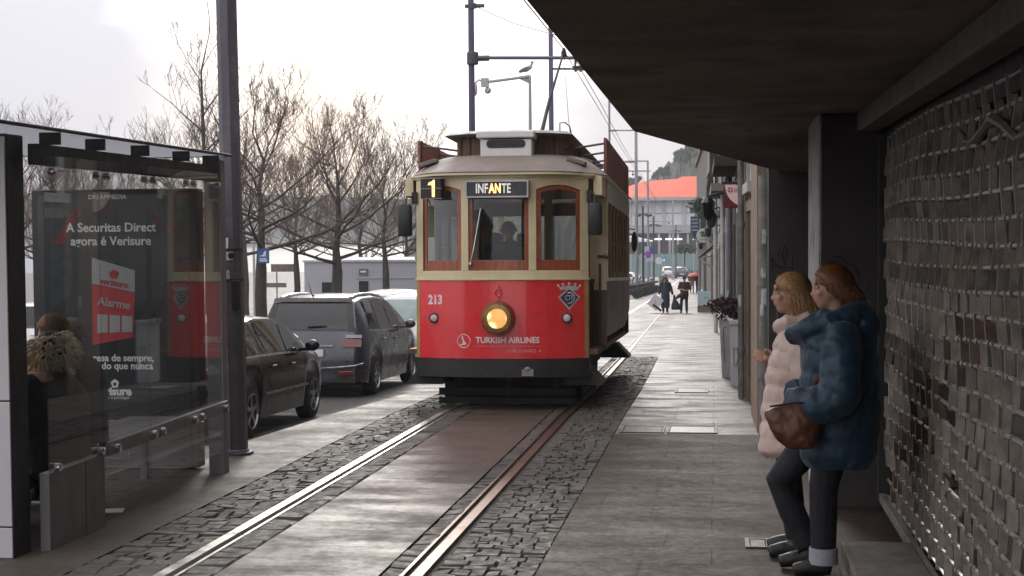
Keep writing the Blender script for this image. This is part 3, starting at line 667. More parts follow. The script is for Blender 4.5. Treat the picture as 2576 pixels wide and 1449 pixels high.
# vestibules: bulkheads, corner posts, grab rails, folding gate, rear end
for y in (1.2, 6.4):
    b = MB()
    for s in (-1, 1): b.box(min(s*.42, s*1.2), max(s*.42, s*1.2), y-.02, y+.02, 1.42, 1.62); b.box(min(s*.98, s*1.2), max(s*.98, s*1.2), y-.02, y+.02, 1.62, 2.56); b.box(min(s*.42, s*.52), max(s*.42, s*.52), y-.02, y+.02, 1.62, 2.56)
    b.box(-1.2, 1.2, y-.02, y+.02, 2.56, 2.8); b.build('bulkhead', M_cream, tram)
    b = MB()
    for s in (-1, 1): b.box(min(s*.42, s*1.2), max(s*.42, s*1.2), y-.021, y+.021, .7, 1.42)
    b.build('bulkhead_base', mat('brown_dado', (.07, .03, .018), .5, var=.3, coat=.2), tram)
for s in (-1, 1):
    b = MB(); b.tube([(s*1.035, .36, .62), (s*1.035, .36, 2.78)], .022, 8); b.tube([(s*1.12, 1.15, .7), (s*1.12, 1.15, 1.75)], .014, 8)
    b.build('grab_rail', M_woodd, tram)
    b = MB(); b.box(min(s*1.0, s*1.045), max(s*1.0, s*1.045), .31, .4, .62, 2.78); b.box(min(s*1.1, s*1.2), max(s*1.1, s*1.2), .4, 1.18, 2.57, 2.8); b.build('corner_post', M_cream, tram)
    b = MB()
    for k in range(5): b.box(min(s*1.03, s*1.05), max(s*1.03, s*1.05), .46+k*.14, .5+k*.14, .72, 1.55)
    b.box(min(s*1.025, s*1.055), max(s*1.025, s*1.055), .42, 1.15, 1.52, 1.56); b.build('folding_gate', mat('dark_gate', (.03, .017, .012), .6), tram)
    b = MB(); b.tube([(s*1.09, 1.17, 1.84), (s*1.2, 1.13, 1.84)], .02, 8); b.ell((s*1.2, 1.13, 1.84), .03, .03, .035); b.build('door_handle', M_brass, tram, smooth=True)
b = MB(); rear = lambda x: LT-yf(x)
b.grid([[(x, rear(x), z) for x in XS] for z in (.62, 1.6)]); b.build('rear_apron', M_red, tram, smooth=True)
b = MB()
for a, c in ((-1.03, -.93), (-.46, -.36), (.36, .46), (.93, 1.03)): b.box(a, c, rear((a+c)/2)-.02, rear((a+c)/2)+.02, 1.6, 2.8)
b.box(-1.0, 1.0, 7.3, 7.35, 2.6, 2.8); b.build('rear_frame', M_cream, tram)
# inside: floor, ceiling, seats, controller
b = MB(); b.box(-1.15, 1.15, .32, 7.3, .66, .72); b.build('floor', M_woodd, tram)
b = MB(); b.box(-1.15, 1.15, 1.25, 6.35, 2.74, 2.78); b.build('ceiling', M_wood, tram)
b = MB()
for k in range(6):
    for s in (-1, 1): b.box(min(s*.35, s*1.1), max(s*.35, s*1.1), 1.6+k*.8, 1.98+k*.8, 1.08, 1.14); b.box(min(s*.35, s*1.1), max(s*.35, s*1.1), 1.98+k*.8, 2.02+k*.8, 1.1, 1.62)
b.build('seats', M_wood, tram)
b = MB(); b.box(-.2, .16, .5, .75, .72, 1.72); b.lathe([(.16, 1.72), (.16, 1.76), (.1, 1.8)], (-.02, .62, 0)); b.build('controller', M_black, tram)
MB().box(-.62, -.5, .40, .41, 1.8, 1.98).build('notice', M_white, tram)
MB().box(.27, .34, .2, .205, 2.1, 2.3).build('notice', mat('blue_notice', (.12, .25, .6), .6), tram)
# apron fittings
b = MB(); b.lathe([(.20, .0), (.205, -.05), (.19, -.09), (.165, -.13), (.125, -.135), (.12, -.12), (.11, -.05), (.02, -.02)], (0, -.01, 1.1), 'y', 36); lamp = b.build('headlamp', M_brass, tram, smooth=True, ang=30)
b = MB(); b.lathe([(.118, -.122), (.08, -.128), (.02, -.13)], (0, -.01, 1.1), 'y', 28)
m, n, l, bs, o = new_mat('lit_lamp_glass'); c = n.new('ShaderNodeTexCoord'); vo = n.new('ShaderNodeTexVoronoi'); vo.inputs['Scale'].default_value = 8; l.new(c.outputs['Object'], vo.inputs[0])
cc = mixc(n, l, rampf(n, l, vo.outputs[0], .15, .6), (1, .74, .4), (1, .36, .07)); l.new(cc, bs.inputs['Emission Color'])
l.new(rampf(n, l, vo.outputs[0], .1, .6, 1.5, .5), bs.inputs['Emission Strength']); bs.inputs['Base Color'].default_value = (.8, .5, .2, 1); bs.inputs['Roughness'].default_value = .1
b.build('lamp_glass', m, lamp, smooth=True)
for s in (-1, 1):
    b = MB(); b.lathe([(.062, .0), (.062, -.035), (.045, -.04), (.044, -.03), (.01, -.03)], (s*.80, yf(.8)-.005, 1.1), 'y', 20); q = b.build('marker_lamp', M_blk, tram, smooth=True, ang=30)
    b = MB(); b.lathe([(.043, -.036), (.03, -.043), (.008, -.045)], (s*.80, yf(.8)-.005, 1.1), 'y', 20); b.build('lens', mat('pale_lens', (.62, .55, .56), .15, var=.1, bump=0), q, smooth=True)
b = MB(); pts = [(.035*math.cos(a), -.035, 1.405+.045*math.sin(a)) for a in [2*PI*i/16 for i in range(17)]]; b.tube(pts, .009, 6); b.box(-.012, .012, -.05, -.01, 1.44, 1.5); b.box(-.008, .008, -.04, -.01, 1.3, 1.36); b.build('tow_hook', M_red, tram)
ctext('213', .15, mat('number_white', (.85, .72, .74), .5, bump=0), ap, -.785, 1.315, .0145, .006, .85)
ctext('TURKISH AIRLINES', .098, M_lett, ap, .105, .838, .0145, .0025, .93)
ctext('STAR ALLIANCE', .052, mat('faint_lettering', (.75, .35, .36), .5, bump=0), ap, .27, .712, .0145, .0005, .92)
b = MB(); slabf(b, xr(-.3, .51, 10), .765, .769, .0145, .002)
P = [(.485+(.022 if i % 2 == 0 else .009)*math.sin(i*PI/5), .712+(.022 if i % 2 == 0 else .009)*math.cos(i*PI/5)) for i in range(10)]
b.add([(x, yf(x)-.0142, z) for x, z in P], [tuple(range(10))]); b.build('star_mark', mat('faint_lettering', (1, 1, 1)), ap)
b = MB(); cx, cz = -.42, .828
ring = []
for i in range(33): a = 2*PI*i/32; ring.append((cx+.078*math.cos(a), yf(cx+.078*math.cos(a))-.016, cz+.078*math.sin(a)))
b.tube(ring, .0045, 4)
bird = [(-.03, .055), (-.012, .06), (.0, .02), (.012, -.012), (.05, -.03), (.055, -.038), (-.035, -.05), (-.055, -.042), (-.015, -.03), (-.012, .0)]
b.add([(cx+x, yf(cx)-.0165, cz+z) for x, z in bird], [tuple(range(len(bird)))]); b.build('bird_logo', M_lett, ap)
# crest: diamond with monogram under a coronet
M_silv = mat('crest_silver', (.62, .63, .68), .35, metal=.3, bump=0); M_navy = mat('crest_navy', (.05, .06, .12), .4, bump=0)
ex, ez = .825, 1.345
def fpoly(b, pts, off): b.add([(ex+x, yf(ex+x)-off, ez+z) for x, z in pts], [tuple(range(len(pts)))])
b = MB(); fpoly(b, [(0, -.15), (.128, 0), (0, .118), (-.128, 0)], .0145)
crown = [(-.1, .12), (-.13, .2), (-.08, .165), (-.075, .225), (-.03, .18), (0, .235), (.03, .18), (.075, .225), (.08, .165), (.13, .2), (.1, .12), (.04, .1), (0, .145), (-.04, .1)]
crown = [(x, .075+(z-.1)*.62) for x, z in crown]
for i in range(len(crown)-1): fpoly(b, [(0, .1), crown[i], crown[i+1]], .0148)
cr = b.build('crest', M_silv, ap)
b = MB(); fpoly(b, [(0, -.122), (.103, 0), (0, .096), (-.103, 0)], .0165); b.build('crest_field', M_navy, cr)
b = MB(); b.tube([(ex+.062*math.cos(a), yf(ex)-.019+.09*math.cos(a)*.1, ez+.062*math.sin(a)-.008) for a in [2*PI*i/24 for i in range(25)]], .006, 4); b.build('crest_ring', M_silv, cr)
ctext('CTP', .085, M_silv, cr, ex, ez-.008, .0185, .002, .6)
for x, z in ((-.125, .14), (-.072, .155), (0, .163), (.072, .155), (.125, .14)):
    q = MB(); q.ell((ex+x, yf(ex+x)-.018, ez+z), .012, .004, .012, 8, 6); q.build('coronet_pearl', M_silv, cr)
# bumper, steps, guards, running gear
b = MB(); slabf(b, xr(-1.05, 1.05, 28), .40, .615, .035, .2); bu = b.build('bumper', M_black, tram, smooth=True, ang=40)
b = MB(); b.box(.28, .42, -.06, .05, .42, .5); b.ell((.35, -.05, .5), .04, .02, .03); b.build('coupling', mat('grey_coupling', (.25, .24, .22), .5, metal=.4), bu)
b = MB()
for z0, z1 in ((.02, .1), (.13, .215)): b.box(-.86, .84, .78, .83, z0, z1)
for x in (-.6, 0, .6): b.box(x-.03, x+.03, .83, .86, .02, .5)
b.build('lifeguard', mat('blackened_planks', (.022, .021, .02), .7, var=.4, bump=.2), tram)
for s in (-1, 1):
    for y in (.42, 6.5):
        b = MB(); b.prism([(s*.8, .52), (s*1.0, .52), (s*1.2, .31), (s*1.2, .285), (s*.75, .285), (s*.72, .3)], 'y', y, y+.68); b.build('step', M_black, tram)
b = MB(); b.box(-.9, .9, .4, 7.2, .46, .66); b.box(-.78, .78, 1.7, 5.9, .3, .46); b.box(-.4, .4, 2.2, 3.2, .14, .34); b.box(-.4, .4, 4.4, 5.4, .14, .34); b.box(-.86, .86, 1.2, 1.3, .05, .5)
b.build('underframe', M_under, tram)
for y in (2.6, 5.0):
    for s in (-1, 1):
        b = MB(); b.lathe([(.3, -.05), (.42, -.05), (.42, .0), (.39, .01), (.39, .06), (.1, .07)], (s*.72, y, .4), 'x', 28); b.build('wheel', M_under, tram, smooth=True, ang=30)
# mirrors
for s in (-1, 1):
    b = MB(); x = s*1.14; zc = 2.28
    rg = []
    for i, (z, k) in enumerate(((-.2, .82), (-.18, 1), (.15, .98), (.18, .8))): rg.append([(x+k*.085*math.copysign(abs(math.cos(a))**.5, math.cos(a)), .1+k*.05*math.copysign(abs(math.sin(a))**.6, math.sin(a)), zc+z) for a in [2*PI*j/16 for j in range(16)]])
    b.loft(rg); mr = b.build('mirror', mat('mirror_black', (.02, .021, .022), .45, var=.3, bump=.05), tram, smooth=True, ang=50)
    b = MB(); b.tube([(s*1.04, .33, 2.56), (s*1.13, .16, 2.56), (x, .1, 2.46)], .012, 6); b.box(min(s*1.03, s*1.09), max(s*1.03, s*1.09), .25, .34, 2.48, 2.62); b.build('mirror_arm', M_blk, mr)
b = MB(); b.ell((1.27, 6.9, 2.15), .05, .05, .17); b.tube([(1.05, 7.2, 2.4), (1.27, 6.9, 2.35)], .012, 6); b.build('rear_mirror', M_blk, tram, smooth=True)
# ================================================================== FIGURES
M_skin = mat('skin', (.5, .28, .2), .5, var=.1, scale=20, bump=.03)
def ring_xy(c, rx, ry, n=20, rot=0): return [(c[0]+rx*math.cos(a)*math.cos(rot)-ry*math.sin(a)*math.sin(rot), c[1]+rx*math.cos(a)*math.sin(rot)+ry*math.sin(a)*math.cos(rot), c[2]) for a in [2*PI*i/n for i in range(n)]]
def hand(b, wrist, d, side, s=1.0, curl=.5):
    """palm, four fingers and a thumb; d: direction of the forearm; side: direction of the thumb"""
    w = Vector(wrist); d = Vector(d).normalized(); t = Vector(side); t = (t-d*t.dot(d)).normalized(); nrm = d.cross(t)
    pl = .085*s; b.tube([w-d*.02, w+d*pl*.5, w+d*pl], [.026*s, .034*s, .032*s], 10, flat=.55)
    for i, ln in enumerate((.07, .08, .075, .058)):
        o = w+d*pl*.92+t*(.03-.02*i)*s; p = [o]; a = d.copy()
        for q in range(3):
            a = (a+nrm*curl*(.7+.2*q)).normalized(); p.append(p[-1]+a*ln*s/3)
        b.tube(p, [.0095*s, .009*s, .0082*s, .007*s], 8)
    o = w+d*pl*.3+t*.026*s; b.tube([o, o+(t*.7+d*.6+nrm*.2).normalized()*.035*s, o+(t*.45+d*.9+nrm*.35).normalized()*.066*s], [.012*s, .0105*s, .0085*s], 8)
def head_mesh(b, c, s=1.0, yaw=0, tilt=0, jaw=1):
    """a head looking along -Y before yaw: skull, face, nose, lips, chin, brow, ears"""
    mt = Matrix.Rotation(yaw, 3, 'Z') @ Matrix.Rotation(tilt, 3, 'X'); c = Vector(c)
    def el(p, r, rot=(0, 0, 0)):
        e = (mt @ Euler(rot).to_matrix()).to_euler(); b.ell(c+mt @ (Vector(p)*s), r[0]*s, r[1]*s, r[2]*s, 14, 10, e)
    el((0, .012, .035), (.075, .095, .085)); el((0, -.025, -.03), (.06, .066, .078)); el((0, -.05, -.082), (.034, .034, .03))
    el((0, -.086, .045), (.052, .018, .02)); el((0, -.1, -.022), (.014, .02, .018)); el((0, -.094, .008), (.0105, .013, .034), (R(-14), 0, 0))
    el((0, -.09, -.05), (.024, .012, .0075)); el((0, -.087, -.062), (.02, .011, .008))
    for q in (-1, 1): el((q*.036, -.065, -.018), (.026, .022, .022)); el((q*.077, .01, -.002), (.012, .022, .032)); el((q*.013, -.09, -.026), (.009, .01, .008))
    return mt
def eyes(parent, c, mt, s=1.0):
    b = MB(); c = Vector(c)
    for q in (-1, 1): b.ell(c+mt @ (Vector((q*.031, -.078, .012))*s), .0108*s, .0108*s, .0098*s, 10, 8)
    b.build('eyes', mat('eye_white', (.5, .48, .45), .2, bump=0), parent, smooth=True)
    b = MB()
    for q in (-1, 1): b.ell(c+mt @ (Vector((q*.031, -.088, .012))*s), .0055*s, .004*s, .0055*s, 8, 6); b.ell(c+mt @ (Vector((q*.031, -.0885, .033))*s), .018*s, .005*s, .004*s, 8, 6)
    b.build('irises', mat('iris_dark', (.03, .02, .015), .3, bump=0), parent, smooth=True)
def hair(parent, c, mt, m, s=1.0, length=.2, fringe=True, n=260, seed=1, spread=.02, back=0, thick=.006):
    """a close cap and many tapering strands combed from the crown"""
    rr = random.Random(seed); c = Vector(c); b = MB()
    P = []
    for i in range(9):
        t = i/8; th = t*R(118); rows = []
        for j in range(24):
            a = 2*PI*j/24; front = max(0, -math.sin(a)) ; lim = th*(1-.42*front)
            rows.append(c+mt @ (Vector((math.sin(lim)*math.cos(a)*.084, math.sin(lim)*math.sin(a)*.104+.012, math.cos(lim)*.096+.035))*s))
        P.append(rows+[rows[0]])
    b.grid(P)
    for k in range(n):
        a = rr.uniform(0, 2*PI); fr = -math.sin(a)
        ln = length*rr.uniform(.75, 1.1)
        if fr > .55: ln = .045*rr.uniform(.7, 1.2) if fringe else .02
        elif fr > .25: ln *= .8
        pts = []; th0 = rr.uniform(.1, .5)
        for q in range(5):
            th = lerp(th0, R(88)*(1-.3*max(0, fr)), q/4)
            pts.append(Vector((math.sin(th)*math.cos(a)*.087, math.sin(th)*math.sin(a)*.107+.012, math.cos(th)*.099+.035)))
        p = pts[-1].copy(); o = Vector((math.cos(a)*spread, math.sin(a)*spread+back*.3, 0)); ph = rr.uniform(0, 6)
        for q in range(1, 5):
            f = q/4; pts.append(p+Vector((o.x*f+math.sin(ph+f*5)*.009*f, o.y*f+math.cos(ph+f*5)*.009*f, -ln*f)))
        th = thick*rr.uniform(.7, 1.3); k_ = len(pts)
        b.tube([c+mt @ (p*s) for p in pts], [th*(.6+.4*math.sin(PI*i/(k_-1)))*(1 if i < k_-1 else .3) for i in range(k_)], 4, cap=False)
    return b.build('hair', m, parent, smooth=True, ang=180)
def figure(label, loc, rotz, J, skin, coat=None, trousers=None, shoes=None, hairm=None, hairlen=.18, group=None, vox=.02, build=1.0, coatlen=.0, headyaw=0, headtilt=0, bare=False, hairn=120, quilt=0, coatvox=None, fringe=True, sleeve=True, hands=True, eye=False, hairspread=.02):
    """J: joints in metres, facing -Y, feet at z 0"""
    t = thing('person', label, 'person', loc, (0, 0, rotz), group); k = build
    b = MB(); hc = Vector(J['head'])
    mt = head_mesh(b, hc, 1, headyaw, headtilt)
    nk = Vector(J['neck']); ch = Vector(J['chest']); hp = Vector(J['hips'])
    b.tube([hc+Vector((0, .01, -.05)), nk, nk+Vector((0, 0, -.06))], [.05, .052, .06], 12)
    b.loft([ring_xy(nk+Vector((0, .0, -.01)), .06, .05), ring_xy(lerp(nk, ch, .35), .16*k, .08*k), ring_xy(ch, .165*k, .105*k), ring_xy(lerp(ch, hp, .55), .14*k, .1*k), ring_xy(hp, .165*k, .115*k), ring_xy(hp+Vector((0, 0, -.09)), .15*k, .1*k)])
    for s in 'LR':
        sh, el, ha = Vector(J['sh'+s]), Vector(J['el'+s]), Vector(J['ha'+s]); b.tube([lerp(ch+Vector((0, 0, .1)), sh, .5), sh, lerp(sh, el, .5), el, lerp(el, ha, .4), ha], [.06*k, .055*k, .048*k, .04*k, .038*k, .027*k], 10)
        if hands: hand(b, ha, ha-el, J.get('th'+s, (0, -1, 0)))
        hi, kn, an = Vector(J['hi'+s]), Vector(J['kn'+s]), Vector(J['an'+s]); b.tube([hi, lerp(hi, kn, .4), kn, lerp(kn, an, .35), an], [.085*k, .078*k, .054*k, .052*k, .034*k], 10)
        to = Vector(J['to'+s]); b.tube([an+Vector((0, 0, -.02)), lerp(an, to, .5)+Vector((0, 0, -.02)), to], [.036, .036, .026], 8)
    remesh(b.build('body', skin, t), vox, 3)
    if eye: eyes(t, hc, mt)
    if hairm: hair(t, hc, mt, hairm, 1, hairlen, n=hairn, fringe=fringe, seed=int(abs(loc[1])*10), spread=hairspread)
    if trousers:
        b = MB(); b.loft([ring_xy(hp+Vector((0, 0, .06)), .165*k, .12*k), ring_xy(hp, .178*k, .13*k), ring_xy(hp+Vector((0, 0, -.11)), .16*k, .12*k)])
        for s in 'LR':
            hi, kn, an = Vector(J['hi'+s]), Vector(J['kn'+s]), Vector(J['an'+s]); b.tube([hi+Vector((0, 0, .05)), lerp(hi, kn, .4), kn, lerp(kn, an, .4), lerp(kn, an, .93)], [.1*k, .094*k, .072*k, .07*k, .062*k], 12)
        remesh(b.build('trousers', trousers, t), vox, 2)
    if coat:
        b = MB(); rg = []; n = 22 if quilt else 9; top = nk+Vector((0, 0, .0)); low = hp+Vector((0, 0, -coatlen))
        for i in range(n+1):
            q = i/n
            c = lerp(top, ch, q/.3) if q < .3 else (lerp(ch, hp, (q-.3)/.35) if q < .65 else lerp(hp, low, (q-.65)/.35))
            rx = np.interp(q, [0, .08, .16, .3, .65, 1], [.075, .13, .18, .195, .19, .205])*k; ry = np.interp(q, [0, .08, .16, .3, .65, 1], [.07, .1, .12, .145, .15, .165])*k
            e = quilt*abs(math.sin(q*PI*quilt*.5/.01)) if False else 0
            rg.append(ring_xy(c, rx+e, ry+e))
        b.loft(rg)
        if sleeve:
            for s in 'LR':
                sh, el, ha = Vector(J['sh'+s]), Vector(J['el'+s]), Vector(J['ha'+s])
                f = .93 if not bare else .55
                b.tube([lerp(ch+Vector((0, 0, .12)), sh, .6), sh, lerp(sh, el, .5), el, lerp(el, ha, .5), lerp(el, ha, f)][:(6 if not bare else 4)], ([.08, .085, .078, .07, .064, .054] if not bare else [.08, .078, .07, .062]), 12)
        remesh(b.build('coat', coat, t), coatvox or vox, 3)
    if shoes:
        for s in 'LR':
            an, to = Vector(J['an'+s]), Vector(J['to'+s]); d = (to-an); d.z = 0; d.normalize(); b = MB(); hl = an-d*.045
            b.tube([an+Vector((0, 0, .035)), an+Vector((0, 0, -.01))], [.05, .052], 12)
            b.tube([Vector((hl.x, hl.y, an.z-.045)), Vector((an.x, an.y, an.z-.035)), lerp(an, to, .5)+Vector((0, 0, -.01)), to], [.042, .05, .046, .038], 12)
            remesh(b.build('shoe', shoes, t), .012, 2)
    return t
def standing(h=1.68, **k):
    f = h/1.68
    J = dict(head=(0, -.02, 1.56), neck=(0, .01, 1.42), chest=(0, .02, 1.22), hips=(0, 0, .92),
             shL=(.18, .01, 1.37), shR=(-.18, .01, 1.37), elL=(.24, .03, 1.1), elR=(-.24, .03, 1.1), haL=(.25, -.04, .86), haR=(-.25, -.04, .86),
             hiL=(.09, 0, .9), hiR=(-.09, 0, .9), knL=(.09, -.02, .49), knR=(-.09, -.02, .49), anL=(.1, .02, .09), anR=(-.1, .02, .09), toL=(.11, -.15, .03), toR=(-.11, -.15, .03))
    J.update(k); return {a: tuple(q*f for q in v) for a, v in J.items()}
def seated(**k):
    J = dict(head=(0, -.02, 1.2), neck=(0, .03, 1.06), chest=(0, .06, .88), hips=(0, .05, .55), shL=(.18, .03, 1.0), shR=(-.18, .03, 1.0), elL=(.23, .0, .74), elR=(-.23, .0, .74),
             haL=(.12, -.22, .68), haR=(-.12, -.22, .68), hiL=(.09, .03, .53), hiR=(-.09, .03, .53), knL=(.11, -.4, .5), knR=(-.11, -.4, .5), anL=(.11, -.36, .1), anR=(-.11, -.36, .1), toL=(.11, -.53, .04), toR=(-.11, -.53, .04))
    J.update(k); return J
M_coatk = mat('black_coat', (.012, .012, .014), .7, var=.4, scale=8, bump=.2, bscale=30)
M_darkj = mat('dark_jeans', (.018, .021, .03), .8, var=.4, scale=12, bump=.25, bscale=200)
M_shoek = mat('black_shoe', (.012, .012, .012), .5, bump=.1)
M_hbr = mat('brown_hair', (.22, .1, .045), .5, var=.4, scale=60, bump=0); M_hgr = mat('grey_hair', (.4, .32, .26), .5, var=.35, scale=60, bump=0)
M_hbl = mat('blonde_hair', (.42, .24, .1), .45, var=.4, scale=70, bump=0); M_hdk = mat('black_hair', (.012, .01, .009), .5, var=.3, bump=0)
# ================================================================== BUS SHELTER
GX = -4.16
M_sgrey = mat('shelter_grey_metal', (.2, .195, .2), .5, metal=.2, var=.12, scale=5, bump=.05, dirt=.2)
M_sdark = mat('shelter_dark_metal', (.035, .033, .033), .5, metal=.2, var=.2, scale=6, bump=.05)
M_panelg = mat('shelter_pale_panel', (.52, .52, .55), .5, var=.05, scale=2, bump=.02, dirt=.1, dirtcol=(.3, .3, .3))
M_sglass = glass('shelter_glass', (.84, .86, .85), .035, .27, dirt=.008)
M_bolt = mat('polished_bolt', (.75, .75, .75), .15, metal=1, bump=0)
st = thing('bus_shelter', 'glass bus shelter with grey posts and handrail, people seated inside, beside the tram track', 'bus shelter', (GX, 10.6, zg(10.6)))
def sy(y): return y-10.6
def dz(y): return zg(y)-zg(10.6)
b = MB(); b.box(-1.45, .085, sy(8.05), sy(12.31), 2.652, 2.666); m, n, l, bs, o = new_mat('roof_frosted_panel'); tl_ = n.new('ShaderNodeBsdfTranslucent'); tl_.inputs[0].default_value = (.62, .64, .66, 1); bs.inputs['Base Color'].default_value = (.3, .3, .3, 1)
mx = n.new('ShaderNodeMixShader'); mx.inputs[0].default_value = .7; l.new(bs.outputs[0], mx.inputs[1]); l.new(tl_.outputs[0], mx.inputs[2]); l.new(mx.outputs[0], o.inputs[0])
rf = b.build('roof', m, st)
b = MB(); b.box(.085, .115, sy(8.0), sy(12.36), 2.648, 2.67); b.box(-1.49, -1.45, sy(8.0), sy(12.36), 2.648, 2.67); b.box(-1.45, .085, sy(8.0), sy(8.05), 2.648, 2.67); b.box(-1.45, .085, sy(12.31), sy(12.36), 2.648, 2.67); b.build('roof_edge', M_sdark, rf, bevel=.006)
b = MB(); b.box(-.05, .02, sy(8.85), sy(12.28), 2.44, 2.57); b.build('top_beam', M_sdark, st, bevel=.005)
for y in (9.05, 9.75, 10.55, 11.4, 12.1): MB().box(-.06, .075, sy(y)-.016, sy(y)+.016, 2.572, 2.65).build('roof_bracket', M_sdark, st, bevel=.004)
for a, c in ((8.88, 9.72), (9.73, 10.58), (10.59, 11.45), (11.46, 12.2)):
    q = MB().box(.03, .041, sy(a), sy(c), .16, 2.5).build('glass_pane', M_sglass, st)
    for y in (a+.08, c-.08):
        for z, xo in ((2.4, .042), (.545, .042 if y < 9.7 else .086)): b = MB(); b.lathe([(.028, .0), (.028, .035), (.012, .04)], (xo, sy(y), z), 'x', 14); b.build('bolt', M_bolt, q, smooth=True, ang=40)
b = MB(); b.box(.044, .085, sy(9.74), sy(12.22), .5, .595); b.build('handrail', M_sgrey, st, bevel=.006)
b = MB(); b.box(-.09, .05, sy(12.22), sy(12.34), -.1, 2.62); b.build('post', M_sgrey, st, bevel=.006)
b = MB(); b.box(-.02, .045, sy(8.86), sy(9.72), -.02, .52); b.build('lower_panel', M_sgrey, st, bevel=.004)
b = MB(); b.box(.0455, .047, sy(9.4), sy(9.406), .0, .52); b.build('panel_seam', M_sdark, st)
# end wall with lit poster case, facing up the street
b = MB(); b.box(-1.45, -.075, sy(8.62), sy(8.85), .02, 2.62); ew = b.build('end_wall', M_sdark, st, bevel=.01)
b = MB(); b.box(-1.44, -.08, sy(8.605), sy(8.618), 1.005, 2.6); b.box(-1.44, -.08, sy(8.605), sy(8.618), .235, .995); b.box(-1.44, -.08, sy(8.605), sy(8.618), .04, .225); b.build('cladding', M_panelg, ew, bevel=.004)
MB().box(-1.3, -.17, sy(8.6), sy(8.604), 1.1, 2.45).build('poster', mat('pale_poster', (.72, .72, .75), .4, var=.05, bump=0), ew, bevel=.001)
b = MB(); b.box(-.75, -.3, sy(9.0), sy(12.15), .43, .465)
for y in (9.3, 10.6, 11.9): b.box(-.56, -.5, sy(y)-.03, sy(y)+.03, -.05, .43)
b.build('bench', M_sgrey, st, bevel=.008)
# advertising display case closing the far end
YD = 12.42
ad = thing('advert_display', 'dark advertising case with a red and white Alarme sign, seen through the shelter glass', 'display case', (-5.0, YD, zg(YD)))
def al(u, v):
    p = atY(u, v, YD); return p.x+5.0, p.z-zg(YD)
x0, zt = al(78, 478); x1, zb = al(505, 1065)
b = MB(); b.box(x0, x1, .0, .16, zb+.02, zt); b.build('case', M_sdark, ad, bevel=.01)
b = MB(); b.box(x0+.1, x1-.02, .0, .16, .02, zb); b.build('base', mat('case_base_grey', (.14, .135, .135), .5, var=.15, dirt=.2), ad, bevel=.008)
b = MB()
for x in (x0+.2, x1-.15): b.box(x-.06, x+.06, .03, .13, -.1, .02)
b.box(x0+.25, x1-.1, .03, .13, -.12, -.03); b.build('foot', M_blk, ad)
b = MB(); b.box(x0+.06, x1-.06, -.006, -.001, zb+.08, zt-.05); ps = b.build('poster', mat('poster_charcoal', (.022, .03, .034), .18, var=.35, scale=1.5, bump=0), ad)
def poly(pts, m, nm, off=.008):
    q = MB(); q.add([(x, -off, z) for x, z in [al(*p) for p in pts]], [tuple(range(len(pts)))]); return q.build(nm, m, ps)
M_pr = mat('poster_red', (.5, .035, .04), .4, var=.1, bump=0, emit=.05); M_pw = mat('poster_white', (.5, .52, .53), .4, var=.1, bump=0); M_pt = mat('poster_text', (.75, .76, .76), .4, bump=0, emit=.12)
poly([(128, 618), (196, 512), (204, 536), (165, 612)], mat('poster_dull_red', (.2, .03, .03), .4), 'slash'); poly([(366, 512), (392, 545), (445, 592), (395, 565)], mat('poster_dull_red', (1, 1, 1)), 'slash')
poly([(126, 505), (180, 505), (180, 740), (128, 780)], mat('poster_teal', (.035, .05, .055), .3, var=.3), 'door_panel', .007)
poly([(232, 648), (340, 680), (340, 735), (232, 713)], M_pw, 'sign_top'); poly([(232, 714), (340, 736), (336, 848), (234, 868)], M_pr, 'sign_body')
for i in range(3):
    u = 246+i*31; poly([(u, 790+i*2), (u+26, 792+i*2), (u+26, 836-i), (u, 838-i)], M_pw, 'sign_device', .01)
def ptext(s, u, v, h, m, off=.011, al_='CENTER', rotz=0, bold=.002):
    x, z = al(u, v); return text(s, h, m, ps, (x, -off, z), (PI/2, rotz, 0), al_, bold)
ptext('A Securitas Direct', 280, 573, .108, M_pt); ptext('agora é Verisure', 280, 607, .108, M_pt); ptext('DREAMMEDIA', 271, 496, .055, M_pt, bold=0)
ptext('verisure', 288, 712, .08, M_pr, .0115, rotz=R(9)); ptext('Alarme', 288, 763, .1, M_pw, .0115, rotz=R(8))
ptext('A empresa de sempre,', 388, 901, .085, M_pt, al_='RIGHT'); ptext('mais forte do que nunca', 386, 921, .085, M_pt, al_='RIGHT')
ptext('verisure', 332, 985, .1, M_pt, al_='RIGHT', bold=.004); ptext('pioneiros a proteger', 328, 1000, .04, M_pt, al_='RIGHT', bold=0)
poly([(290+11*math.sin(2*PI*i/5), 965-12*math.cos(2*PI*i/5)) for i in range(5)], M_pt, 'pentagon_logo'); poly([(290+5*math.sin(2*PI*i/5), 966-5*math.cos(2*PI*i/5)) for i in range(5)], mat('poster_charcoal', (1, 1, 1)), 'pentagon_logo', .0085)
poly([(288+14*math.sin(2*PI*i/5), 690-13*math.cos(2*PI*i/5)) for i in range(5)], M_pr, 'pentagon_logo', .0105)
b = MB(); xa, za = al(235, 1152); xb, zz = al(325, 1110)
for q in ((xa, xb, za, za+.008), (xb-.008, xb, za, zz), (xa, xb, zz-.008, zz)): b.box(q[0], q[1], -.004, -.001, q[2], q[3])
b.build('base_frame', mat('pale_line', (.4, .4, .4), .5), ad); text('o.', .09, mat('pale_line', (1, 1, 1)), ad, (xb-.07, -.003, (za+zz)/2))
MB().obox((0, 0, 0), (.24, .16, .003), (0, 0, .3)).build('paper_sheet', M_white, None, loc=atG(268, 1285, .006)); tag(bpy.data.objects['paper_sheet'], 'white sheet of paper lying on the platform under the shelter handrail', 'paper')
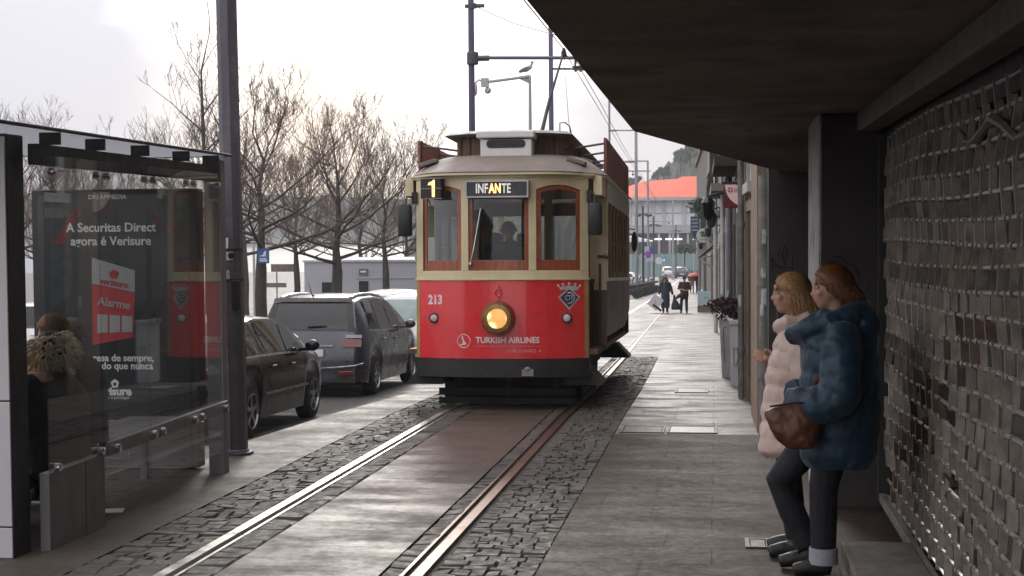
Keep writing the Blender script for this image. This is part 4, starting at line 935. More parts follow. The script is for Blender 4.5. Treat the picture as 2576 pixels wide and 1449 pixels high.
# people on the bench, backs to the glass
def sit(label, u, v, X, **k):
    p = atX(u, v, X); return figure(label, (X, p.y, zg(p.y)), R(-90), seated(**k.pop('J', {})), M_skin, trousers=M_darkj, shoes=M_shoek, vox=.025, coatlen=.18, build=k.pop('build', 1.2), **k)
f1 = sit('person in black coat with blond fur-trimmed hood, nearest on the shelter bench', 112, 868, -4.5, coat=mat('black_parka', (.022, .021, .022), .75, var=.4, scale=8, bump=.4, bscale=25), hairm=None, build=1.55, J=dict(shL=(.24, .03, 1.02), shR=(-.24, .03, 1.02), elL=(.3, .0, .74), elR=(-.3, .0, .74)))
M_fur = mat('blond_fur', (.95, .72, .5), .8, var=.35, scale=40, bump=.4, sheen=.5)
b = MB(); hc = Vector((0, .03, 1.2)); rr = random.Random(5)
b.ell(hc+Vector((0, .02, .0)), .12, .135, .14); hd_ = b.build('hood', M_coatk, f1, smooth=True); b = MB()
for k in range(1300):
    a = rr.uniform(0, 2*PI); ph = rr.uniform(-.75, .75)+.25*math.sin(a); d = Vector((math.cos(a)*math.cos(ph), math.sin(a)*math.cos(ph), math.sin(ph))); p = hc+Vector((d.x*.145, d.y*.16+.02, d.z*.155))
    q = p+d*rr.uniform(.015, .045)+Vector((rr.uniform(-.02, .02), rr.uniform(-.02, .02), -.03)); b.tube([p, lerp(p, q, .6)+Vector((0, 0, .006)), q], [.009, .007, .002], 4, cap=False)
b.build('fur_trim', M_fur, f1, smooth=True, ang=180)
sit('brown-haired person in a dark coat, middle one of three on the bench', 138, 828, -4.74, J=dict(head=(0, -.02, 1.3), neck=(0, .03, 1.15), chest=(0, .06, .94)), coat=M_coatk, hairm=M_hbr, hairlen=.09, hairn=260)
f3 = sit('grey-haired person in a dark coat, farthest on the shelter bench', 186, 838, -4.66, J=dict(head=(0, -.02, 1.26), neck=(0, .03, 1.12), chest=(0, .06, .92)), coat=mat('charcoal_coat', (.02, .019, .019), .7, var=.3, bump=.2), hairm=M_hgr, hairlen=.05, hairn=260)
# ================================================================== STREET POLE by the shelter
pp = atG(592, 1145); pl = thing('tall_pole', 'tall octagonal grey steel pole with stickers, right behind the shelter\'s far end', 'pole', (pp.x, pp.y+.06, zg(pp.y)), rot=(0, R(-.55), 0))
M_pole = mat('painted_steel_pole', (.11, .105, .12), .5, metal=.15, var=.2, scale=4, bump=.1, stretch=(3, 3, .4), dirt=.35, dirtcol=(.34, .34, .37))
b = MB()
b.loft([ring_xy((0, 0, z), r, r, 8, R(22.5)) for z, r in ((0, .11), (.04, .11), (.05, .1), (2.2, .096), (9.5, .09))]); b.build('shaft', M_pole, pl)
b = MB(); b.loft([ring_xy((0, 0, z), r, r, 8, R(22.5)) for z, r in ((-.02, .15), (.025, .15))]); b.build('base_plate', M_pole, pl)
for z in (1.62, 1.9):
    b = MB(); b.loft([ring_xy((0, 0, z-.012), .101, .101, 8, R(22.5)), ring_xy((0, 0, z+.012), .101, .101, 8, R(22.5))]); b.build('clamp', M_sdark, pl)
MB().box(.02, .1, -.13, -.085, 1.35, 1.62).build('junction_box', M_sdark, pl, bevel=.006)
for u, v, w_, h_, mm in ((577, 611, .09, .11, M_white), (588, 643, .1, .09, M_stick), (582, 690, .07, .09, M_stick), (577, 700, .04, .05, M_white), (578, 900, .05, .2, M_stick)):
    p = atY(u, v, pp.y+.06); rr = random.Random(u+v); lx, lz = p.x-pp.x, p.z-zg(pp.y)
    # on the facet of the octagon that looks towards the tram stop: y of the near face at that x
    yo = -.09 if abs(lx) < .036 else -.09+(abs(lx)-.036)
    q = MB(); pts = [(lx+w_*.5*sx_*rr.uniform(.8, 1), 0, lz+h_*.5*sz_*rr.uniform(.8, 1)) for sx_, sz_ in ((-1, -1), (0, -1.1), (1, -1), (1, 1), (0, .9), (-1, 1))]
    q.add([(x, -.0965 if abs(x) < .04 else -.0965+(abs(x)-.04)*.95, z) for x, y, z in pts], [tuple(range(6))]); q.build('sticker', mm, pl)
b = MB(); b.ell((.02, -.0985, al(588, 643)[1]+zg(YD)-zg(pp.y) if False else atY(588, 643, pp.y).z-zg(pp.y)), .032, .003, .03, 14, 6); b.build('sticker', M_blk, pl)
# ================================================================== CARS
M_tyre = mat('tyre_rubber', (.014, .014, .014), .8, bump=.2); M_rim = mat('alloy_rim', (.4, .4, .41), .3, metal=.8, var=.15, bump=0)
M_cglass = mat('car_glass', (.015, .018, .02), .04, var=.3, bump=0, rvar=.02, spec=.45)
M_cglassg = mat('pale_car_glass', (.22, .3, .29), .05, var=.2, bump=0, rvar=.02, coat=.5)
M_plast = mat('black_trim', (.02, .02, .021), .55, bump=.1)
M_lred = mat('tail_red', (.16, .012, .012), .12, var=.3, bump=0, coat=.6); M_lclr = mat('clear_lens', (.26, .26, .28), .1, var=.2, bump=0, coat=.5)
M_plate = mat('number_plate', (.62, .65, .72), .4, bump=0)
def sm(vals, k=2):
    v = np.array(vals, float)
    for _ in range(k): v[1:-1] = (v[:-2]+2*v[1:-1]+v[2:])/4
    return v
CAR = {
 'hatch': dict(L=4.2, W=1.74, H=1.44, wb=2.52, ro=.78, top=[(0, .62), (.04, .9), (.1, .97), (.45, 1.12), (.95, 1.38), (1.45, 1.44), (2.2, 1.42), (2.6, 1.33), (3.18, .99), (3.6, .9), (4.0, .78), (4.2, .58)],
               belt=[(0, .62), (.06, .9), (.5, .95), (2.0, .93), (3.1, .9), (3.6, .84), (4.0, .72), (4.2, .55)], wins=[(.72, 1.4, .95, 1.25), (1.45, 2.2, 1.3, 2.2), (2.25, 2.98, 2.25, 2.52)], rear=(.98, 1.33), front=(1.0, 1.34)),
 'van': dict(L=4.6, W=1.83, H=1.63, wb=2.84, ro=.86, top=[(0, .6), (.03, .95), (.1, 1.1), (.3, 1.48), (.42, 1.57), (.9, 1.62), (1.8, 1.63), (2.5, 1.58), (2.9, 1.46), (3.6, 1.1), (3.9, 1.0), (4.3, .88), (4.6, .6)],
             belt=[(0, .6), (.05, .97), (.5, 1.04), (2.0, 1.0), (3.3, .98), (3.9, .94), (4.3, .82), (4.6, .55)], wins=[(.62, 1.25, .78, 1.25), (1.3, 2.12, 1.3, 2.1), (2.18, 3.1, 2.16, 2.62)], rear=(1.06, 1.5), front=(1.08, 1.5)),
}
def car(label, loc, rotz, paint, style='hatch', glassm=None, group=None, detail=False, name='parked_car', roofm=None, lights=False, sc=1.0):
    S = CAR[style]; Lc, Wc, Hc = S['L'], S['W']/2, S['H']; t = thing(name, label, 'car', loc, (0, 0, rotz), group)
    gm = glassm or M_cglass; yw = [S['ro'], S['ro']+S['wb']]; rw = .315; ra = .36
    ns = 110; ys = [Lc*i/ns for i in range(ns+1)]
    ty, tz = zip(*S['top']); by, bz = zip(*S['belt'])
    top = sm(np.interp(ys, ty, tz), 4); bel = np.minimum(sm(np.interp(ys, by, bz), 4), top-.004)
    hw = sm(Wc*np.interp(ys, [0, .06, .35, 1.2, Lc-1.2, Lc-.4, Lc-.08, Lc], [.84, .92, .985, 1, 1, .95, .85, .74]), 4)
    low0 = np.interp(ys, [0, .25, .7, Lc-.7, Lc-.2, Lc], [.3, .24, .2, .2, .22, .28])
    def gw(i, z): return lerp(hw[i]*.955, hw[i]*(.68 if style == 'van' else .74), min(1, max(0, (z-bel[i])/(Hc-.95))))
    rings = []
    for i, y in enumerate(ys):
        arch = 0
        for w_ in yw:
            if abs(y-w_) < ra: arch = max(arch, .31+math.sqrt(ra*ra-(y-w_)**2))
        lo = max(low0[i], arch); be = bel[i]; tp = top[i]; h = hw[i]
        half = [(0, low0[i]+.02), (h*.86, min(low0[i]+.02, lo)), (h*.965, lo), (h, max(lo+.015, lerp(lo, be, .45))), (h*.992, max(lo+.02, lerp(lo, be, .8))), (h*.955, be), (gw(i, lerp(be, tp, .5)), lerp(be, tp, .5)), (gw(i, tp)*.99, lerp(be, tp, .9)), (gw(i, tp)*.86, tp-.03*min(1, (tp-be)*2)), (gw(i, tp)*.5, tp-.008*min(1, (tp-be)*2)), (0, tp+.004)]
        if arch: half[1] = (h*.8, low0[i]+.02); half[2] = (h*.965, lo)
        rings.append([(x, y-Lc/2, z) for x, z in half] + [(-x, y-Lc/2, z) for x, z in half[-2:0:-1]])
    b = MB(); b.loft(rings); body = b.build('body', [paint], t, smooth=True, ang=35)
    def I(y): return min(ns, max(0, int(round(y/Lc*ns))))
    def side(y, q, s, off=.006):
        f = min(ns-1, max(0, y/Lc*ns)); i = int(f); r = f-i; be = lerp(bel[i], bel[i+1], r); tp = lerp(top[i], top[i+1], r); z = lerp(be, tp, q); h = lerp(hw[i], hw[i+1], r)
        x = lerp(h*.955, h*(.68 if style == 'van' else .74), min(1, max(0, (z-be)/(Hc-.95)))); return (s*(x+off), y-Lc/2, z)
    for s in (-1, 1):
        for a, c, at_, ct in S['wins']:
            b = MB(); b.grid([[side(lerp(lerp(a, at_, q), lerp(c, ct, q), k/8), lerp(.06, .86, q), s) for k in range(9)] for q in (0, .33, .66, 1)]); b.build('side_window', gm, t, smooth=True)
        b = MB(); a, c = S['wins'][0][0]-.08, S['wins'][-1][1]+.1
        b.grid([[side(lerp(a, c, k/20), q, s, .004) for k in range(21)] for q in (.0, .05)]); b.build('belt_strip', M_rim if detail else M_plast, t)
        for a in (S['wins'][1][0]-.03, S['wins'][2][0]-.03):     # door seams and handles
            i = I(a); b = MB(); b.grid([[(s*(hw[i]*1.0+.003), a-Lc/2+q, z) for z in (.3, .5, bel[i]*.8)] for q in (0, .012)]); b.build('door_seam', M_plast, t)
            b = MB(); i = I(a+.12); b.obox((s*(hw[i]+.008), a+.14-Lc/2, bel[i]-.13), (.03, .17, .028)); b.build('door_handle', paint, t, bevel=.008)
        b = MB(); yb, zbm = S['wins'][2][1]-.1, bel[I(S['wins'][2][1]-.1)]
        b.ell((s*(Wc+.1), yb-Lc/2, zbm+.09), .1, .055, .075, 14, 10); b.box(min(s*(Wc-.08), s*(Wc+.06)), max(s*(Wc-.08), s*(Wc+.06)), yb-.03-Lc/2, yb+.03-Lc/2, zbm+.02, zbm+.06); b.build('mirror', paint if detail else M_plast, t, smooth=True)
        for w_ in yw:
            b = MB(); b.lathe([(.2, -.09), (rw, -.085), (rw+.003, -.03), (rw-.01, .09), (.21, .1), (.2, .08)], (s*(Wc-.1), w_-Lc/2, rw), 'x', 28); wh = b.build('wheel', M_tyre, t, smooth=True, ang=50)
            b = MB(); e = s*(Wc-.1)
            b.lathe([(.2, e*0+s*.06), (.215, s*.1), (.205, s*.104), (.195, s*.05)], (e, w_-Lc/2, rw), 'x', 24); b.lathe([(.055, s*.04), (.05, s*.095), (.01, s*.1)], (e, w_-Lc/2, rw), 'x', 14)
            for k in range(5 if style == 'hatch' else 7):
                a = 2*PI*k/(5 if style == 'hatch' else 7)+.3; b.obox((e+s*.075, w_-Lc/2+math.cos(a)*.12, rw+math.sin(a)*.12), (.03, .17, .05), (a, 0, 0))
            b.build('rim', M_rim, wh)
    def rearpt(x, z, off=.008):
        m_ = len(ys)//3; k = np.argmax(top[:m_] >= z); y = np.interp(z, top[:k+1], ys[:k+1]) if k > 0 else 0
        return (x, y-Lc/2-off+.02*(x/Wc)**6, z+off*.4)
    def frontpt(x, z, off=.008):
        m_ = len(ys)//2; tt = top[m_:][::-1]; yy2 = ys[m_:][::-1]; y = np.interp(z, tt, yy2); return (x, y-Lc/2+off*.6, z+off*.8)
    z0, z1 = S['rear']; w0 = .62 if style == 'van' else .52
    b = MB(); b.grid([[rearpt(lerp(-lerp(w0+.02, w0-.07, q), lerp(w0+.02, w0-.07, q), k/10), lerp(z0, z1, q)) for k in range(11)] for q in (0, .25, .5, .75, 1)]); rwd = b.build('rear_window', gm, t, smooth=True)
    z0, z1 = S['front']
    b = MB(); b.grid([[frontpt(lerp(-lerp(.68, .54, q), lerp(.68, .54, q), k/6), lerp(z0, z1, q)) for k in range(7)] for q in (0, .5, 1)]); b.build('windscreen', gm, t, smooth=True)
    b = MB(); b.box(-Wc*.82, Wc*.82, .35-Lc/2, Lc/2-.35, .19, .6); b.build('underbody', M_blk, t)
    b = MB(); b.box(-.26, .26, -Lc/2-.03, -Lc/2+.02, .66 if style == 'van' else .5, .77 if style == 'van' else .61); pt = b.build('number_plate', M_plate, t, bevel=.004)
    for s in (-1, 1):
        if style == 'van':
            b = MB(); b.grid([[rearpt(s*lerp(.6, .86, k/6), z, .02+.01) for k in range(7)] for z in (.94, .965, .99)]); b.build('tail_lamp', M_lclr, t, smooth=True)
            b = MB(); b.grid([[rearpt(s*lerp(.56, .86, k/6), z, .032) for k in range(7)] for z in (.8, .86, .92)]); b.build('tail_lamp', M_lred, t, smooth=True)
        else:
            b = MB(); b.obox((s*Wc*.74, -Lc/2+.05, .79), (.26, .1, .15), (0, 0, s*.25)); b.build('tail_lamp', M_lred, t, bevel=.02)
        b = MB(); b.obox((s*Wc*.66, Lc/2-.14, .66), (.34, .16, .12), (0, 0, -s*.4)); b.build('headlight', M_lclr, t, bevel=.03)
    if detail and style == 'van':
        b = MB(); b.grid([[rearpt(x, z, .03) for x in (-.64, -.35, 0, .35, .64)] for z in (1.5, 1.53, 1.565)]); b.build('spoiler_strip', M_plast, t, smooth=True)
        b = MB()
        for s in (-1, 1): b.grid([[rearpt(s*lerp(lerp(.63, .56, (z-1.06)/.44), lerp(.74, .64, (z-1.06)/.44), k/3), z, .012) for k in range(4)] for z in (1.05, 1.2, 1.35, 1.5)])
        b.build('rear_pillar_trim', M_blk, t, smooth=True)
        b = MB(); b.tube([rearpt(-.02, 1.115, .03), rearpt(.28, 1.13, .035)], [.018, .009], 6); b.build('rear_wiper', M_blk, t)
        b = MB()
        for dzz in (0, .05): b.tube([rearpt(-.075-.24, .9+dzz, .016), rearpt(0-.24, .95+dzz, .02), rearpt(.075-.24, .9+dzz, .016)], .013, 5)
        b.build('chevron_badge', M_chrome, t)
        b = MB(); b.tube([rearpt(x, .815, .02) for x in (-.4, 0, .4)], .014, 6); b.build('chrome_bar', M_chrome, t)
        b = MB(); b.tube([rearpt(x, .47+.06*(x/.9)**2, .01) if abs(x) < .88 else (x, .06-Lc/2, .55) for x in [-.88+.11*i for i in range(17)]], .016, 6); b.build('bumper_chrome', M_chrome, t)
        for s in (-1, 1): b = MB(); b.obox((s*.62, -Lc/2+.005, .4), (.24, .05, .07), (0, 0, s*.15)); b.build('reflector', M_lred, t, bevel=.01)
        b = MB(); b.box(-.78, .78, -Lc/2+.0, -Lc/2+.2, .24, .34); b.build('lower_bumper', M_plast, t, bevel=.02)
        b = MB(); b.tube([(-.05, .55-Lc/2, 1.6), (-.07, .52-Lc/2, 1.63), (-.1, .42-Lc/2, 1.82)], [.02, .008, .004], 6); b.build('antenna', M_blk, t)
        for s in (-1, 1):
            pts = [side(y, 1.0, s, -.1) for y in (.5, .8, 1.4, 2.0, 2.5, 2.85, 3.4)]; b = MB(); b.tube([(p[0], p[1], p[2]-.005) for p in pts], .028, 8); b.build('roof_rail', mat('silver_paint', (.55, .55, .56), .28, metal=.5, var=.05, bump=0, coat=.6), t, smooth=True)
    if detail and style == 'hatch':
        for s in (-1, 1): b = MB(); b.box(min(s*(Wc-.01), s*(Wc+.012)), max(s*(Wc-.01), s*(Wc+.012)), 1.25-Lc/2, 3.0-Lc/2, .47, .495); b.build('rub_strip', M_rim, t)
    return t
def carpos(x, y): return (x, y, zg(y)-.3)
M_mar = mat('paint_black_maroon', (.009, .0045, .004), .2, metal=.2, var=.2, scale=2, bump=.01, coat=.3, spec=.35, dirt=.1, dirtcol=(.02, .017, .015))
M_gry = mat('paint_gunmetal', (.055, .06, .075), .28, metal=.3, var=.1, scale=2, bump=.01, coat=.5, dirt=.12, dirtcol=(.1, .1, .1))
M_slv = mat('paint_silver', (.5, .5, .51), .28, metal=.5, var=.05, scale=2, bump=0, coat=.8)
M_wht = mat('paint_white', (.72, .72, .72), .3, var=.04, scale=2, bump=0, coat=.8)
M_nav = mat('paint_dark_blue', (.02, .025, .04), .25, metal=.3, var=.1, bump=0, coat=.8)
sl1 = math.atan2(-.03, 1)
c1 = car('black maroon hatchback parked half hidden by the tall grey pole', carpos(-6.26, 18.5), R(-1.5), M_mar, 'hatch', detail=True)
c2 = car('dark grey people carrier seen from behind, parked left of the tram', carpos(-6.33, 25.2), R(-.2), M_gry, 'van', detail=True)
for c in (c1, c2): c.rotation_euler[0] = -.028
car('pale silver car with greenish rear window, between the grey people carrier and the tram', carpos(-6.35, 33.2), 0, M_slv, 'van', M_cglassg)
car('white car parked beyond the pale silver one, only its roof in view', carpos(-8.6, 40.5), 0, M_wht, 'van', M_cglassg)
car('dark blue car beside the tram\'s left flank, beyond the white roofed car', carpos(-8.3, 48.5), 0, M_nav, 'hatch')
car('white car glimpsed past the shelter end wall, left of the display case', carpos(-13.9, 29.5), R(80), M_wht, 'hatch')
# ================================================================== TREES
M_bark = mat('plane_bark', (.06, .05, .043), .9, var=.4, scale=8, bump=.6, bscale=30, dirt=.4, dirtcol=(.03, .04, .015))
M_twig = mat('bare_twigs', (.13, .1, .083), .9, var=.3, bump=0)
def tree_mesh(seed, H, tr, fork, spread, limbs=14, up=.45, twr=.006, dens=1.0):
    rr = random.Random(seed); tb = MB(); cb = MB()
    def bez(p, d, ln, n, curve, wob):
        pts = [p.copy()]; d = d.normalized()
        for i in range(n):
            d = (d+Vector((rr.uniform(-wob, wob), rr.uniform(-wob, wob), curve/n+rr.uniform(-wob, wob)*.6))).normalized(); pts.append(pts[-1]+d*ln/n)
        return pts
    trunk = [Vector((0, 0, -.3)), Vector((0, 0, .0))]
    for i in range(1, 9): trunk.append(Vector((rr.uniform(-.05, .05)*i*.4, rr.uniform(-.05, .05)*i*.4, H*.86*i/8)))
    def rad(z): return tr*(1.25 if z < .2 else 1)*max(.05, (1-max(0, z-.3)/(H*.9))**(.9 if z > fork else .35))
    tb.tube(trunk, [rad(p.z) for p in trunk], 10)
    def at(z):
        for a, c in zip(trunk[:-1], trunk[1:]):
            if a.z <= z <= c.z: return lerp(a, c, (z-a.z)/(c.z-a.z))
        return trunk[-1]
    def grow(p, d, ln, r, lv):
        n = (6, 5, 3, 2)[lv]; pts = bez(p, d, ln, n, (.5*up, .35, .25, .1)[lv]+(.25 if lv else 0), (.16, .2, .22, .25)[lv])
        (tb if lv == 0 else cb).tube(pts, [max(twr*.6, r*(1-.75*i/n)) for i in range(n+1)], (7, 5, 3, 3)[lv], cap=False)
        if lv == 3: return
        for k in range(int((7, 6, 4)[lv]*dens+.5)):
            f = rr.uniform(.2, 1) if lv else rr.uniform(.25, 1); i = min(n-1, int(f*n)); q = lerp(pts[i], pts[i+1], f*n-i); dd = (pts[i+1]-pts[i]).normalized()
            ax = Vector((rr.uniform(-1, 1), rr.uniform(-1, 1), rr.uniform(-.25, 1))).normalized(); nd = (dd*.75+ax*.85).normalized()
            grow(q, nd, ln*rr.uniform(.42, .72)*(1.12-.45*f), max(twr, r*.5*(1-.5*f)), lv+1)
    for k in range(limbs):
        z = lerp(fork, H*.8, (k/limbs)**1.05)+rr.uniform(-.1, .15); a = k*2.4+rr.uniform(-.4, .4); el = lerp(.12, 1.05, k/limbs)*rr.uniform(.8, 1.2)
        ln = spread*lerp(1.25, .62, k/limbs)*rr.uniform(.8, 1.2); grow(at(z), Vector((math.cos(a)*math.cos(el), math.sin(a)*math.cos(el), math.sin(el))), ln, rad(z)*.5, 0)
    grow(trunk[-1], Vector((0, 0, 1)), H*.2, tr*.16, 1)
    return tb, cb
def tree(label, loc, seed, H, tr, fork, spread, group='bare plane trees along the car park', **k):
    t = thing('bare_tree', label, 'tree', loc, (0, 0, seed), group); a, c = tree_mesh(seed, H, tr, fork, spread, **k)
    a.build('trunk', M_bark, t, smooth=True, ang=180, recalc=False); c.build('crown', M_twig, t, recalc=False); return t
def tpos(u, Y): p = atY(u, 600, Y); return (p.x, Y, zg(Y)-.3)
tA = tree('bare plane tree with mossy trunk carrying a small blue sign, right of the tall pole', tpos(655, 38), 11, 6.6, .17, 2.5, 3.0)
tB = tree('bare plane tree with dark trunk in front of the low pale building', tpos(849, 42), 23, 6.4, .17, 2.3, 3.1)
tC = tree('slender bare tree nearest the tram\'s left mirror', tpos(968, 54), 37, 6.5, .14, 2.6, 2.8)
tD = tree('tallest slim bare tree, left of the tall grey pole', tpos(522, 36), 41, 9.3, .1, 2.4, 2.1, limbs=13, dens=.62)
k_ = 0
lab = ['faint bare tree at the far left edge, above the shelter roof', 'bare tree over the left half of the shelter roof', 'bare tree behind the shelter, over its second glass pane', 'bare tree behind the shelter\'s right-hand panes, left of the tallest one',
       'hazy bare tree between the tall pole and the mossy trunk', 'hazy bare tree filling the gap between the two nearest trunks', 'hazy small bare tree behind the low pale building', 'low bare tree behind the slender one, next to the tram']
for (u, Y, s, src, rz) in ((25, 52, 1.1, tA, 1), (130, 56, 1.05, tB, 2.2), (215, 50, .95, tC, 3.1), (330, 58, .95, tA, 4.4), (610, 60, 1.25, tB, .6), (745, 66, 1.1, tC, 5), (905, 76, 1.05, tA, 2.9), (1020, 70, .95, tB, 4.0)):
    c = copy_tree(src); p = tpos(u, Y); c.location = p; c.rotation_euler = (0, 0, rz); c.scale = (s, s, s); c['label'] = lab[k_]; k_ += 1
# blue sign on the mossy trunk
p = atY(663, 643, 37.6); bs_ = thing('blue_sign', 'small blue notice with white picture fixed to the mossy tree trunk', 'sign', (p.x, 37.6, p.z-.2))
MB().box(-.15, .15, -.02, .02, 0, .38).build('plate', mat('sign_blue', (.03, .13, .36), .4, var=.1, bump=0), bs_, bevel=.01)
b = MB(); b.box(-.1, .1, -.024, -.021, .05, .08); b.box(-.1, .08, -.024, -.021, .1, .13); b.add([(x, -.0235, z) for x, z in ((-.09, .2), (-.02, .21), (.02, .3), (.06, .33), (.08, .26), (.05, .2), (.1, .18), (-.09, .18))], [tuple(range(8))]); b.build('pictogram', M_lett, bs_)
MB().box(-.02, .02, .02, .2, .15, .19).build('bracket', M_plast, bs_)
# low pale building by the quay
p0 = atY(765, 660, 56); p1 = atY(1110, 660, 56)
wb = thing('low_building', 'long low pale building with flat roof behind the parked cars', 'building', (p0.x, 56, zg(56)-.3)); Wb = p1.x-p0.x; hb = p0.z-zg(56)+.3
M_pb = mat('pale_render', (.4, .41, .45), .7, var=.06, scale=.8, bump=.05, dirt=.15, dirtcol=(.25, .25, .27))
MB().box(0, Wb, 0, 6, 0, hb).build('wall', M_pb, wb); MB().box(-.05, Wb+.05, -.05, 6.05, hb+.002, hb+.08).build('roof', mat('pale_roof_edge', (.5, .5, .53), .7), wb)
def onb(u, v): q = atY(u, v, 55.95); return q.x-p0.x, q.z-zg(56)+.3
for (ua, va, uc, vc, nm, mm) in ((903, 707, 926, 735, 'door', M_glassd), (903, 676, 925, 692, 'sign_plate', mat('grey_plate', (.13, .13, .14), .5)), (810, 710, 846, 735, 'window', M_glassd)):
    a, c = onb(ua, vc), onb(uc, va); MB().box(a[0], c[0], -.05, -.002, a[1], c[1]).build(nm, mm, wb)
b = MB(); a = onb(905, 684); b.box(a[0]+.03, a[0]+.24, -.056, -.051, a[1]-.02, a[1]+.04); b.build('sign_lettering', M_lett, wb)
b = MB(); a = onb(895, 701); b.box(a[0], Wb, -.03, -.002, a[1], a[1]+.03); b.build('string_course', M_pb, wb)
# quay lamp post, sign frame, bushes behind the trees
q = tpos(757, 60); t = thing('quay_sign', 'dark framed sign boards on the quay, seen between the bare trunks', 'sign', tpos(722, 66))
b = MB(); b.tube([(-.5, 0, 0), (-.5, 0, 2.25)], .03, 6); b.tube([(.35, 0, 0), (.35, 0, 2.25)], .03, 6); b.build('posts', mat('brown_board', (.2, .16, .14), .7), t)
b = MB(); b.box(-.75, .5, -.05, .05, 2.25, 2.6); b.box(-1.1, -.05, -.1, -.02, 1.55, 1.75); b.build('boards', mat('brown_board', (.2, .16, .14), .7), t)
for (u, Y, lb) in ((638, 74, 'thin lamp post on the quay left of the mossy trunk'), (921, 80, 'thin lamp post on the quay above the low building'), (147, 60, 'pale post behind the shelter\'s first pane')):
    p = tpos(u, Y); t = thing('quay_post', lb, 'post', p); b = MB(); b.tube([(0, 0, 0), (0, 0, 5.2)], .07, 8); b.build('shaft', mat('pale_grey_post', (.4, .4, .42), .5), t); MB().lathe([(.03, 5.2), (.16, 5.25), (.14, 5.4), (.02, 5.45)], n=12).build('cap', M_plast, t)
# hire scooters: green stems with handlebars
def scooter(label, u, v, Y):
    q = atY(u, v, Y); t = thing('hire_scooter', label, 'scooter', (q.x, Y, zg(Y)-.3), (0, 0, R(25)), 'green hire scooters by the tall pole')
    g = mat('scooter_green', (.02, .55, .16), .4, var=.1, bump=0)
    b = MB(); b.tube([(0, -.42, .2), (0, -.36, .6), (0, -.28, 1.12)], .035, 8); b.tube([(-.26, -.26, 1.16), (0, -.28, 1.13), (.26, -.26, 1.16)], .022, 8); b.build('stem', g, t, smooth=True)
    MB().box(-.08, .08, -.38, .35, .14, .19).build('deck', M_plast, t, bevel=.01)
    for y in (-.46, .45): b = MB(); b.lathe([(.06, -.03), (.12, -.025), (.12, .025), (.06, .03)], (0, y, .12), 'x', 18); b.build('wheel', M_tyre, t, smooth=True)
    b = MB()
    for s in (-1, 1): b.tube([(s*.27, -.26, 1.165), (s*.36, -.25, 1.18)], .026, 8)
    b.build('grips', M_blk, t)
scooter('green hire scooter showing between the tall pole and the grey people carrier', 640, 770, 24.5); scooter('green hire scooter right against the tall pole', 616, 770, 23.6)
# ================================================================== RIGHT-HAND HOUSES
CRT = CAMROT.transposed()
def proj(p): q = CRT @ (Vector(p)-Vector((0, 0, CZ))); return 1288+FPX*q.x/-q.z, 724.5-FPX*q.y/-q.z
def fx(y): return float(np.interp(y, [14, 15.4, 20, 30, 40, 60, 72, 100, 125], [.47, .47, .42, .33, .25, .02, -.22, -.9, -1.55]))
def yfac(u, off=0):
    lo, hi = 15.4, 124
    for _ in range(40):
        m_ = (lo+hi)/2
        if proj((fx(m_)-off, m_, 1.5))[0] > u: lo = m_
        else: hi = m_
    return lo
def zat(v, y): return atY(1850, v, y).z
M_beige = mat('beige_granite', (.26, .19, .14), .75, var=.2, scale=3, bump=.2, dirt=.3); M_drk = mat('dark_stone', (.06, .05, .044), .8, var=.35, scale=3, bump=.3, dirt=.4)
M_mid = mat('grey_plaster', (.13, .12, .11), .8, var=.25, scale=2, bump=.2, dirt=.5); M_pale = mat('pale_plaster', (.22, .205, .185), .8, var=.2, scale=2, bump=.2, dirt=.4)
M_tile = mat('azulejo_grey', (.26, .29, .3), .4, var=.3, scale=9, bump=.1, dirt=.3); M_irn = mat('wrought_iron', (.03, .035, .035), .5, metal=.4, bump=.1)
M_wwood = mat('white_joinery', (.5, .5, .48), .5, var=.15, dirt=.3)
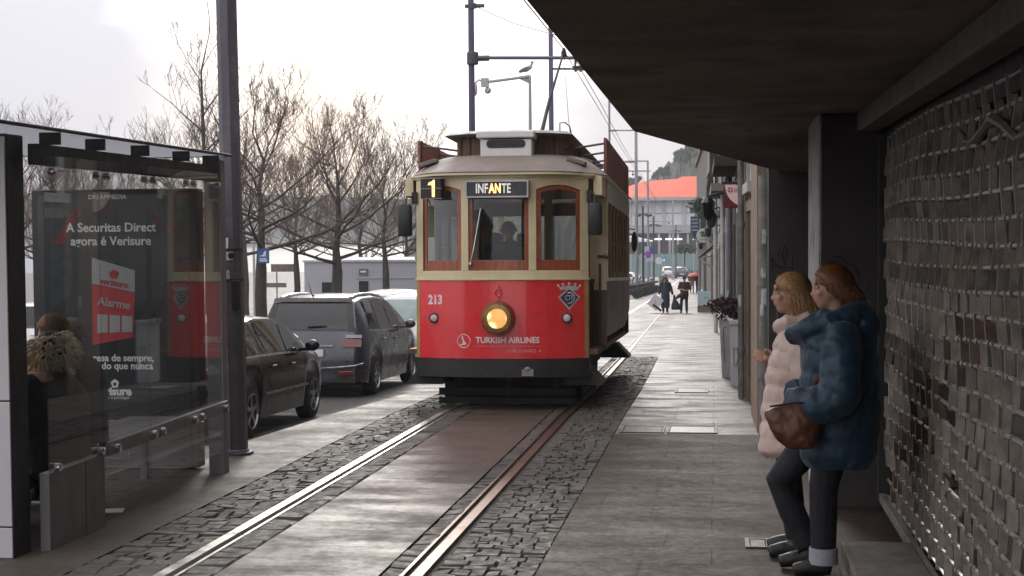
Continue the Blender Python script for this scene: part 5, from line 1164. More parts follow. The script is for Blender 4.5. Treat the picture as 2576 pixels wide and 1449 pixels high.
def house(label, y0, y1, H, m, feats, trim):
    t = thing('townhouse', label, 'house', (0, 0, 0)); b = MB(); zb = zg(y1)-.3
    ny = 4; P = [(fx(lerp(y0, y1, i/ny)), lerp(y0, y1, i/ny)) for i in range(ny+1)]
    b.prism(P+[(9, y1), (9, y0)], 'z', zb, zg(y0)+H); b.build('wall', m, t)
    b = MB(); b.prism([(x-.14, y+.004*(i == 0)) for i, (x, y) in enumerate(P)]+[(9, y1), (9, y0+.004)], 'z', zg(y0)+H+.003, zg(y0)+H+.25); b.build('roof', mat('clay_tiles', (.3, .12, .07), .8), t)
    for kind, a, c, z0, z1 in feats:
        x0 = fx(a); x1 = fx(c); g = zg((a+c)/2)
        def pr(bm, aa, cc, za, zb_, o0, o1): bm.prism([(fx(aa)-o1, aa), (fx(cc)-o1, cc), (fx(cc)-o0, cc), (fx(aa)-o0, aa)], 'z', za+g, zb_+g)
        q = MB()
        if kind == 'pilaster': pr(q, a, c, z0, z1, -.02, .05); q.build('pilaster', trim, t, bevel=.008)
        elif kind == 'band': pr(q, a, c, z0, z1, -.02, .06); q.build('string_course', trim, t)
        elif kind in ('door', 'window'):
            w_ = min(.16, (c-a)*.16)
            pr(q, a+w_, c-w_, z0, z1-w_*.8, -.02, .012); d_ = q.build(kind, mat('door_black', (.008, .008, .008), .5) if kind == 'door' else M_glassd, t)
            q = MB(); pr(q, a, a+w_, z0, z1, -.02, .045); pr(q, c-w_, c, z0, z1, -.02, .045); pr(q, a+w_, c-w_, z1-w_*.8, z1, -.02, .045)
            if kind == 'window': pr(q, (a+c)/2-.03, (a+c)/2+.03, z0, z1-w_, -.02, .03); pr(q, a-.1, c+.1, z0-.12, z0-.001, -.02, .09)
            q.build('frame', trim if kind == 'door' else M_wwood, d_)
        elif kind == 'balcony':
            pr(q, a, c, z0, z0+.14, -.02, .42); bl_ = q.build('balcony', trim, t)
            q = MB(); n = max(6, int((c-a)/.16))
            for i in range(n+1):
                y = lerp(a+.04, c-.04, i/n); q.tube([(fx(y)-.4, y, g+z0+.14), (fx(y)-.4, y, g+z0+1.05)], .012, 4)
            q.tube([(fx(a)-.4, a+.04, g+z0+1.06), (fx(c)-.4, c-.04, g+z0+1.06)], .022, 5); q.tube([(fx(a), a+.04, g+z0+1.06), (fx(a)-.4, a+.04, g+z0+1.06)], .022, 5)
            for i in range(3): q.tube([(fx(a)-.1-.12*i, a+.04, g+z0+.14), (fx(a)-.1-.12*i, a+.04, g+z0+1.05)], .012, 4)
            q.build('railing', M_irn, bl_)
    return t
house('beige stone house with a black doorway, first beyond the dark recess', 15.42, 20.3, 9, M_pale, [('pilaster', 15.5, 16.6, -.1, 3.4), ('pilaster', 16.62, 17.2, -.1, 2.95), ('door', 17.3, 19.4, -.1, 2.5), ('window', 17.4, 19.2, 2.7, 4.4), ('pilaster', 19.6, 20.25, -.1, 3.4), ('band', 15.5, 20.2, 3.45, 3.7)], M_beige)
house('dark stone house behind the red and white hanging sign', 20.32, 27, 10, M_drk, [('door', 21, 22.4, -.1, 2.6), ('window', 23.1, 24.6, .8, 2.7), ('pilaster', 24.9, 25.4, -.1, 3), ('door', 25.5, 26.7, -.1, 2.6), ('balcony', 21.2, 25.9, 3.2, 0), ('window', 21.4, 22.6, 3.4, 5.4), ('window', 23.6, 24.8, 3.4, 5.4)], M_drk)
house('grey plastered narrow house with an iron balcony, third along the row', 27.02, 37, 10, M_mid, [('door', 27.6, 29, -.1, 2.6), ('window', 29.8, 31.2, .7, 2.6), ('door', 32, 33.4, -.1, 2.6), ('pilaster', 34, 34.5, -.1, 3.2), ('window', 35, 36.4, .7, 2.6), ('balcony', 28, 35.8, 3.3, 0), ('window', 29, 30.4, 3.5, 5.5), ('window', 33, 34.4, 3.5, 5.5)], M_pale)
house('tiled house with grey-blue front, behind the menu board', 37.02, 54, 11, M_tile, [('door', 38, 40, -.1, 2.7), ('window', 42, 44, .6, 2.6), ('door', 46, 48, -.1, 2.7), ('window', 50, 52, .6, 2.6), ('balcony', 40, 51, 3.4, 0), ('window', 41.5, 43.5, 3.6, 5.8), ('window', 47, 49, 3.6, 5.8)], M_pale)
house('pale house carrying the round white shamrock sign', 54.02, 80, 10, M_pale, [('door', 56, 58.5, -.1, 2.8), ('window', 61, 63.5, .6, 2.7), ('door', 66, 68.5, -.1, 2.8), ('window', 72, 75, .6, 2.7), ('balcony', 58, 76, 3.6, 0), ('window', 60, 63, 3.8, 6), ('window', 69, 72, 3.8, 6), ('band', 54.1, 79.9, 6.4, 6.7)], M_beige)
house('far grey house closing the row, under the leafy balcony', 80.02, 122, 9, M_mid, [('door', 84, 88, -.1, 2.8), ('window', 93, 97, .6, 2.7), ('door', 103, 107, -.1, 2.8), ('balcony', 84, 115, 3.8, 0), ('window', 88, 92, 4, 6.2), ('window', 104, 108, 4, 6.2)], M_drk)
def dpipe(label, u, r, m, off=.1, H=7):
    y = yfac(u, off); t = thing('downpipe', label, 'pipe', (fx(y)-off, y, zg(y)))
    b = MB(); b.tube([(0, 0, 0), (0, 0, H)], r, 12); b.build('pipe', m, t, smooth=True)
    b = MB(); b.lathe([(r, .6), (r*1.2, .6), (r*1.2, .68), (r, .68)], n=12); b.build('collar', m, t)
    b = MB(); b.lathe([(r, 2.2), (r*1.2, 2.2), (r*1.2, 2.28), (r, 2.28)], n=12); b.build('collar', m, t)
    b = MB(); b.grid([[(-r*1.03*math.cos(R(a)), -r*1.03*math.sin(R(a)), z) for a in (30, 50, 70, 90)] for z in (1.2, 1.35)]); b.build('sticker', M_stick, t)
    return t
M_pl = mat('blue_grey_pipe', (.28, .3, .33), .5, var=.25, scale=5, bump=.1, dirt=.4)
dpipe('pale pipe with stickers, left of the black doorway', 1864, .04, M_pipe); dpipe('blue-grey pipe running up behind the red sign', 1834, .055, M_pl, .14); dpipe('thin white pipe just left of the blue-grey one', 1818, .045, M_wwood, .18); dpipe('thin pale pipe beside the round shamrock sign', 1800, .06, M_wwood, .2)
for i, (y, z, w_, h_, m_, lb) in enumerate(((23, 2.75, .5, .12, M_irn, 'iron wall lamp bracket on the dark stone house'), (31, 2.9, .4, .12, M_irn, 'iron wall lamp bracket on the grey narrow house'), (45, 3.1, .4, .14, M_irn, 'iron wall lamp bracket on the tiled house'), (68, 3.2, .5, .2, M_irn, 'iron wall lamp bracket on the house with the shamrock sign'))):
    t = thing('wall_lamp', lb, 'lamp', (fx(y), y, zg(y)+z)); b = MB(); b.tube([(0, 0, 0), (-.25, 0, .1), (-w_, 0, .05)], .018, 5); b.build('bracket', m_, t); b = MB(); b.lathe([(.05, -.02), (.11, -.1), (.08, -.32), (.03, -.36)], (-w_, 0, .05), n=8); b.build('lantern', M_glassd, t)
for i, (ya, yb, za, zb, o) in enumerate(((16, 36, 3.0, 3.1, .1), (20, 52, 2.8, 2.9, .13), (30, 76, 3.3, 3.0, .15))):
    P = [(fx(lerp(ya, yb, k/12))-o, lerp(ya, yb, k/12), zg(lerp(ya, yb, k/12))+lerp(za, zb, k/12)-.05*math.sin(k*1.7)) for k in range(13)]
    b = MB(); b.tube(P, .014, 5); tag(b.build('facade_cable', M_irn, smooth=True), ('black cable strung along the two nearest house fronts', 'lower black cable running along the middle house fronts', 'black cable sagging along the farther house fronts')[i], 'cable')
# plants in leaf
M_leafr = mat('dark_red_leaves', (.07, .03, .035), .6, var=.5, scale=20, bump=0); M_leafg = mat('dark_green_leaves', (.045, .07, .03), .6, var=.5, scale=12, bump=0)
def leaves(b, c, r, n, s, seed):
    rr = random.Random(seed)
    for k in range(n):
        d = Vector((rr.gauss(0, 1), rr.gauss(0, 1), rr.gauss(0, 1))).normalized()*rr.uniform(.35, 1)**.6*(.8+.3*math.sin(k*.7)); p = Vector(c)+Vector((d.x*r[0], d.y*r[1], d.z*r[2])); q = s*rr.uniform(.6, 1.4)
        m_ = Euler((rr.uniform(0, 6), rr.uniform(0, 6), rr.uniform(0, 6))).to_matrix()
        b.add([p+m_ @ Vector(v) for v in ((-q, 0, 0), (0, -q*.45, q*.1), (q, 0, 0), (0, q*.45, q*.1))], [(0, 1, 2, 3)])
    return b
def planter(label, x0, x1, y0, y1, h, taper, seed, rp=(.3, .25, .17)):
    cx, cy = (x0+x1)/2, (y0+y1)/2; t = thing('planter', label, 'planter', (cx, cy, zg(cy)+.012), group='white planters along the house fronts'); hx, hy = (x1-x0)/2, (y1-y0)/2
    b = MB(); k = taper; b.loft([[(-hx*k, -hy*k, 0), (hx*k, -hy*k, 0), (hx*k, hy*k, 0), (-hx*k, hy*k, 0)], [(-hx, -hy, h), (hx, -hy, h), (hx, hy, h), (-hx, hy, h)]])
    pb = b.build('box', mat('planter_white', (.85, .86, .9), .6, var=.15, scale=5, bump=.05, dirt=.12, dirtcol=(.4, .4, .4)), t, bevel=.01)
    b = MB(); b.box(-hx-.02, hx+.02, -hy-.02, hy+.02, h-.035, h+.02); b.build('rim', mat('planter_white', (1, 1, 1)), pb, bevel=.006)
    scribble(seed, (0, -hy*1.0-.004, h*.55), hx*1.1, h*.6, M_tagd, pb, r=.004, n=1)
    b = MB(); leaves(b, (-.06, 0, h+.17), rp, 420, .035, seed)
    for i in range(14): a = i*2.4; b.tube([(math.cos(a)*.05, math.sin(a)*.05, h), (math.cos(a)*.16, math.sin(a)*.14, h+.22)], .006, 3)
    b.build('plant', M_leafr, t); return t
planter('nearest tall white planter with scribbled front and dark red plant', .21, .42, 21.65, 22.15, .93, .96, 3); planter('white planter tapering downward, half hidden behind the scribbled one', .06, .34, 23.4, 24.6, .95, .72, 8, (.3, .4, .16))
# hanging signs
p = atY(1820, 463, 20.1); q = atY(1874, 523, 20.1); W_, H_ = q.x-p.x, p.z-q.z
t = thing('hanging_sign', 'red and white projecting sign with a white quarter-round panel, by the beige stone house', 'sign', (p.x, 20.1, q.z))
M_maroon = mat('sign_maroon', (.14, .012, .02), .4, var=.15, bump=0); M_spink = mat('sign_white', (.62, .46, .44), .4, var=.05, bump=0, emit=.12)
MB().box(0, W_, 0, .05, 0, H_).build('case', M_maroon, t, bevel=.004)
pts = [(W_, H_*.97), (.016, H_*.97)]+[(.02+(W_-.02)*math.sin(a)*0+ (W_-.02)*(1-math.cos(a)), H_*.97-(H_*.9)*math.sin(a)) for a in [PI/2*i/12 for i in range(1, 13)]]
b = MB(); b.add([(x, -.003, z) for x, z in pts], [tuple(range(len(pts)))]); b.build('panel', M_spink, t)
text('GUEST', .04, mat('sign_red_text', (.6, .12, .1), .5), t, (W_*.7, -.006, H_*.78), bold=.001); text('HOUSE', .036, mat('sign_red_text', (1, 1, 1)), t, (W_*.7, -.006, H_*.69), bold=.001)
b = MB(); b.lathe([(.035, -.007), (.035, -.003)], (W_*.32, 0, H_*.75), 'y', 18); lg = b.build('round_logo', M_maroon, t)
b = MB(); b.box(W_*.32-.006, W_*.32+.006, -.01, -.0075, H_*.75-.03, H_*.75+.03); b.box(W_*.32-.03, W_*.32-.006, -.01, -.0075, H_*.75-.006, H_*.75+.006); b.box(W_*.32+.006, W_*.32+.03, -.01, -.0075, H_*.75-.006, H_*.75+.006); b.build('logo_cross', M_spink, lg)
b = MB(); b.box(-.02, .3, .01, .035, H_, H_+.03); b.box(.02, .05, .01, .035, H_+.03, H_+.08); b.build('bracket', M_irn, t)
ys_ = 60.; p = atY(1770, 593, ys_); t = thing('round_sign', 'round white hanging sign with a green shamrock', 'sign', (p.x, ys_, p.z))
b = MB(); b.lathe([(.27, -.04), (.285, -.03), (.285, .03), (.27, .04)], axis='y', n=32); b.build('disc', mat('sign_cream', (.55, .56, .52), .4, var=.05, bump=0), t, smooth=True, ang=30)
b = MB()
for a in (90, 210, 330): b.lathe([(.07, -.046), (.07, -.042)], (.02+.07*math.cos(R(a)), 0, .05+.07*math.sin(R(a))), 'y', 14)
b.tube([(.02, -.045, .05), (.07, -.045, -.08)], .012, 4); b.build('shamrock', mat('shamrock_green', (.02, .17, .08), .5, bump=0), t)
b = MB(); b.ell((-.07, -.045, .13), .07, .006, .045); b.build('brown_mark', mat('mark_brown', (.12, .05, .03), .5), t); b = MB(); b.box(-.15, .15, -.046, -.042, -.17, -.13); b.build('word_strip', mat('mark_grey', (.3, .32, .3), .5), t)
b = MB(); b.tube([(.28, 0, .1), (fx(ys_)-p.x+.05, 0, .1)], .02, 6); b.build('arm', M_irn, t)
ys_ = 74.; p = atY(1748, 565, ys_); t = thing('hanging_sign', 'dark blue hanging sign with pale lines, above and left of the shamrock sign', 'sign', (p.x, ys_, p.z))
MB().box(-.21, .21, -.04, .04, -.4, .4).build('case', mat('sign_navy', (.03, .06, .12), .4, var=.2, bump=0), t, bevel=.01)
b = MB()
for i in range(4): b.box(-.15, .15, -.046, -.041, -.3+.17*i, -.23+.17*i)
b.build('pale_lines', mat('sign_line', (.35, .42, .5), .5), t); b = MB(); b.tube([(.2, 0, .3), (fx(ys_)-p.x+.1, 0, .3)], .025, 6); b.build('arm', M_irn, t)
# leafy balcony plants, awning arms, meter boxes
for lb, u, v, Y, r, n, m_ in (('bushy green plant hanging from the balcony above the blue sign', 1764, 520, 86, (.75, .5, .55), 900, M_leafg), ('dark creeper high on the house fronts, under the concrete soffit', 1806, 425, 50, (.22, .5, .6), 800, M_leafg)):
    p = atY(u, v, Y); t = thing('balcony_plant', lb, 'plant', p); b = MB(); leaves(b, (0, 0, 0), r, n, .085 if Y > 60 else .06, int(u)); b.build('foliage', m_, t)
    b = MB(); b.tube([(.1, 0, -r[2]*.9), (0, 0, 0), (.05, 0, r[2]*.5)], .03, 5); MB.box(b, -.2, .45, -.15, .15, -r[2]-.15, -r[2]*.8); b.build('trough', M_drk, t)
ys_ = 66.; p = atY(1800, 640, ys_); t = thing('awning', 'folded dark awning on pale diagonal arms, below the shamrock sign', 'awning', (fx(ys_), ys_, zat(632, ys_)))
b = MB(); b.tube([(0, -.6, .25), (-.62, -.4, -.28)], .04, 6); b.tube([(0, -.3, .15), (-.62, -.2, -.3)], .03, 6); b.build('cloth_roll', M_blk, t)
b = MB(); b.tube([(-.6, -.4, -.3), (.0, -.2, -.72)], .035, 6); b.tube([(-.6, -.4, -.3), (0, .8, -.2)], .03, 6); b.build('arms', M_wwood, t)
y = yfac(1822, .1); t = thing('meter_box', 'small white box on the wall between two pipes', 'box', (fx(y)-.1, y, zat(600, y))); MB().box(-.08, .1, -.2, .2, -.14, .14).build('case', M_wwood, t, bevel=.01); MB().box(-.088, -.081, -.16, .16, -.1, .1).build('lid', M_wwood, t)
# menu board, chairs
p = atG(1772, 787); t = thing('menu_board', 'pale blue standing menu board with reddish foot, out on the pavement', 'board', (p.x, p.y, p.z+.012), (0, 0, R(-4)))
MB().obox((0, .0, .62), (.62, .04, .74), (R(-6), 0, 0)).build('panel', mat('board_pale_blue', (.42, .58, .62), .5, var=.06, bump=0), t, bevel=.006); MB().obox((0, -.075, .17), (.62, .05, .3), (R(-6), 0, 0)).build('base', mat('board_red_foot', (.17, .06, .05), .6), t)
b = MB()
for z in (.08, .16, .24): b.obox((0, -.11, z), (.52, .012, .03), (R(-6), 0, 0))
b.build('foot_slats', mat('foot_pale', (.35, .3, .28), .6), t); b = MB(); b.tube([(-.28, .05, .9), (-.28, .4, 0)], .016, 5); b.tube([(.28, .05, .9), (.28, .4, 0)], .016, 5); b.build('prop', M_irn, t)
text('The', .13, mat('board_ink', (.05, .09, .11), .6), t, (.08, -.05, .68), (PI/2-R(6)+R(0), 0, 0), bold=0)
def chair(label, x, y, rz):
    t = thing('terrace_chair', label, 'chair', (x, y, zg(y)+.012), (0, 0, rz), 'white plastic terrace chairs'); m_ = mat('white_plastic', (.7, .71, .72), .35, var=.05, bump=0)
    MB().box(-.26, .26, -.25, .25, .4, .45).build('seat', m_, t, bevel=.02); b = MB(); b.grid([[(lerp(-.26, .26, i/6), .25+.08*q-.05*(1-(i/3-1)**2)*-1, lerp(.45, .86+.03*math.sin(i*2), q)) for i in range(7)] for q in (0, .5, 1)]); bk = b.build('backrest', m_, t, smooth=True); s_ = bk.modifiers.new('thick', 'SOLIDIFY'); s_.thickness = .03
    for sx in (-1, 1):
        b = MB(); b.tube([(sx*.27, -.24, .4), (sx*.28, -.24, .64), (sx*.28, .28, .66)], .03, 6); b.build('armrest', m_, t)
        for sy_ in (-1, 1): b = MB(); b.tube([(sx*.23, sy_*.22, .41), (sx*.28, sy_*.27, 0)], [.04, .03], 6); b.build('leg', m_, t)
p = atG(1797, 783); chair('white plastic chair beside the menu board', p.x, p.y, R(170)); chair('white plastic chair behind the other, against the house front', p.x+.12, p.y+1.0, R(150))
# ================================================================== FAR END OF THE STREET
YB = 236.
def fb(u, v): q = atY(u, v, YB); return q.x, q.z
M_hz = mat('far_white_glazing', (.62, .64, .68), .3, var=.05, bump=0); M_hgrey = mat('far_grey_band', (.33, .33, .34), .7, var=.08, bump=0); M_hcol = mat('far_column', (.42, .42, .43), .7, bump=0)
far = thing('station_hall', 'large hall with orange roof and white glazed upper storey at the street\'s end', 'building', (0, YB, 0))
xa, xb = fb(1470, 500)[0], fb(1830, 500)[0]
b = MB(); b.prism([(xa, fb(0, 640)[1]-3), (xb, fb(0, 640)[1]-3), (xb, fb(1700, 503)[1]), (xa, fb(1700, 503)[1])], 'y', 1.2, 25); b.build('wall', M_hgrey, far)
b = MB(); ev = fb(1700, 504)[1]; prof = [(1470, 480), (1582, 468), (1613, 457), (1653, 453), (1705, 450), (1714, 444), (1830, 442)]
b.grid([[(fb(u, v)[0], -.6, ev) for u, v in prof], [(fb(u, v)[0]*1.03, 9, lerp(ev, fb(u, v)[1]*1.03, 1)) for u, v in prof]]); b.grid([[(fb(u, v)[0]*1.03, 9, fb(u, v)[1]*1.03) for u, v in prof], [(fb(u, v)[0], 20, ev) for u, v in prof]]); b.build('roof', mat('orange_roof', (.62, .13, .075), .8, var=.1, scale=.6, bump=.05), far)
b = MB(); b.box(xa, xb, -.8, 1.2, fb(0, 514)[1], ev-.01); b.build('eaves', M_hgrey, far)
for v0, v1 in ((514, 551), (553, 580)): b = MB(); b.box(xa, xb, .9, 1.19, fb(0, v1)[1], fb(0, v0)[1]); b.build('glazing', M_hz, far)
for u in (1528, 1556, 1584, 1612, 1643, 1670, 1721, 1750, 1780, 1810): x = fb(u, 500)[0]; MB().box(x-.22, x+.22, .4, .89, fb(0, 580)[1], fb(0, 515)[1]).build('column', M_hcol, far)
b = MB(); b.box(xa, xb, .3, 1.19, fb(0, 599)[1], fb(0, 580.5)[1]); b.build('spandrel', M_hgrey, far)
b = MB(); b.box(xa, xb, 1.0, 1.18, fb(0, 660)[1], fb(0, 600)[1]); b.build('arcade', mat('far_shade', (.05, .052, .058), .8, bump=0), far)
for u in (1600, 1630, 1657, 1684, 1705, 1730, 1753): x = fb(u, 500)[0]; MB().box(x-.16, x+.16, .5, .99, fb(0, 660)[1], fb(0, 599.5)[1]).build('arcade_post', M_hgrey, far)
for u in (1654, 1684, 1706, 1753): x, z = fb(u, 601.5); MB().box(x-.6, x+.6, .1, .45, z-.12, z+.1).build('arcade_lamp', mat('arcade_lamp', (1, 1, .95), .5, emit=1.2), far)
t = thing('white_tent', 'white sloping tent roof left of the hall, just past the tram', 'tent', (fb(1590, 600)[0], 215, 0)); z1 = atY(1590, 580, 215).z; z0 = atY(1590, 609, 215).z; xw = atY(1640, 600, 215).x-t.location.x
b = MB(); b.add([(-6, 0, z1+.6), (xw, 0, z0+.15), (xw, 6, z0+.15), (-6, 6, z1+.6), (-6, 0, z0), (xw, 0, z0), (xw, 6, z0), (-6, 6, z0)], [(0, 1, 2, 3), (0, 4, 5, 1), (1, 5, 6, 2), (2, 6, 7, 3), (3, 7, 4, 0)]); b.build('canopy', mat('tent_white', (.66, .68, .72), .7, var=.05, bump=0), t)
b = MB()
for x in (-5, 0, xw-.2): b.tube([(x, .3, zg(215)-.3), (x, .3, z0)], .08, 6)
b.build('tent_poles', M_hcol, t)
Yf = 206.; xa, xb = atY(1560, 650, Yf).x, atY(1775, 650, Yf).x; t = thing('fence', 'teal hoarding fence across the end of the street', 'fence', (xa, Yf, zg(Yf)-.3)); h = atY(1700, 639, Yf).z-zg(Yf)+.3
MB().box(0, xb-xa, 0, .1, 0, h).build('hoarding', mat('teal_hoarding', (.16, .27, .27), .7, var=.15, scale=.5, bump=0), t); b = MB()
for i in range(9): b.box((xb-xa)*i/8.2, (xb-xa)*i/8.2+.12, -.06, -.002, 0, h+.1)
b.build('posts', M_hcol, t)
p = atY(1722, 640, 198); t = thing('round_bush', 'rounded green tree in front of the teal hoarding', 'tree', (p.x, 198, zg(198)-.3)); b = MB(); zc = atY(1722, 627, 198).z-zg(198)+.3
for dx, dz_, r in ((-.9, 0, .75), (0, .15, .9), (.9, .05, .8), (.4, .3, .6), (-.4, .35, .55)): leaves(b, (dx, 0, zc+dz_), (r, r, r*.75), 420, .14, int(dx*10+50))
b.build('crown', mat('bush_green', (.06, .1, .045), .7, var=.5, scale=2, bump=0), t); b = MB(); b.tube([(0, 0, 0), (0, 0, zc)], .12, 6); b.build('trunk', M_bark, t)
# trees standing on the bluff
for i, (u, v, s, lb) in enumerate(((1735, 388, 1.25, 'largest dark tree on the bluff, cut by the concrete soffit'), (1712, 398, .8, 'dark tree on the bluff left of the largest one'), (1668, 436, .55, 'small spindly tree on the lower slope of the bluff'), (1652, 444, .4, 'tiny tree at the left foot of the bluff above the orange roof'), (1596, 462, .6, 'grey-green tree beside the tram roof board'))):
    p = atY(u, v, 326); t = thing('bluff_tree', lb, 'tree', p, group='trees on the bluff'); b = MB(); rr = random.Random(i+60)
    for k in range(9): leaves(b, (rr.uniform(-2, 2)*s, rr.uniform(-1, 1), rr.uniform(-.5, 1.9)*s), (1.1*s, 1.1*s, .8*s), 130, .42*s+.08, i*20+k)
    b.build('crown', M_leafg, t); b = MB(); b.tube([(0, 0, -3.2), (.2, 0, 0), (.4*s, 0, 1.2*s)], [.25, .2, .08], 5); b.build('trunk', M_bark, t)
# cars and motorcycles far down the street
def farcar(label, u, v, rz, m_, style='hatch', gm=None): p = atG(u, v); c = car(label, (p.x, p.y, p.z), rz, m_, style, gm, group='cars at the far end of the street'); return c
farcar('silver car at the street\'s end, left of the dark car with red lamps', 1682, 699, 0, M_slv); farcar('dark car with red tail lamps, nearest on the far roadway', 1716, 699.5, 0, M_nav); farcar('white tall car just behind the dark one with red tail lamps', 1721, 688, PI, M_wht, 'van'); farcar('white car at the right, by the last house', 1757, 688, 0, M_wht)
for i, (x, y, m_, lb) in enumerate(((-8.4, 112, M_wht, 'white car nearest the tram in the far left row'), (-8.9, 122, M_slv, 'silver car behind the nearest white one in the far left row'), (-9.0, 134, M_wht, 'white car farther along the left row, behind the lamp posts'), (-11.0, 150, mat('paint_orange', (.6, .12, .05), .35, bump=0, coat=.5), 'orange-red car peeping past the tram side'), (-9.6, 160, M_slv, 'silver car under the no-parking sign'))): car(lb, carpos(x, y), R(70), m_, 'van' if i % 2 else 'hatch', group='cars at the far end of the street')
def moto(label, x, y, rz):
    t = thing('motorcycle', label, 'motorcycle', (x, y, zg(y)), (0, 0, rz), 'motorcycles parked in a row')
    for yy_ in (-.65, .65): b = MB(); b.lathe([(.2, -.05), (.3, -.05), (.3, .05), (.2, .05)], (0, yy_, .3), 'x', 16); b.build('wheel', M_tyre, t)
    b = MB(); b.tube([(0, -.5, .45), (0, -.1, .62), (0, .4, .7), (0, .62, .4)], [.12, .2, .17, .06], 8); b.tube([(0, .62, .3), (0, .45, .95)], .04, 6); b.build('frame', M_blk, t)
    b = MB(); b.tube([(0, -.75, .86), (0, -.2, .82), (0, .1, .86)], [.08, .13, .1], 8); b.build('seat', M_plast, t); b = MB(); b.tube([(-.36, .36, 1.02), (0, .45, .98), (.36, .36, 1.02)], .022, 6); b.build('handlebar', M_rim, t); b = MB(); b.grid([[(x_, .5-.1*q, 1.0+.32*q) for x_ in (-.16, 0, .16)] for q in (0, 1)]); b.ell((0, .56, .9), .11, .08, .11, 10, 8); b.build('headlight', M_lclr, t)
    return t
ml = ['motorcycle nearest the tram in the dark parked row', 'second motorcycle from the tram in the parked row', 'motorcycle in the parked row beside the pale catenary pole', 'motorcycle in the parked row by the first green lamp post', 'motorcycle in the parked row between the lamp posts', 'motorcycle near the far end of the parked row', 'last motorcycle of the parked row']
m0 = moto(ml[0], -5.75, 99, R(75))
for i in range(1, 7): c = copy_tree(m0); y = 99+i*3.4; c.location = (-5.75+i*.09, y, zg(y)); c.rotation_euler = (0, 0, R(75+(-1)**i*6)); c['label'] = ml[i]
# posts, lamps, signs
M_gpost = mat('galvanised_post', (.3, .31, .34), .5, metal=.3, var=.1, bump=0); M_dpost = mat('green_black_post', (.05, .06, .06), .5, bump=0)
def post(label, u, vb, vt, r, m_, name='catenary_pole', Y=None, cat='pole'):
    p = atG(u, vb) if Y is None else Vector((atY(u, 500, Y).x, Y, zg(Y))); H = atY(u, vt, p.y).z-p.z
    t = thing(name, label, cat, p); b = MB(); b.tube([(0, 0, 0), (0, 0, H)], [r, r*.8], 8); b.build('shaft', m_, t, smooth=True)
    b = MB(); b.lathe([(r*1.5, 0), (r*1.5, .35), (r, .45)], n=10); b.build('base', m_, t); return t, p, H
def arm(t, p, u0, u1, v, r, m_, nm='bracket_arm', ins=()):
    a, c = atY(u0, v, p.y)-p, atY(u1, v, p.y)-p; b = MB(); b.tube([a, c], r, 6); o = b.build(nm, m_, t)
    for u in ins: q = atY(u, v, p.y)-p; b = MB(); b.tube([q, q+Vector((0, 0, -.35))], .03, 5); b.lathe([(.05, -.2), (.09, -.22), (.05, -.28)], q, n=8); b.build('insulator', M_dpost, o)
    return o
M_lpole = mat('lavender_grey_pole', (.1, .085, .17), .5, var=.1, bump=0)
t, p, H = post('thickest grey-violet catenary pole, rising behind the tram roof with a long cross arm', 1189, 0, -60, .095, mat('dark_violet_pole', (.075, .065, .13), .5, var=.1, bump=0), Y=38.)
q = atY(1189, 147, 38.)-p; b = MB(); b.lathe([(.13, -.16), (.15, -.14), (.15, .14), (.13, .16)], q, n=12); b.tube([q, q+Vector((.42, 0, .0))], .075, 8); b.build('arm_clamp', M_dpost, t); arm(t, p, 1205, 1490, 145.5, .045, M_lpole, ins=(1447, 1460)); q = atY(1189, 15, 38.)-p; b = MB(); b.tube([q+Vector((-.2, 0, 0)), q+Vector((.3, 0, 0))], .05, 6); b.lathe([(.11, -.06), (.11, .06)], q, n=10); b.build('stay_clamp', M_dpost, t)
pA = p
t, p, H = post('second grey-violet catenary pole, thinner, right of the gull\'s mast', 1388, 0, -60, .095, M_lpole, Y=52.); arm(t, p, 1388, 1480, 173, .04, M_lpole, 'lamp_arm'); q = atY(1462, 173, 52.)-p; b = MB(); b.ell(q, .38, .14, .07); b.build('lamp_head', M_gpost, t, smooth=True)
t, p, H = post('slim pole rising beside the right roof board of the tram', 1534, 0, 245, .055, M_gpost, Y=66.); arm(t, p, 1534, 1592, 328, .03, M_gpost, 'lamp_arm'); q = atY(1543, 328, 66.)-p; b = MB(); b.ell(q, .25, .1, .05); b.build('lamp_head', M_gpost, t, smooth=True)
t, p, H = post('pale catenary pole nearest the tram on the far left pavement', 1602, 748, 250, .12, M_gpost); arm(t, p, 1578, 1636, 430, .05, M_gpost, ins=(1592, 1598))
def glamp(label, u, vb, vt, vl):
    t, p, H = post(label, u, vb, vt, .09, M_dpost, 'street_lamp', cat='street lamp')
    for s in (-1, 1): a = atY(u, vl, p.y)-p; b = MB(); b.tube([a, a+Vector((s*.35, 0, .08))], .04, 5); b.lathe([(.05, .02), (.26, -.05), (.28, -.12), (.1, -.2)], a+Vector((s*.4, 0, .05)), n=10); b.build('lamp_shade', M_dpost, t)
    return p
glamp('dark green double lamp post, nearest the tram', 1618, 742, 518, 540); glamp('dark double lamp post behind the no-parking sign', 1645, 724, 544, 566); glamp('small dark double lamp post, farthest away', 1701, 700, 565, 580)
t, p, H = post('tall pale lamp post with an arm pointing left, behind the no-parking sign', 1631, 733, 404, .1, M_gpost); arm(t, p, 1584, 1631, 405, .06, M_gpost, 'lamp_arm'); q = atY(1586, 406, p.y)-p; b = MB(); b.ell(q, .6, .2, .12); b.build('lamp_head', M_gpost, t, smooth=True)
t, p, H = post('pale catenary pole standing in front of the hall, right of centre', 1693, 703, 505, .13, M_gpost); arm(t, p, 1630, 1697, 557, .05, M_gpost, ins=(1681, 1684))
p = atG(1633, 735); t = thing('parking_sign', 'square no-parking sign with a violet round mark on a grey post', 'sign', p); s_ = p.y/FPX; z0 = atY(0, 666, p.y).z-p.z; z1 = atY(0, 631, p.y).z-p.z
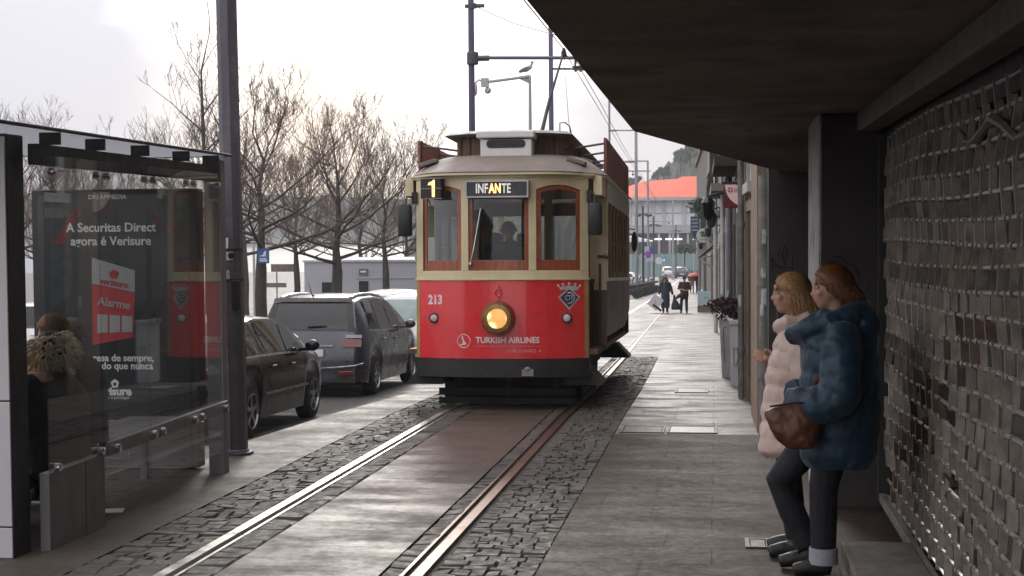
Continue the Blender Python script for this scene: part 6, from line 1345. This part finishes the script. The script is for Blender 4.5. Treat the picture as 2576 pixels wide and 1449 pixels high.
b = MB(); b.tube([(0, .08, 0), (0, .08, z1)], .05, 6); b.build('post', M_gpost, t); MB().box(-11*s_, 11*s_, -.03, .03, z0, z1).build('plate', mat('sign_pale', (.5, .5, .6), .5, bump=0), t); MB().box(1*s_, 11.2*s_, -.035, -.031, (z0+z1)/2, z1).build('blue_corner', mat('sign_blue2', (.08, .09, .4), .5, bump=0), t)
b = MB(); b.lathe([(9*s_, -.045), (9*s_, -.038)], (-3*s_, 0, (z0+z1)/2-.05), 'y', 20); b.build('round_mark', mat('sign_violet', (.22, .1, .4), .5, bump=0), t); b = MB(); b.obox((-3*s_, -.05, (z0+z1)/2-.05), (14*s_, .008, .1), (0, R(45), 0)); b.build('slash_bar', mat('sign_slash', (.4, .08, .25), .5, bump=0), t)
for nm, lb, u, v, vb, k in (('crossing_sign', 'square blue pedestrian crossing sign in front of the teal hoarding', 1671, 653, 705, 's'), ('round_plate_sign', 'round white traffic sign seen from behind, left of the blue crossing sign', 1658, 656, 715, 'r'), ('notice_sign', 'small black and white notice on the pale pole nearest the tram', 1605, 652, 747, 'n'), ('notice_sign', 'small black and white notice on the dark lamp post nearest the tram', 1620, 650, 741, 'n')):
    p = atG(u, vb); p.y -= .35; t = thing(nm, lb, 'sign', p); z = atY(u, v, p.y).z-p.z; s_ = p.y/FPX; b = MB(); b.tube([(0, .06, 0), (0, .06, z)], .04, 6); b.build('post', M_gpost, t)
    if k == 's':
        MB().box(-6*s_, 6*s_, -.02, .02, z-7*s_, z+6*s_).build('plate', mat('sign_teal_blue', (.06, .22, .42), .5, bump=0), t); b = MB(); b.add([(-3.6*s_, -.025, z-4*s_), (3.6*s_, -.025, z-4*s_), (0, -.025, z+4*s_)], [(0, 1, 2)]); b.build('triangle', M_lett, t)
    elif k == 'r': b = MB(); b.lathe([(9*s_, -.02), (9*s_, .02)], (0, 0, z), 'y', 20); b.build('plate', mat('sign_back', (.5, .52, .55), .5, bump=0), t)
    else: MB().box(-6*s_, 6*s_, -.02, .02, z-7*s_, z+7*s_).build('plate', mat('sign_pale', (1, 1, 1)), t); b = MB(); b.ell((0, -.025, z+2*s_), 2.5*s_, .01, 3*s_); b.box(-4*s_, 4*s_, -.03, -.022, z-5*s_, z-2*s_); b.build('figure_mark', M_blk, t)
# bollards and kerb posts
for i, (u, v) in enumerate(((1663, 716), (1675, 708), (1640, 722))): p = atG(u, v); t = thing('bollard', ('dark bollard left of the silver car', 'bollard at the foot of the silver car', 'bollard by the second green lamp post')[i], 'bollard', p); b = MB(); b.lathe([(.16, 0), (.16, .7), (.12, .8), (.05, .85)], n=10); b.build('body', M_dpost, t, smooth=True); b = MB(); b.lathe([(.165, .55), (.165, .62)], n=10); b.build('band', M_gpost, t)
# mast with loudspeakers and gull
YM = 60.; p = Vector((atY(1333, 300, YM).x, YM, zg(YM)-.3)); t = thing('mast', 'light grey mast with a horizontal arm and loudspeaker, the gull on top', 'mast', p)
def rel(u, v): return atY(u, v, YM)-p
b = MB(); b.tube([(0, 0, 0), rel(1333, 190)], [.09, .06], 8); b.build('shaft', M_gpost, t, smooth=True); b = MB(); b.tube([rel(1333, 192), rel(1228, 206)], .06, 6); b.add([rel(1330, 195), rel(1330, 210), rel(1300, 196)], [(0, 1, 2)]); b.build('arm', M_gpost, t)
b = MB(); q = rel(1220, 208); b.obox(q, (.3, .2, .36)); b.lathe([(.08, -.1), (.14, .1)], q+Vector((.1, 0, -.3)), 'y', 12); b.tube([q, q+Vector((-.25, 0, .12)), q+Vector((-.38, 0, 0))], .04, 6); b.ell(q+Vector((-.42, 0, -.25)), .12, .12, .28); b.build('loudspeaker', mat('speaker_grey', (.35, .34, .36), .5, bump=0), t, smooth=True)
g0 = atY(1325, 190, YM); t = thing('gull', 'gull standing on the arm of the light grey mast', 'gull', g0); s_ = 1.25
b = MB(); b.tube([Vector(v)*s_ for v in ((-.27, 0, .1), (-.15, 0, .15), (0, 0, .2), (.12, 0, .27), (.16, 0, .34), (.17, 0, .4))], [.02*s_, .06*s_, .095*s_, .075*s_, .045*s_, .04*s_], 12, flat=.9); b.ell(Vector((.18, 0, .42))*s_, .055*s_, .045*s_, .045*s_); b.tube([Vector((.22, 0, .42))*s_, Vector((.29, 0, .4))*s_], [.018*s_, .006*s_], 6)
remesh(b.build('body', mat('gull_plumage', (.3, .3, .33), .7, var=.3, bump=0), t), .02, 2)
b = MB()
for x in (-.01, .05): b.tube([Vector((x, 0, .13))*s_, Vector((x, 0, 0))*s_], .012, 5); b.ell(Vector((x+.02, 0, .008))*s_, .035, .02, .01, 8, 6)
b.build('legs', mat('gull_legs', (.35, .2, .12), .6, bump=0), t); b = MB(); b.ell(Vector((-.08, -.07, .19))*s_, .19*s_, .03*s_, .06*s_, rot=(0, R(-25), 0)); b.ell(Vector((-.08, .07, .19))*s_, .19*s_, .03*s_, .06*s_, rot=(0, R(-25), 0)); b.build('wings', mat('gull_wing', (.14, .14, .16), .7, bump=0), t, smooth=True)
# overhead wires
M_wirem = mat('overhead_wire', (.12, .11, .15), .5, bump=0)
def wire(label, pts, r=.009, sag=0):
    P = []
    for a, c in zip(pts[:-1], pts[1:]):
        for i in range(8): q = lerp(Vector(a), Vector(c), i/8); q.z -= sag*4*(i/8)*(1-i/8); P.append(q)
    P.append(Vector(pts[-1])); b = MB(); b.tube(P, r, 5); return tag(b.build('overhead_wire', M_wirem, smooth=True), label, 'wire', 'overhead tram wires')
for du, lb in ((0, 'contact wire on the left, meeting the trolley head'), (38, 'contact wire on the right of the pair over the track')):
    wire(lb, [atY(1318+du*1.1, 0, 16.5), atY(1412+du*.4, 116, 24.3), atY(1500+du*.3, 262, 38.), atY(1563+du*.2, 372, 60.), atY(1640+du*.1, 490, 107.), atY(1690, 557, 190.)], .0085 if du == 0 else .0085)
wire('stay wire slanting down from the thick violet pole to the soffit edge', [atY(1200, 18, 38.), atY(1290, 58, 34.), atY(1450, 103, 27.), atY(1560, 130, 22.)], .012)
# people walking up the street
def at_person(u, v): p = atG(u, v); return (p.x, p.y, p.z+.012)
M_blue_d = mat('dark_blue_dungaree', (.03, .04, .06), .8, var=.4, scale=14, bump=.1)
w1 = figure('dark-haired person in blue dungarees walking with a white board and a black sack', at_person(1674, 787), R(4), standing(1.66, haR=(-.3, -.05, .84), haL=(.34, -.05, .82), elL=(.28, .02, 1.1), anL=(.08, -.1, .09), toL=(.1, -.28, .04)), M_skin, coat=M_blk, trousers=M_blue_d, shoes=M_shoek, hairm=M_hdk, hairlen=.2, hairn=160, hands=False, hairspread=.07, vox=.025)
b = MB(); b.loft([ring_xy((0, -.02, 1.25), .12, .12), ring_xy((0, -.01, .95), .2, .16), ring_xy((0, -.01, .5), .21, .16), ring_xy((0, -.02, .22), .2, .15)]); remesh(b.build('dungarees', M_blue_d, w1), .025, 2)
w2 = figure('person with short dark hair in a dark shirt, looking down at their hands', at_person(1722, 788), R(-3), standing(1.68, haR=(.04, -.27, 1.08), haL=(-.03, -.25, 1.0), elR=(-.27, -.02, 1.08), elL=(.27, -.02, 1.08), knR=(-.13, -.1, .5), anR=(-.16, .1, .1), toR=(-.17, -.06, .03)), M_skin, coat=mat('dark_wine_shirt', (.03, .014, .016), .8, var=.3, bump=.1), trousers=M_blk, shoes=M_shoek, hairm=M_hdk, hairlen=.03, hairn=120, bare=True, hands=False, coatlen=.12, vox=.025, headtilt=R(14))
px = at_person(1674, 787); sc_ = px[1]/FPX
t = thing('white_board', 'white rectangular board carried tilted by the person in dungarees', 'board', (atY(1649, 762, px[1]-.15).x, px[1]-.15, atY(1649, 760, px[1]-.15).z)); MB().obox((0, 0, 0), (.52, .1, .6), (0, R(38), 0)).build('panel', mat('board_white', (.66, .66, .72), .5, var=.04, bump=0), t, bevel=.01)
b = MB(); b.tube([(-.08, -.055, .05), (-.02, -.055, .09), (.02, -.055, .02), (-.03, -.055, -.08)], .012, 4); b.build('printed_mark', mat('board_mark', (.3, .3, .36), .5), t); b = MB(); b.obox((.08, .0, -.26), (.5, .11, .1), (0, R(38), 0)); b.build('dark_edge', M_plast, t)
t = thing('black_sack', 'black sack hanging from the hand of the person in dungarees', 'bag', (atY(1702, 764, px[1]).x, px[1]-.1, px[2]+.14)); b = MB(); b.loft([ring_xy((0, 0, .0), .24, .14), ring_xy((0, 0, .12), .25, .15), ring_xy((-.06, 0, .35), .14, .1), ring_xy((-.1, 0, .55), .05, .05), ring_xy((-.1, 0, .68), .06, .05)]); remesh(b.build('body', M_blk, t), .025, 2); b = MB(); b.lathe([(.055, .53), (.06, .55), (.055, .57)], (-.1, 0, 0), n=12); b.build('tie', M_plast, t)
p = at_person(1722, 788); t = thing('dark_jacket', 'dark jacket bundled under the arm of the person in the dark shirt', 'jacket', (p[0]-.2, p[1]-.15, p[2]+.72)); b = MB(); b.tube([(-.22, 0, -.08), (-.1, 0, .02), (.05, 0, .12), (.2, 0, .2)], [.06, .13, .15, .1], 10, flat=.6); remesh(b.build('cloth', mat('faded_black_cloth', (.035, .035, .04), .9, var=.4, bump=.2), t), .03, 2)
figure('person in a brown coat on the left under the red umbrella', at_person(1741, 737), R(175), standing(1.7), M_skin, coat=mat('brown_coat', (.12, .07, .055), .8, var=.3), trousers=mat('pale_trousers', (.3, .25, .22), .8), shoes=M_shoek, hairm=M_hbr, hairlen=.1, hairn=60, hands=False, vox=.035)
p = at_person(1756, 738); figure('person in a long black coat holding the red umbrella', p, R(180), standing(1.72, haL=(.12, -.22, 1.2)), M_skin, coat=M_coatk, trousers=M_blk, shoes=M_shoek, hairm=M_hdk, hairlen=.1, hairn=60, hands=False, vox=.035, coatlen=.25)
q = atY(1750, 690, p[1]-.2); t = thing('umbrella', 'red umbrella over two people near the last houses', 'umbrella', (q.x, q.y, q.z)); b = MB(); b.lathe([(.62, -.12), (.5, -.02), (.3, .07), (.1, .12), (.01, .13)], n=8); b.build('canopy', mat('umbrella_red', (.62, .07, .04), .6, var=.1, bump=0), t, smooth=True); b = MB(); b.tube([(0, 0, .2), (0, 0, -.85)], .012, 5); b.build('shaft', M_irn, t)
figure('distant person in white by the teal hoarding', at_person(1731, 689), R(160), standing(1.7), M_skin, coat=M_wht, trousers=M_blue_d, shoes=M_shoek, hairm=M_hgr, hairlen=.05, hairn=40, hands=False, vox=.05); figure('distant person in black next to the one in white', at_person(1741, 688), R(190), standing(1.75), M_skin, coat=M_coatk, trousers=M_blk, shoes=M_shoek, hairm=M_hdk, hairlen=.05, hairn=40, hands=False, vox=.05)
# driver behind the centre window
tm = figure('driver in dark navy jacket bending forward behind the tram\'s centre window', (TX+.02, TY+.95, zg(TY)+.66), R(8), standing(1.72, head=(-.02, -.2, 1.42), neck=(0, -.1, 1.32), chest=(0, -.02, 1.16), haL=(.24, -.34, 1.1), haR=(-.12, -.3, 1.02), elL=(.3, -.12, 1.08), elR=(-.28, -.1, 1.06)), M_skin, coat=mat('driver_navy', (.015, .018, .03), .8, var=.3), trousers=M_blk, shoes=M_shoek, hairm=M_hdk, hairlen=.03, hairn=80, headtilt=R(25))
# ================================================================== THE TWO WOMEN
def puffer(parent, prof, m, quilt=.11, depth=.028, extra=None, vox=.011, name='coat', n=84):
    """padded coat: prof rows (z, front y, back y, half width); scalloped between the stitching lines"""
    zs, fr, bk, hw_ = [np.array(q) for q in zip(*prof)]; b = MB(); rg = []
    for i in range(n+1):
        z = lerp(zs[0], zs[-1], i/n); f, k, h = np.interp(z, zs, fr), np.interp(z, zs, bk), np.interp(z, zs, hw_)
        q = abs(math.sin(PI*(z+.02)/quilt))**.6*depth; cy = (f+k)/2; ry = (k-f)/2+q-depth*.6; rx = h+q-depth*.6
        pts = []
        for j in range(40):
            a = 2*PI*j/40; ca, sa = math.cos(a), math.sin(a); wv = 1+.012*math.sin(a*5+z*9)+.01*math.sin(a*11-z*23)
            pts.append((rx*wv*math.copysign(abs(ca)**.85, ca), cy+ry*wv*math.copysign(abs(sa)**.85, sa), z+.012*math.sin(a*3+z*4)))
        rg.append(pts)
    b.loft(rg)
    if extra: extra(b)
    o = b.build(name, m, parent); remesh(o, vox, 1)
    for sc_, st_ in ((.16, .03), (.045, .006)):
        tx = bpy.data.textures.new('creases', 'CLOUDS'); tx.noise_scale = sc_; tx.noise_depth = 2; d = o.modifiers.new('creases', 'DISPLACE'); d.texture = tx; d.strength = st_; d.mid_level = .5; d.texture_coords = 'LOCAL'
    return o
def psleeve(b, pts, r, quilt=.1, depth=.009):
    P = [Vector(p) for p in pts]; L_ = [0]
    for a, c in zip(P[:-1], P[1:]): L_.append(L_[-1]+(c-a).length)
    n = 44; out = []; rr_ = []
    for i in range(n+1):
        s = L_[-1]*i/n; k = max(j for j in range(len(L_)) if L_[j] <= s+1e-9); k = min(k, len(P)-2); t = (s-L_[k])/(L_[k+1]-L_[k])
        out.append(lerp(P[k], P[k+1], t)); rr_.append(np.interp(s, L_, r)+abs(math.sin(PI*s/quilt))**.6*depth)
    for _ in range(6): out = [out[0]]+[(out[i-1]+out[i]*2+out[i+1])/4 for i in range(1, n)]+[out[-1]]
    b.tube(out, [float(q) for q in rr_], 18)
M_navy_c = mat('navy_padded_nylon', (.006, .034, .064), .55, var=.25, scale=7, bump=.8, bscale=13, sheen=.15); M_pink_c = mat('pale_pink_padded_nylon', (.6, .46, .4), .5, var=.08, scale=7, bump=.6, bscale=13, sheen=.1)
M_hginger = mat('copper_brown_hair', (.2, .075, .022), .4, var=.5, scale=70, bump=0)
M_jean = mat('blue_black_denim', (.013, .015, .021), .85, var=.4, scale=10, bump=.3, bscale=160)
# nearer woman, navy coat
bx, by = .60, 8.69
J = standing(1.68, head=(0, .05, 1.615), neck=(0, .09, 1.47), chest=(0, .11, 1.24), hips=(0, .1, .9), shL=(.19, .08, 1.4), shR=(-.19, .08, 1.4), elL=(.29, .06, 1.03), elR=(-.28, .07, 1.06), haL=(.2, -.16, 1.0), haR=(-.17, -.13, 1.0),
             hiL=(.1, .07, .88), hiR=(-.1, .06, .88), knL=(.1, .0, .5), knR=(-.1, -.24, .5), anL=(.1, .0, .09), anR=(-.09, -.06, .1), toL=(.1, -.17, .03), toR=(-.09, -.24, .035))
wa = figure('woman in a navy padded coat and turned-up dark jeans, leaning back, nearest the shutter', (bx, by, zg(by)+.012), R(-90), J, M_skin, trousers=M_jean, shoes=mat('black_trainer', (.015, .015, .016), .55, var=.4, scale=30, bump=.3), vox=.011, hands=False, eye=True, build=1.12)
hair(wa, J['head'], Matrix.Identity(3), M_hginger, 1.08, .1, True, 1100, 3, .014, .12, .0036)
def ex(b):
    psleeve(b, [(.17, .1, 1.4), (.25, .09, 1.3), (.3, .07, 1.02), (.27, -.06, .985), (.2, -.2, .995)], [.085, .105, .105, .1, .075]); psleeve(b, [(-.17, .1, 1.4), (-.25, .09, 1.3), (-.29, .07, 1.04), (-.26, -.05, 1.0), (-.19, -.17, 1.0)], [.085, .105, .1, .095, .075])
    b.tube([(0, .2, 1.475), (.13, .14, 1.47), (.15, .03, 1.44), (.09, -.1, 1.385), (0, -.15, 1.36), (-.09, -.1, 1.385), (-.15, .03, 1.44), (-.13, .14, 1.47), (0, .2, 1.475)], [.075, .07, .065, .06, .06, .06, .065, .07, .075], 12)
    b.ell((0, .22, 1.42), .17, .1, .13); b.ell((0, .19, 1.52), .14, .075, .05)
puffer(wa, [(.62, -.1, .27, .235), (.68, -.13, .3, .25), (.85, -.13, .31, .245), (1.0, -.12, .31, .235), (1.2, -.12, .31, .235), (1.32, -.12, .3, .225), (1.42, -.08, .27, .17), (1.5, .0, .22, .1)], M_navy_c, .13, .009, ex)
b = MB()
for z0, z1, r0, r1 in ((.075, .165, .082, .08),): b.lathe([(r0-.014, z0), (r0, z0), (r1, z1), (r1-.012, z1)], (.1, .0, 0), n=26)
b.build('turn_up', mat('pale_denim_cuff', (.32, .34, .38), .85, var=.2, scale=20, bump=.3, bscale=150), wa, smooth=True)
b = MB()
for i in range(4): b.tube([(-.125, -.13-.025*i, .1-.014*i), (-.09, -.14-.025*i, .112-.014*i), (-.055, -.13-.025*i, .1-.014*i)], .006, 5)
b.build('laces', M_blk, wa)
# farther woman, pink coat
px_, py_ = .46, 9.22
J = standing(1.66, head=(0, -.01, 1.59), neck=(0, .03, 1.45), chest=(0, .05, 1.22), hips=(0, .04, .9), elR=(-.29, .05, 1.1), haR=(-.2, -.1, 1.165), elL=(.27, .1, 1.08), haL=(.16, .02, .98), thR=(0, 0, 1))
wb_ = figure('woman with long blonde hair in a pale pink padded coat, beyond the navy coat', (px_, py_, zg(py_)+.012), R(-90), J, M_skin, trousers=M_jean, shoes=M_shoek, vox=.008, hands=True, eye=True, headtilt=R(-2))
hair(wb_, J['head'], Matrix.Identity(3), M_hbl, 1.05, .22, True, 1200, 8, .026, .15, .0036)
def ex2(b):
    psleeve(b, [(.16, .05, 1.36), (.23, .05, 1.28), (.28, .09, 1.07), (.24, .06, 1.0), (.17, .0, .98)], [.075, .085, .085, .08, .06]); psleeve(b, [(-.16, .05, 1.36), (-.23, .05, 1.28), (-.29, .06, 1.1), (-.25, -.02, 1.11), (-.21, -.08, 1.15)], [.075, .085, .08, .075, .055])
    b.tube([(0, .13, 1.45), (.1, .08, 1.44), (.1, -.02, 1.41), (0, -.075, 1.38), (-.1, -.02, 1.41), (-.1, .08, 1.44), (0, .13, 1.45)], .045, 10)
puffer(wb_, [(.6, -.17, .2, .23), (.64, -.2, .22, .24), (.8, -.19, .22, .235), (1.0, -.165, .21, .22), (1.15, -.15, .2, .215), (1.26, -.115, .19, .2), (1.36, -.06, .16, .15), (1.44, .0, .12, .08)], M_pink_c, .105, .012, ex2, .011)
# shoulder bag
t = thing('shoulder_bag', 'soft brown shoulder bag hanging at the side of the navy coat', 'bag', (bx-.165, by-.285, zg(by)+.012+.885), (0, 0, R(-90)))
b = MB(); rg = []
for i in range(13):
    q = i/12; z = lerp(-.135, .115, q); wv = .15*math.sin(PI*min(1, .1+q*.5))**.6; th = .07*math.sin(PI*min(1, .12+q*.78))**.5; rg.append([(th*math.cos(a), wv*math.copysign(abs(math.sin(a))**.8, math.sin(a))-.05*(q-.5), z+.045*math.sin(a)*q) for a in [2*PI*j/24 for j in range(24)]])
b.loft(rg); remesh(b.build('pouch', mat('brown_leather', (.115, .042, .02), .5, var=.3, scale=8, bump=.35, bscale=25), t, rot=(0, R(-6), 0)), .009, 2)
bg_ = [o_ for o_ in t.children][0]; tx = bpy.data.textures.new('leather_folds', 'CLOUDS'); tx.noise_scale = .09; d = bg_.modifiers.new('folds', 'DISPLACE'); d.texture = tx; d.strength = .035; d.mid_level = .5
b = MB(); b.tube([(0, 0, .12), (-.05, .1, .2), (-.09, .22, .36), (-.1, .27, .5)], .011, 6, flat=2); b.build('strap', mat('brown_leather', (1, 1, 1)), t, smooth=True)
b = MB(); b.tube([(.04, -.14, .1), (.055, 0, .125), (.04, .14, .12)], .006, 5); b.build('zip_seam', mat('dark_leather', (.04, .015, .008), .5), t)
# ================================================================== AIR
bpy.context.view_layer.update()
b = MB(); b.box(-300, 200, -60, 700, -9.5, 45)
m = bpy.data.materials.new('haze_air'); m.use_nodes = True; n = m.node_tree.nodes; n.clear()
o = n.new('ShaderNodeOutputMaterial'); v = n.new('ShaderNodeVolumePrincipled'); v.inputs['Density'].default_value = .0006; v.inputs['Color'].default_value = (.9, .92, .97, 1); v.inputs['Anisotropy'].default_value = .3
m.node_tree.links.new(v.outputs[0], o.inputs['Volume'])
hz = b.build('haze', m); tag(hz, kind='stuff'); hz['label'] = 'thin pale haze over the river and the street'
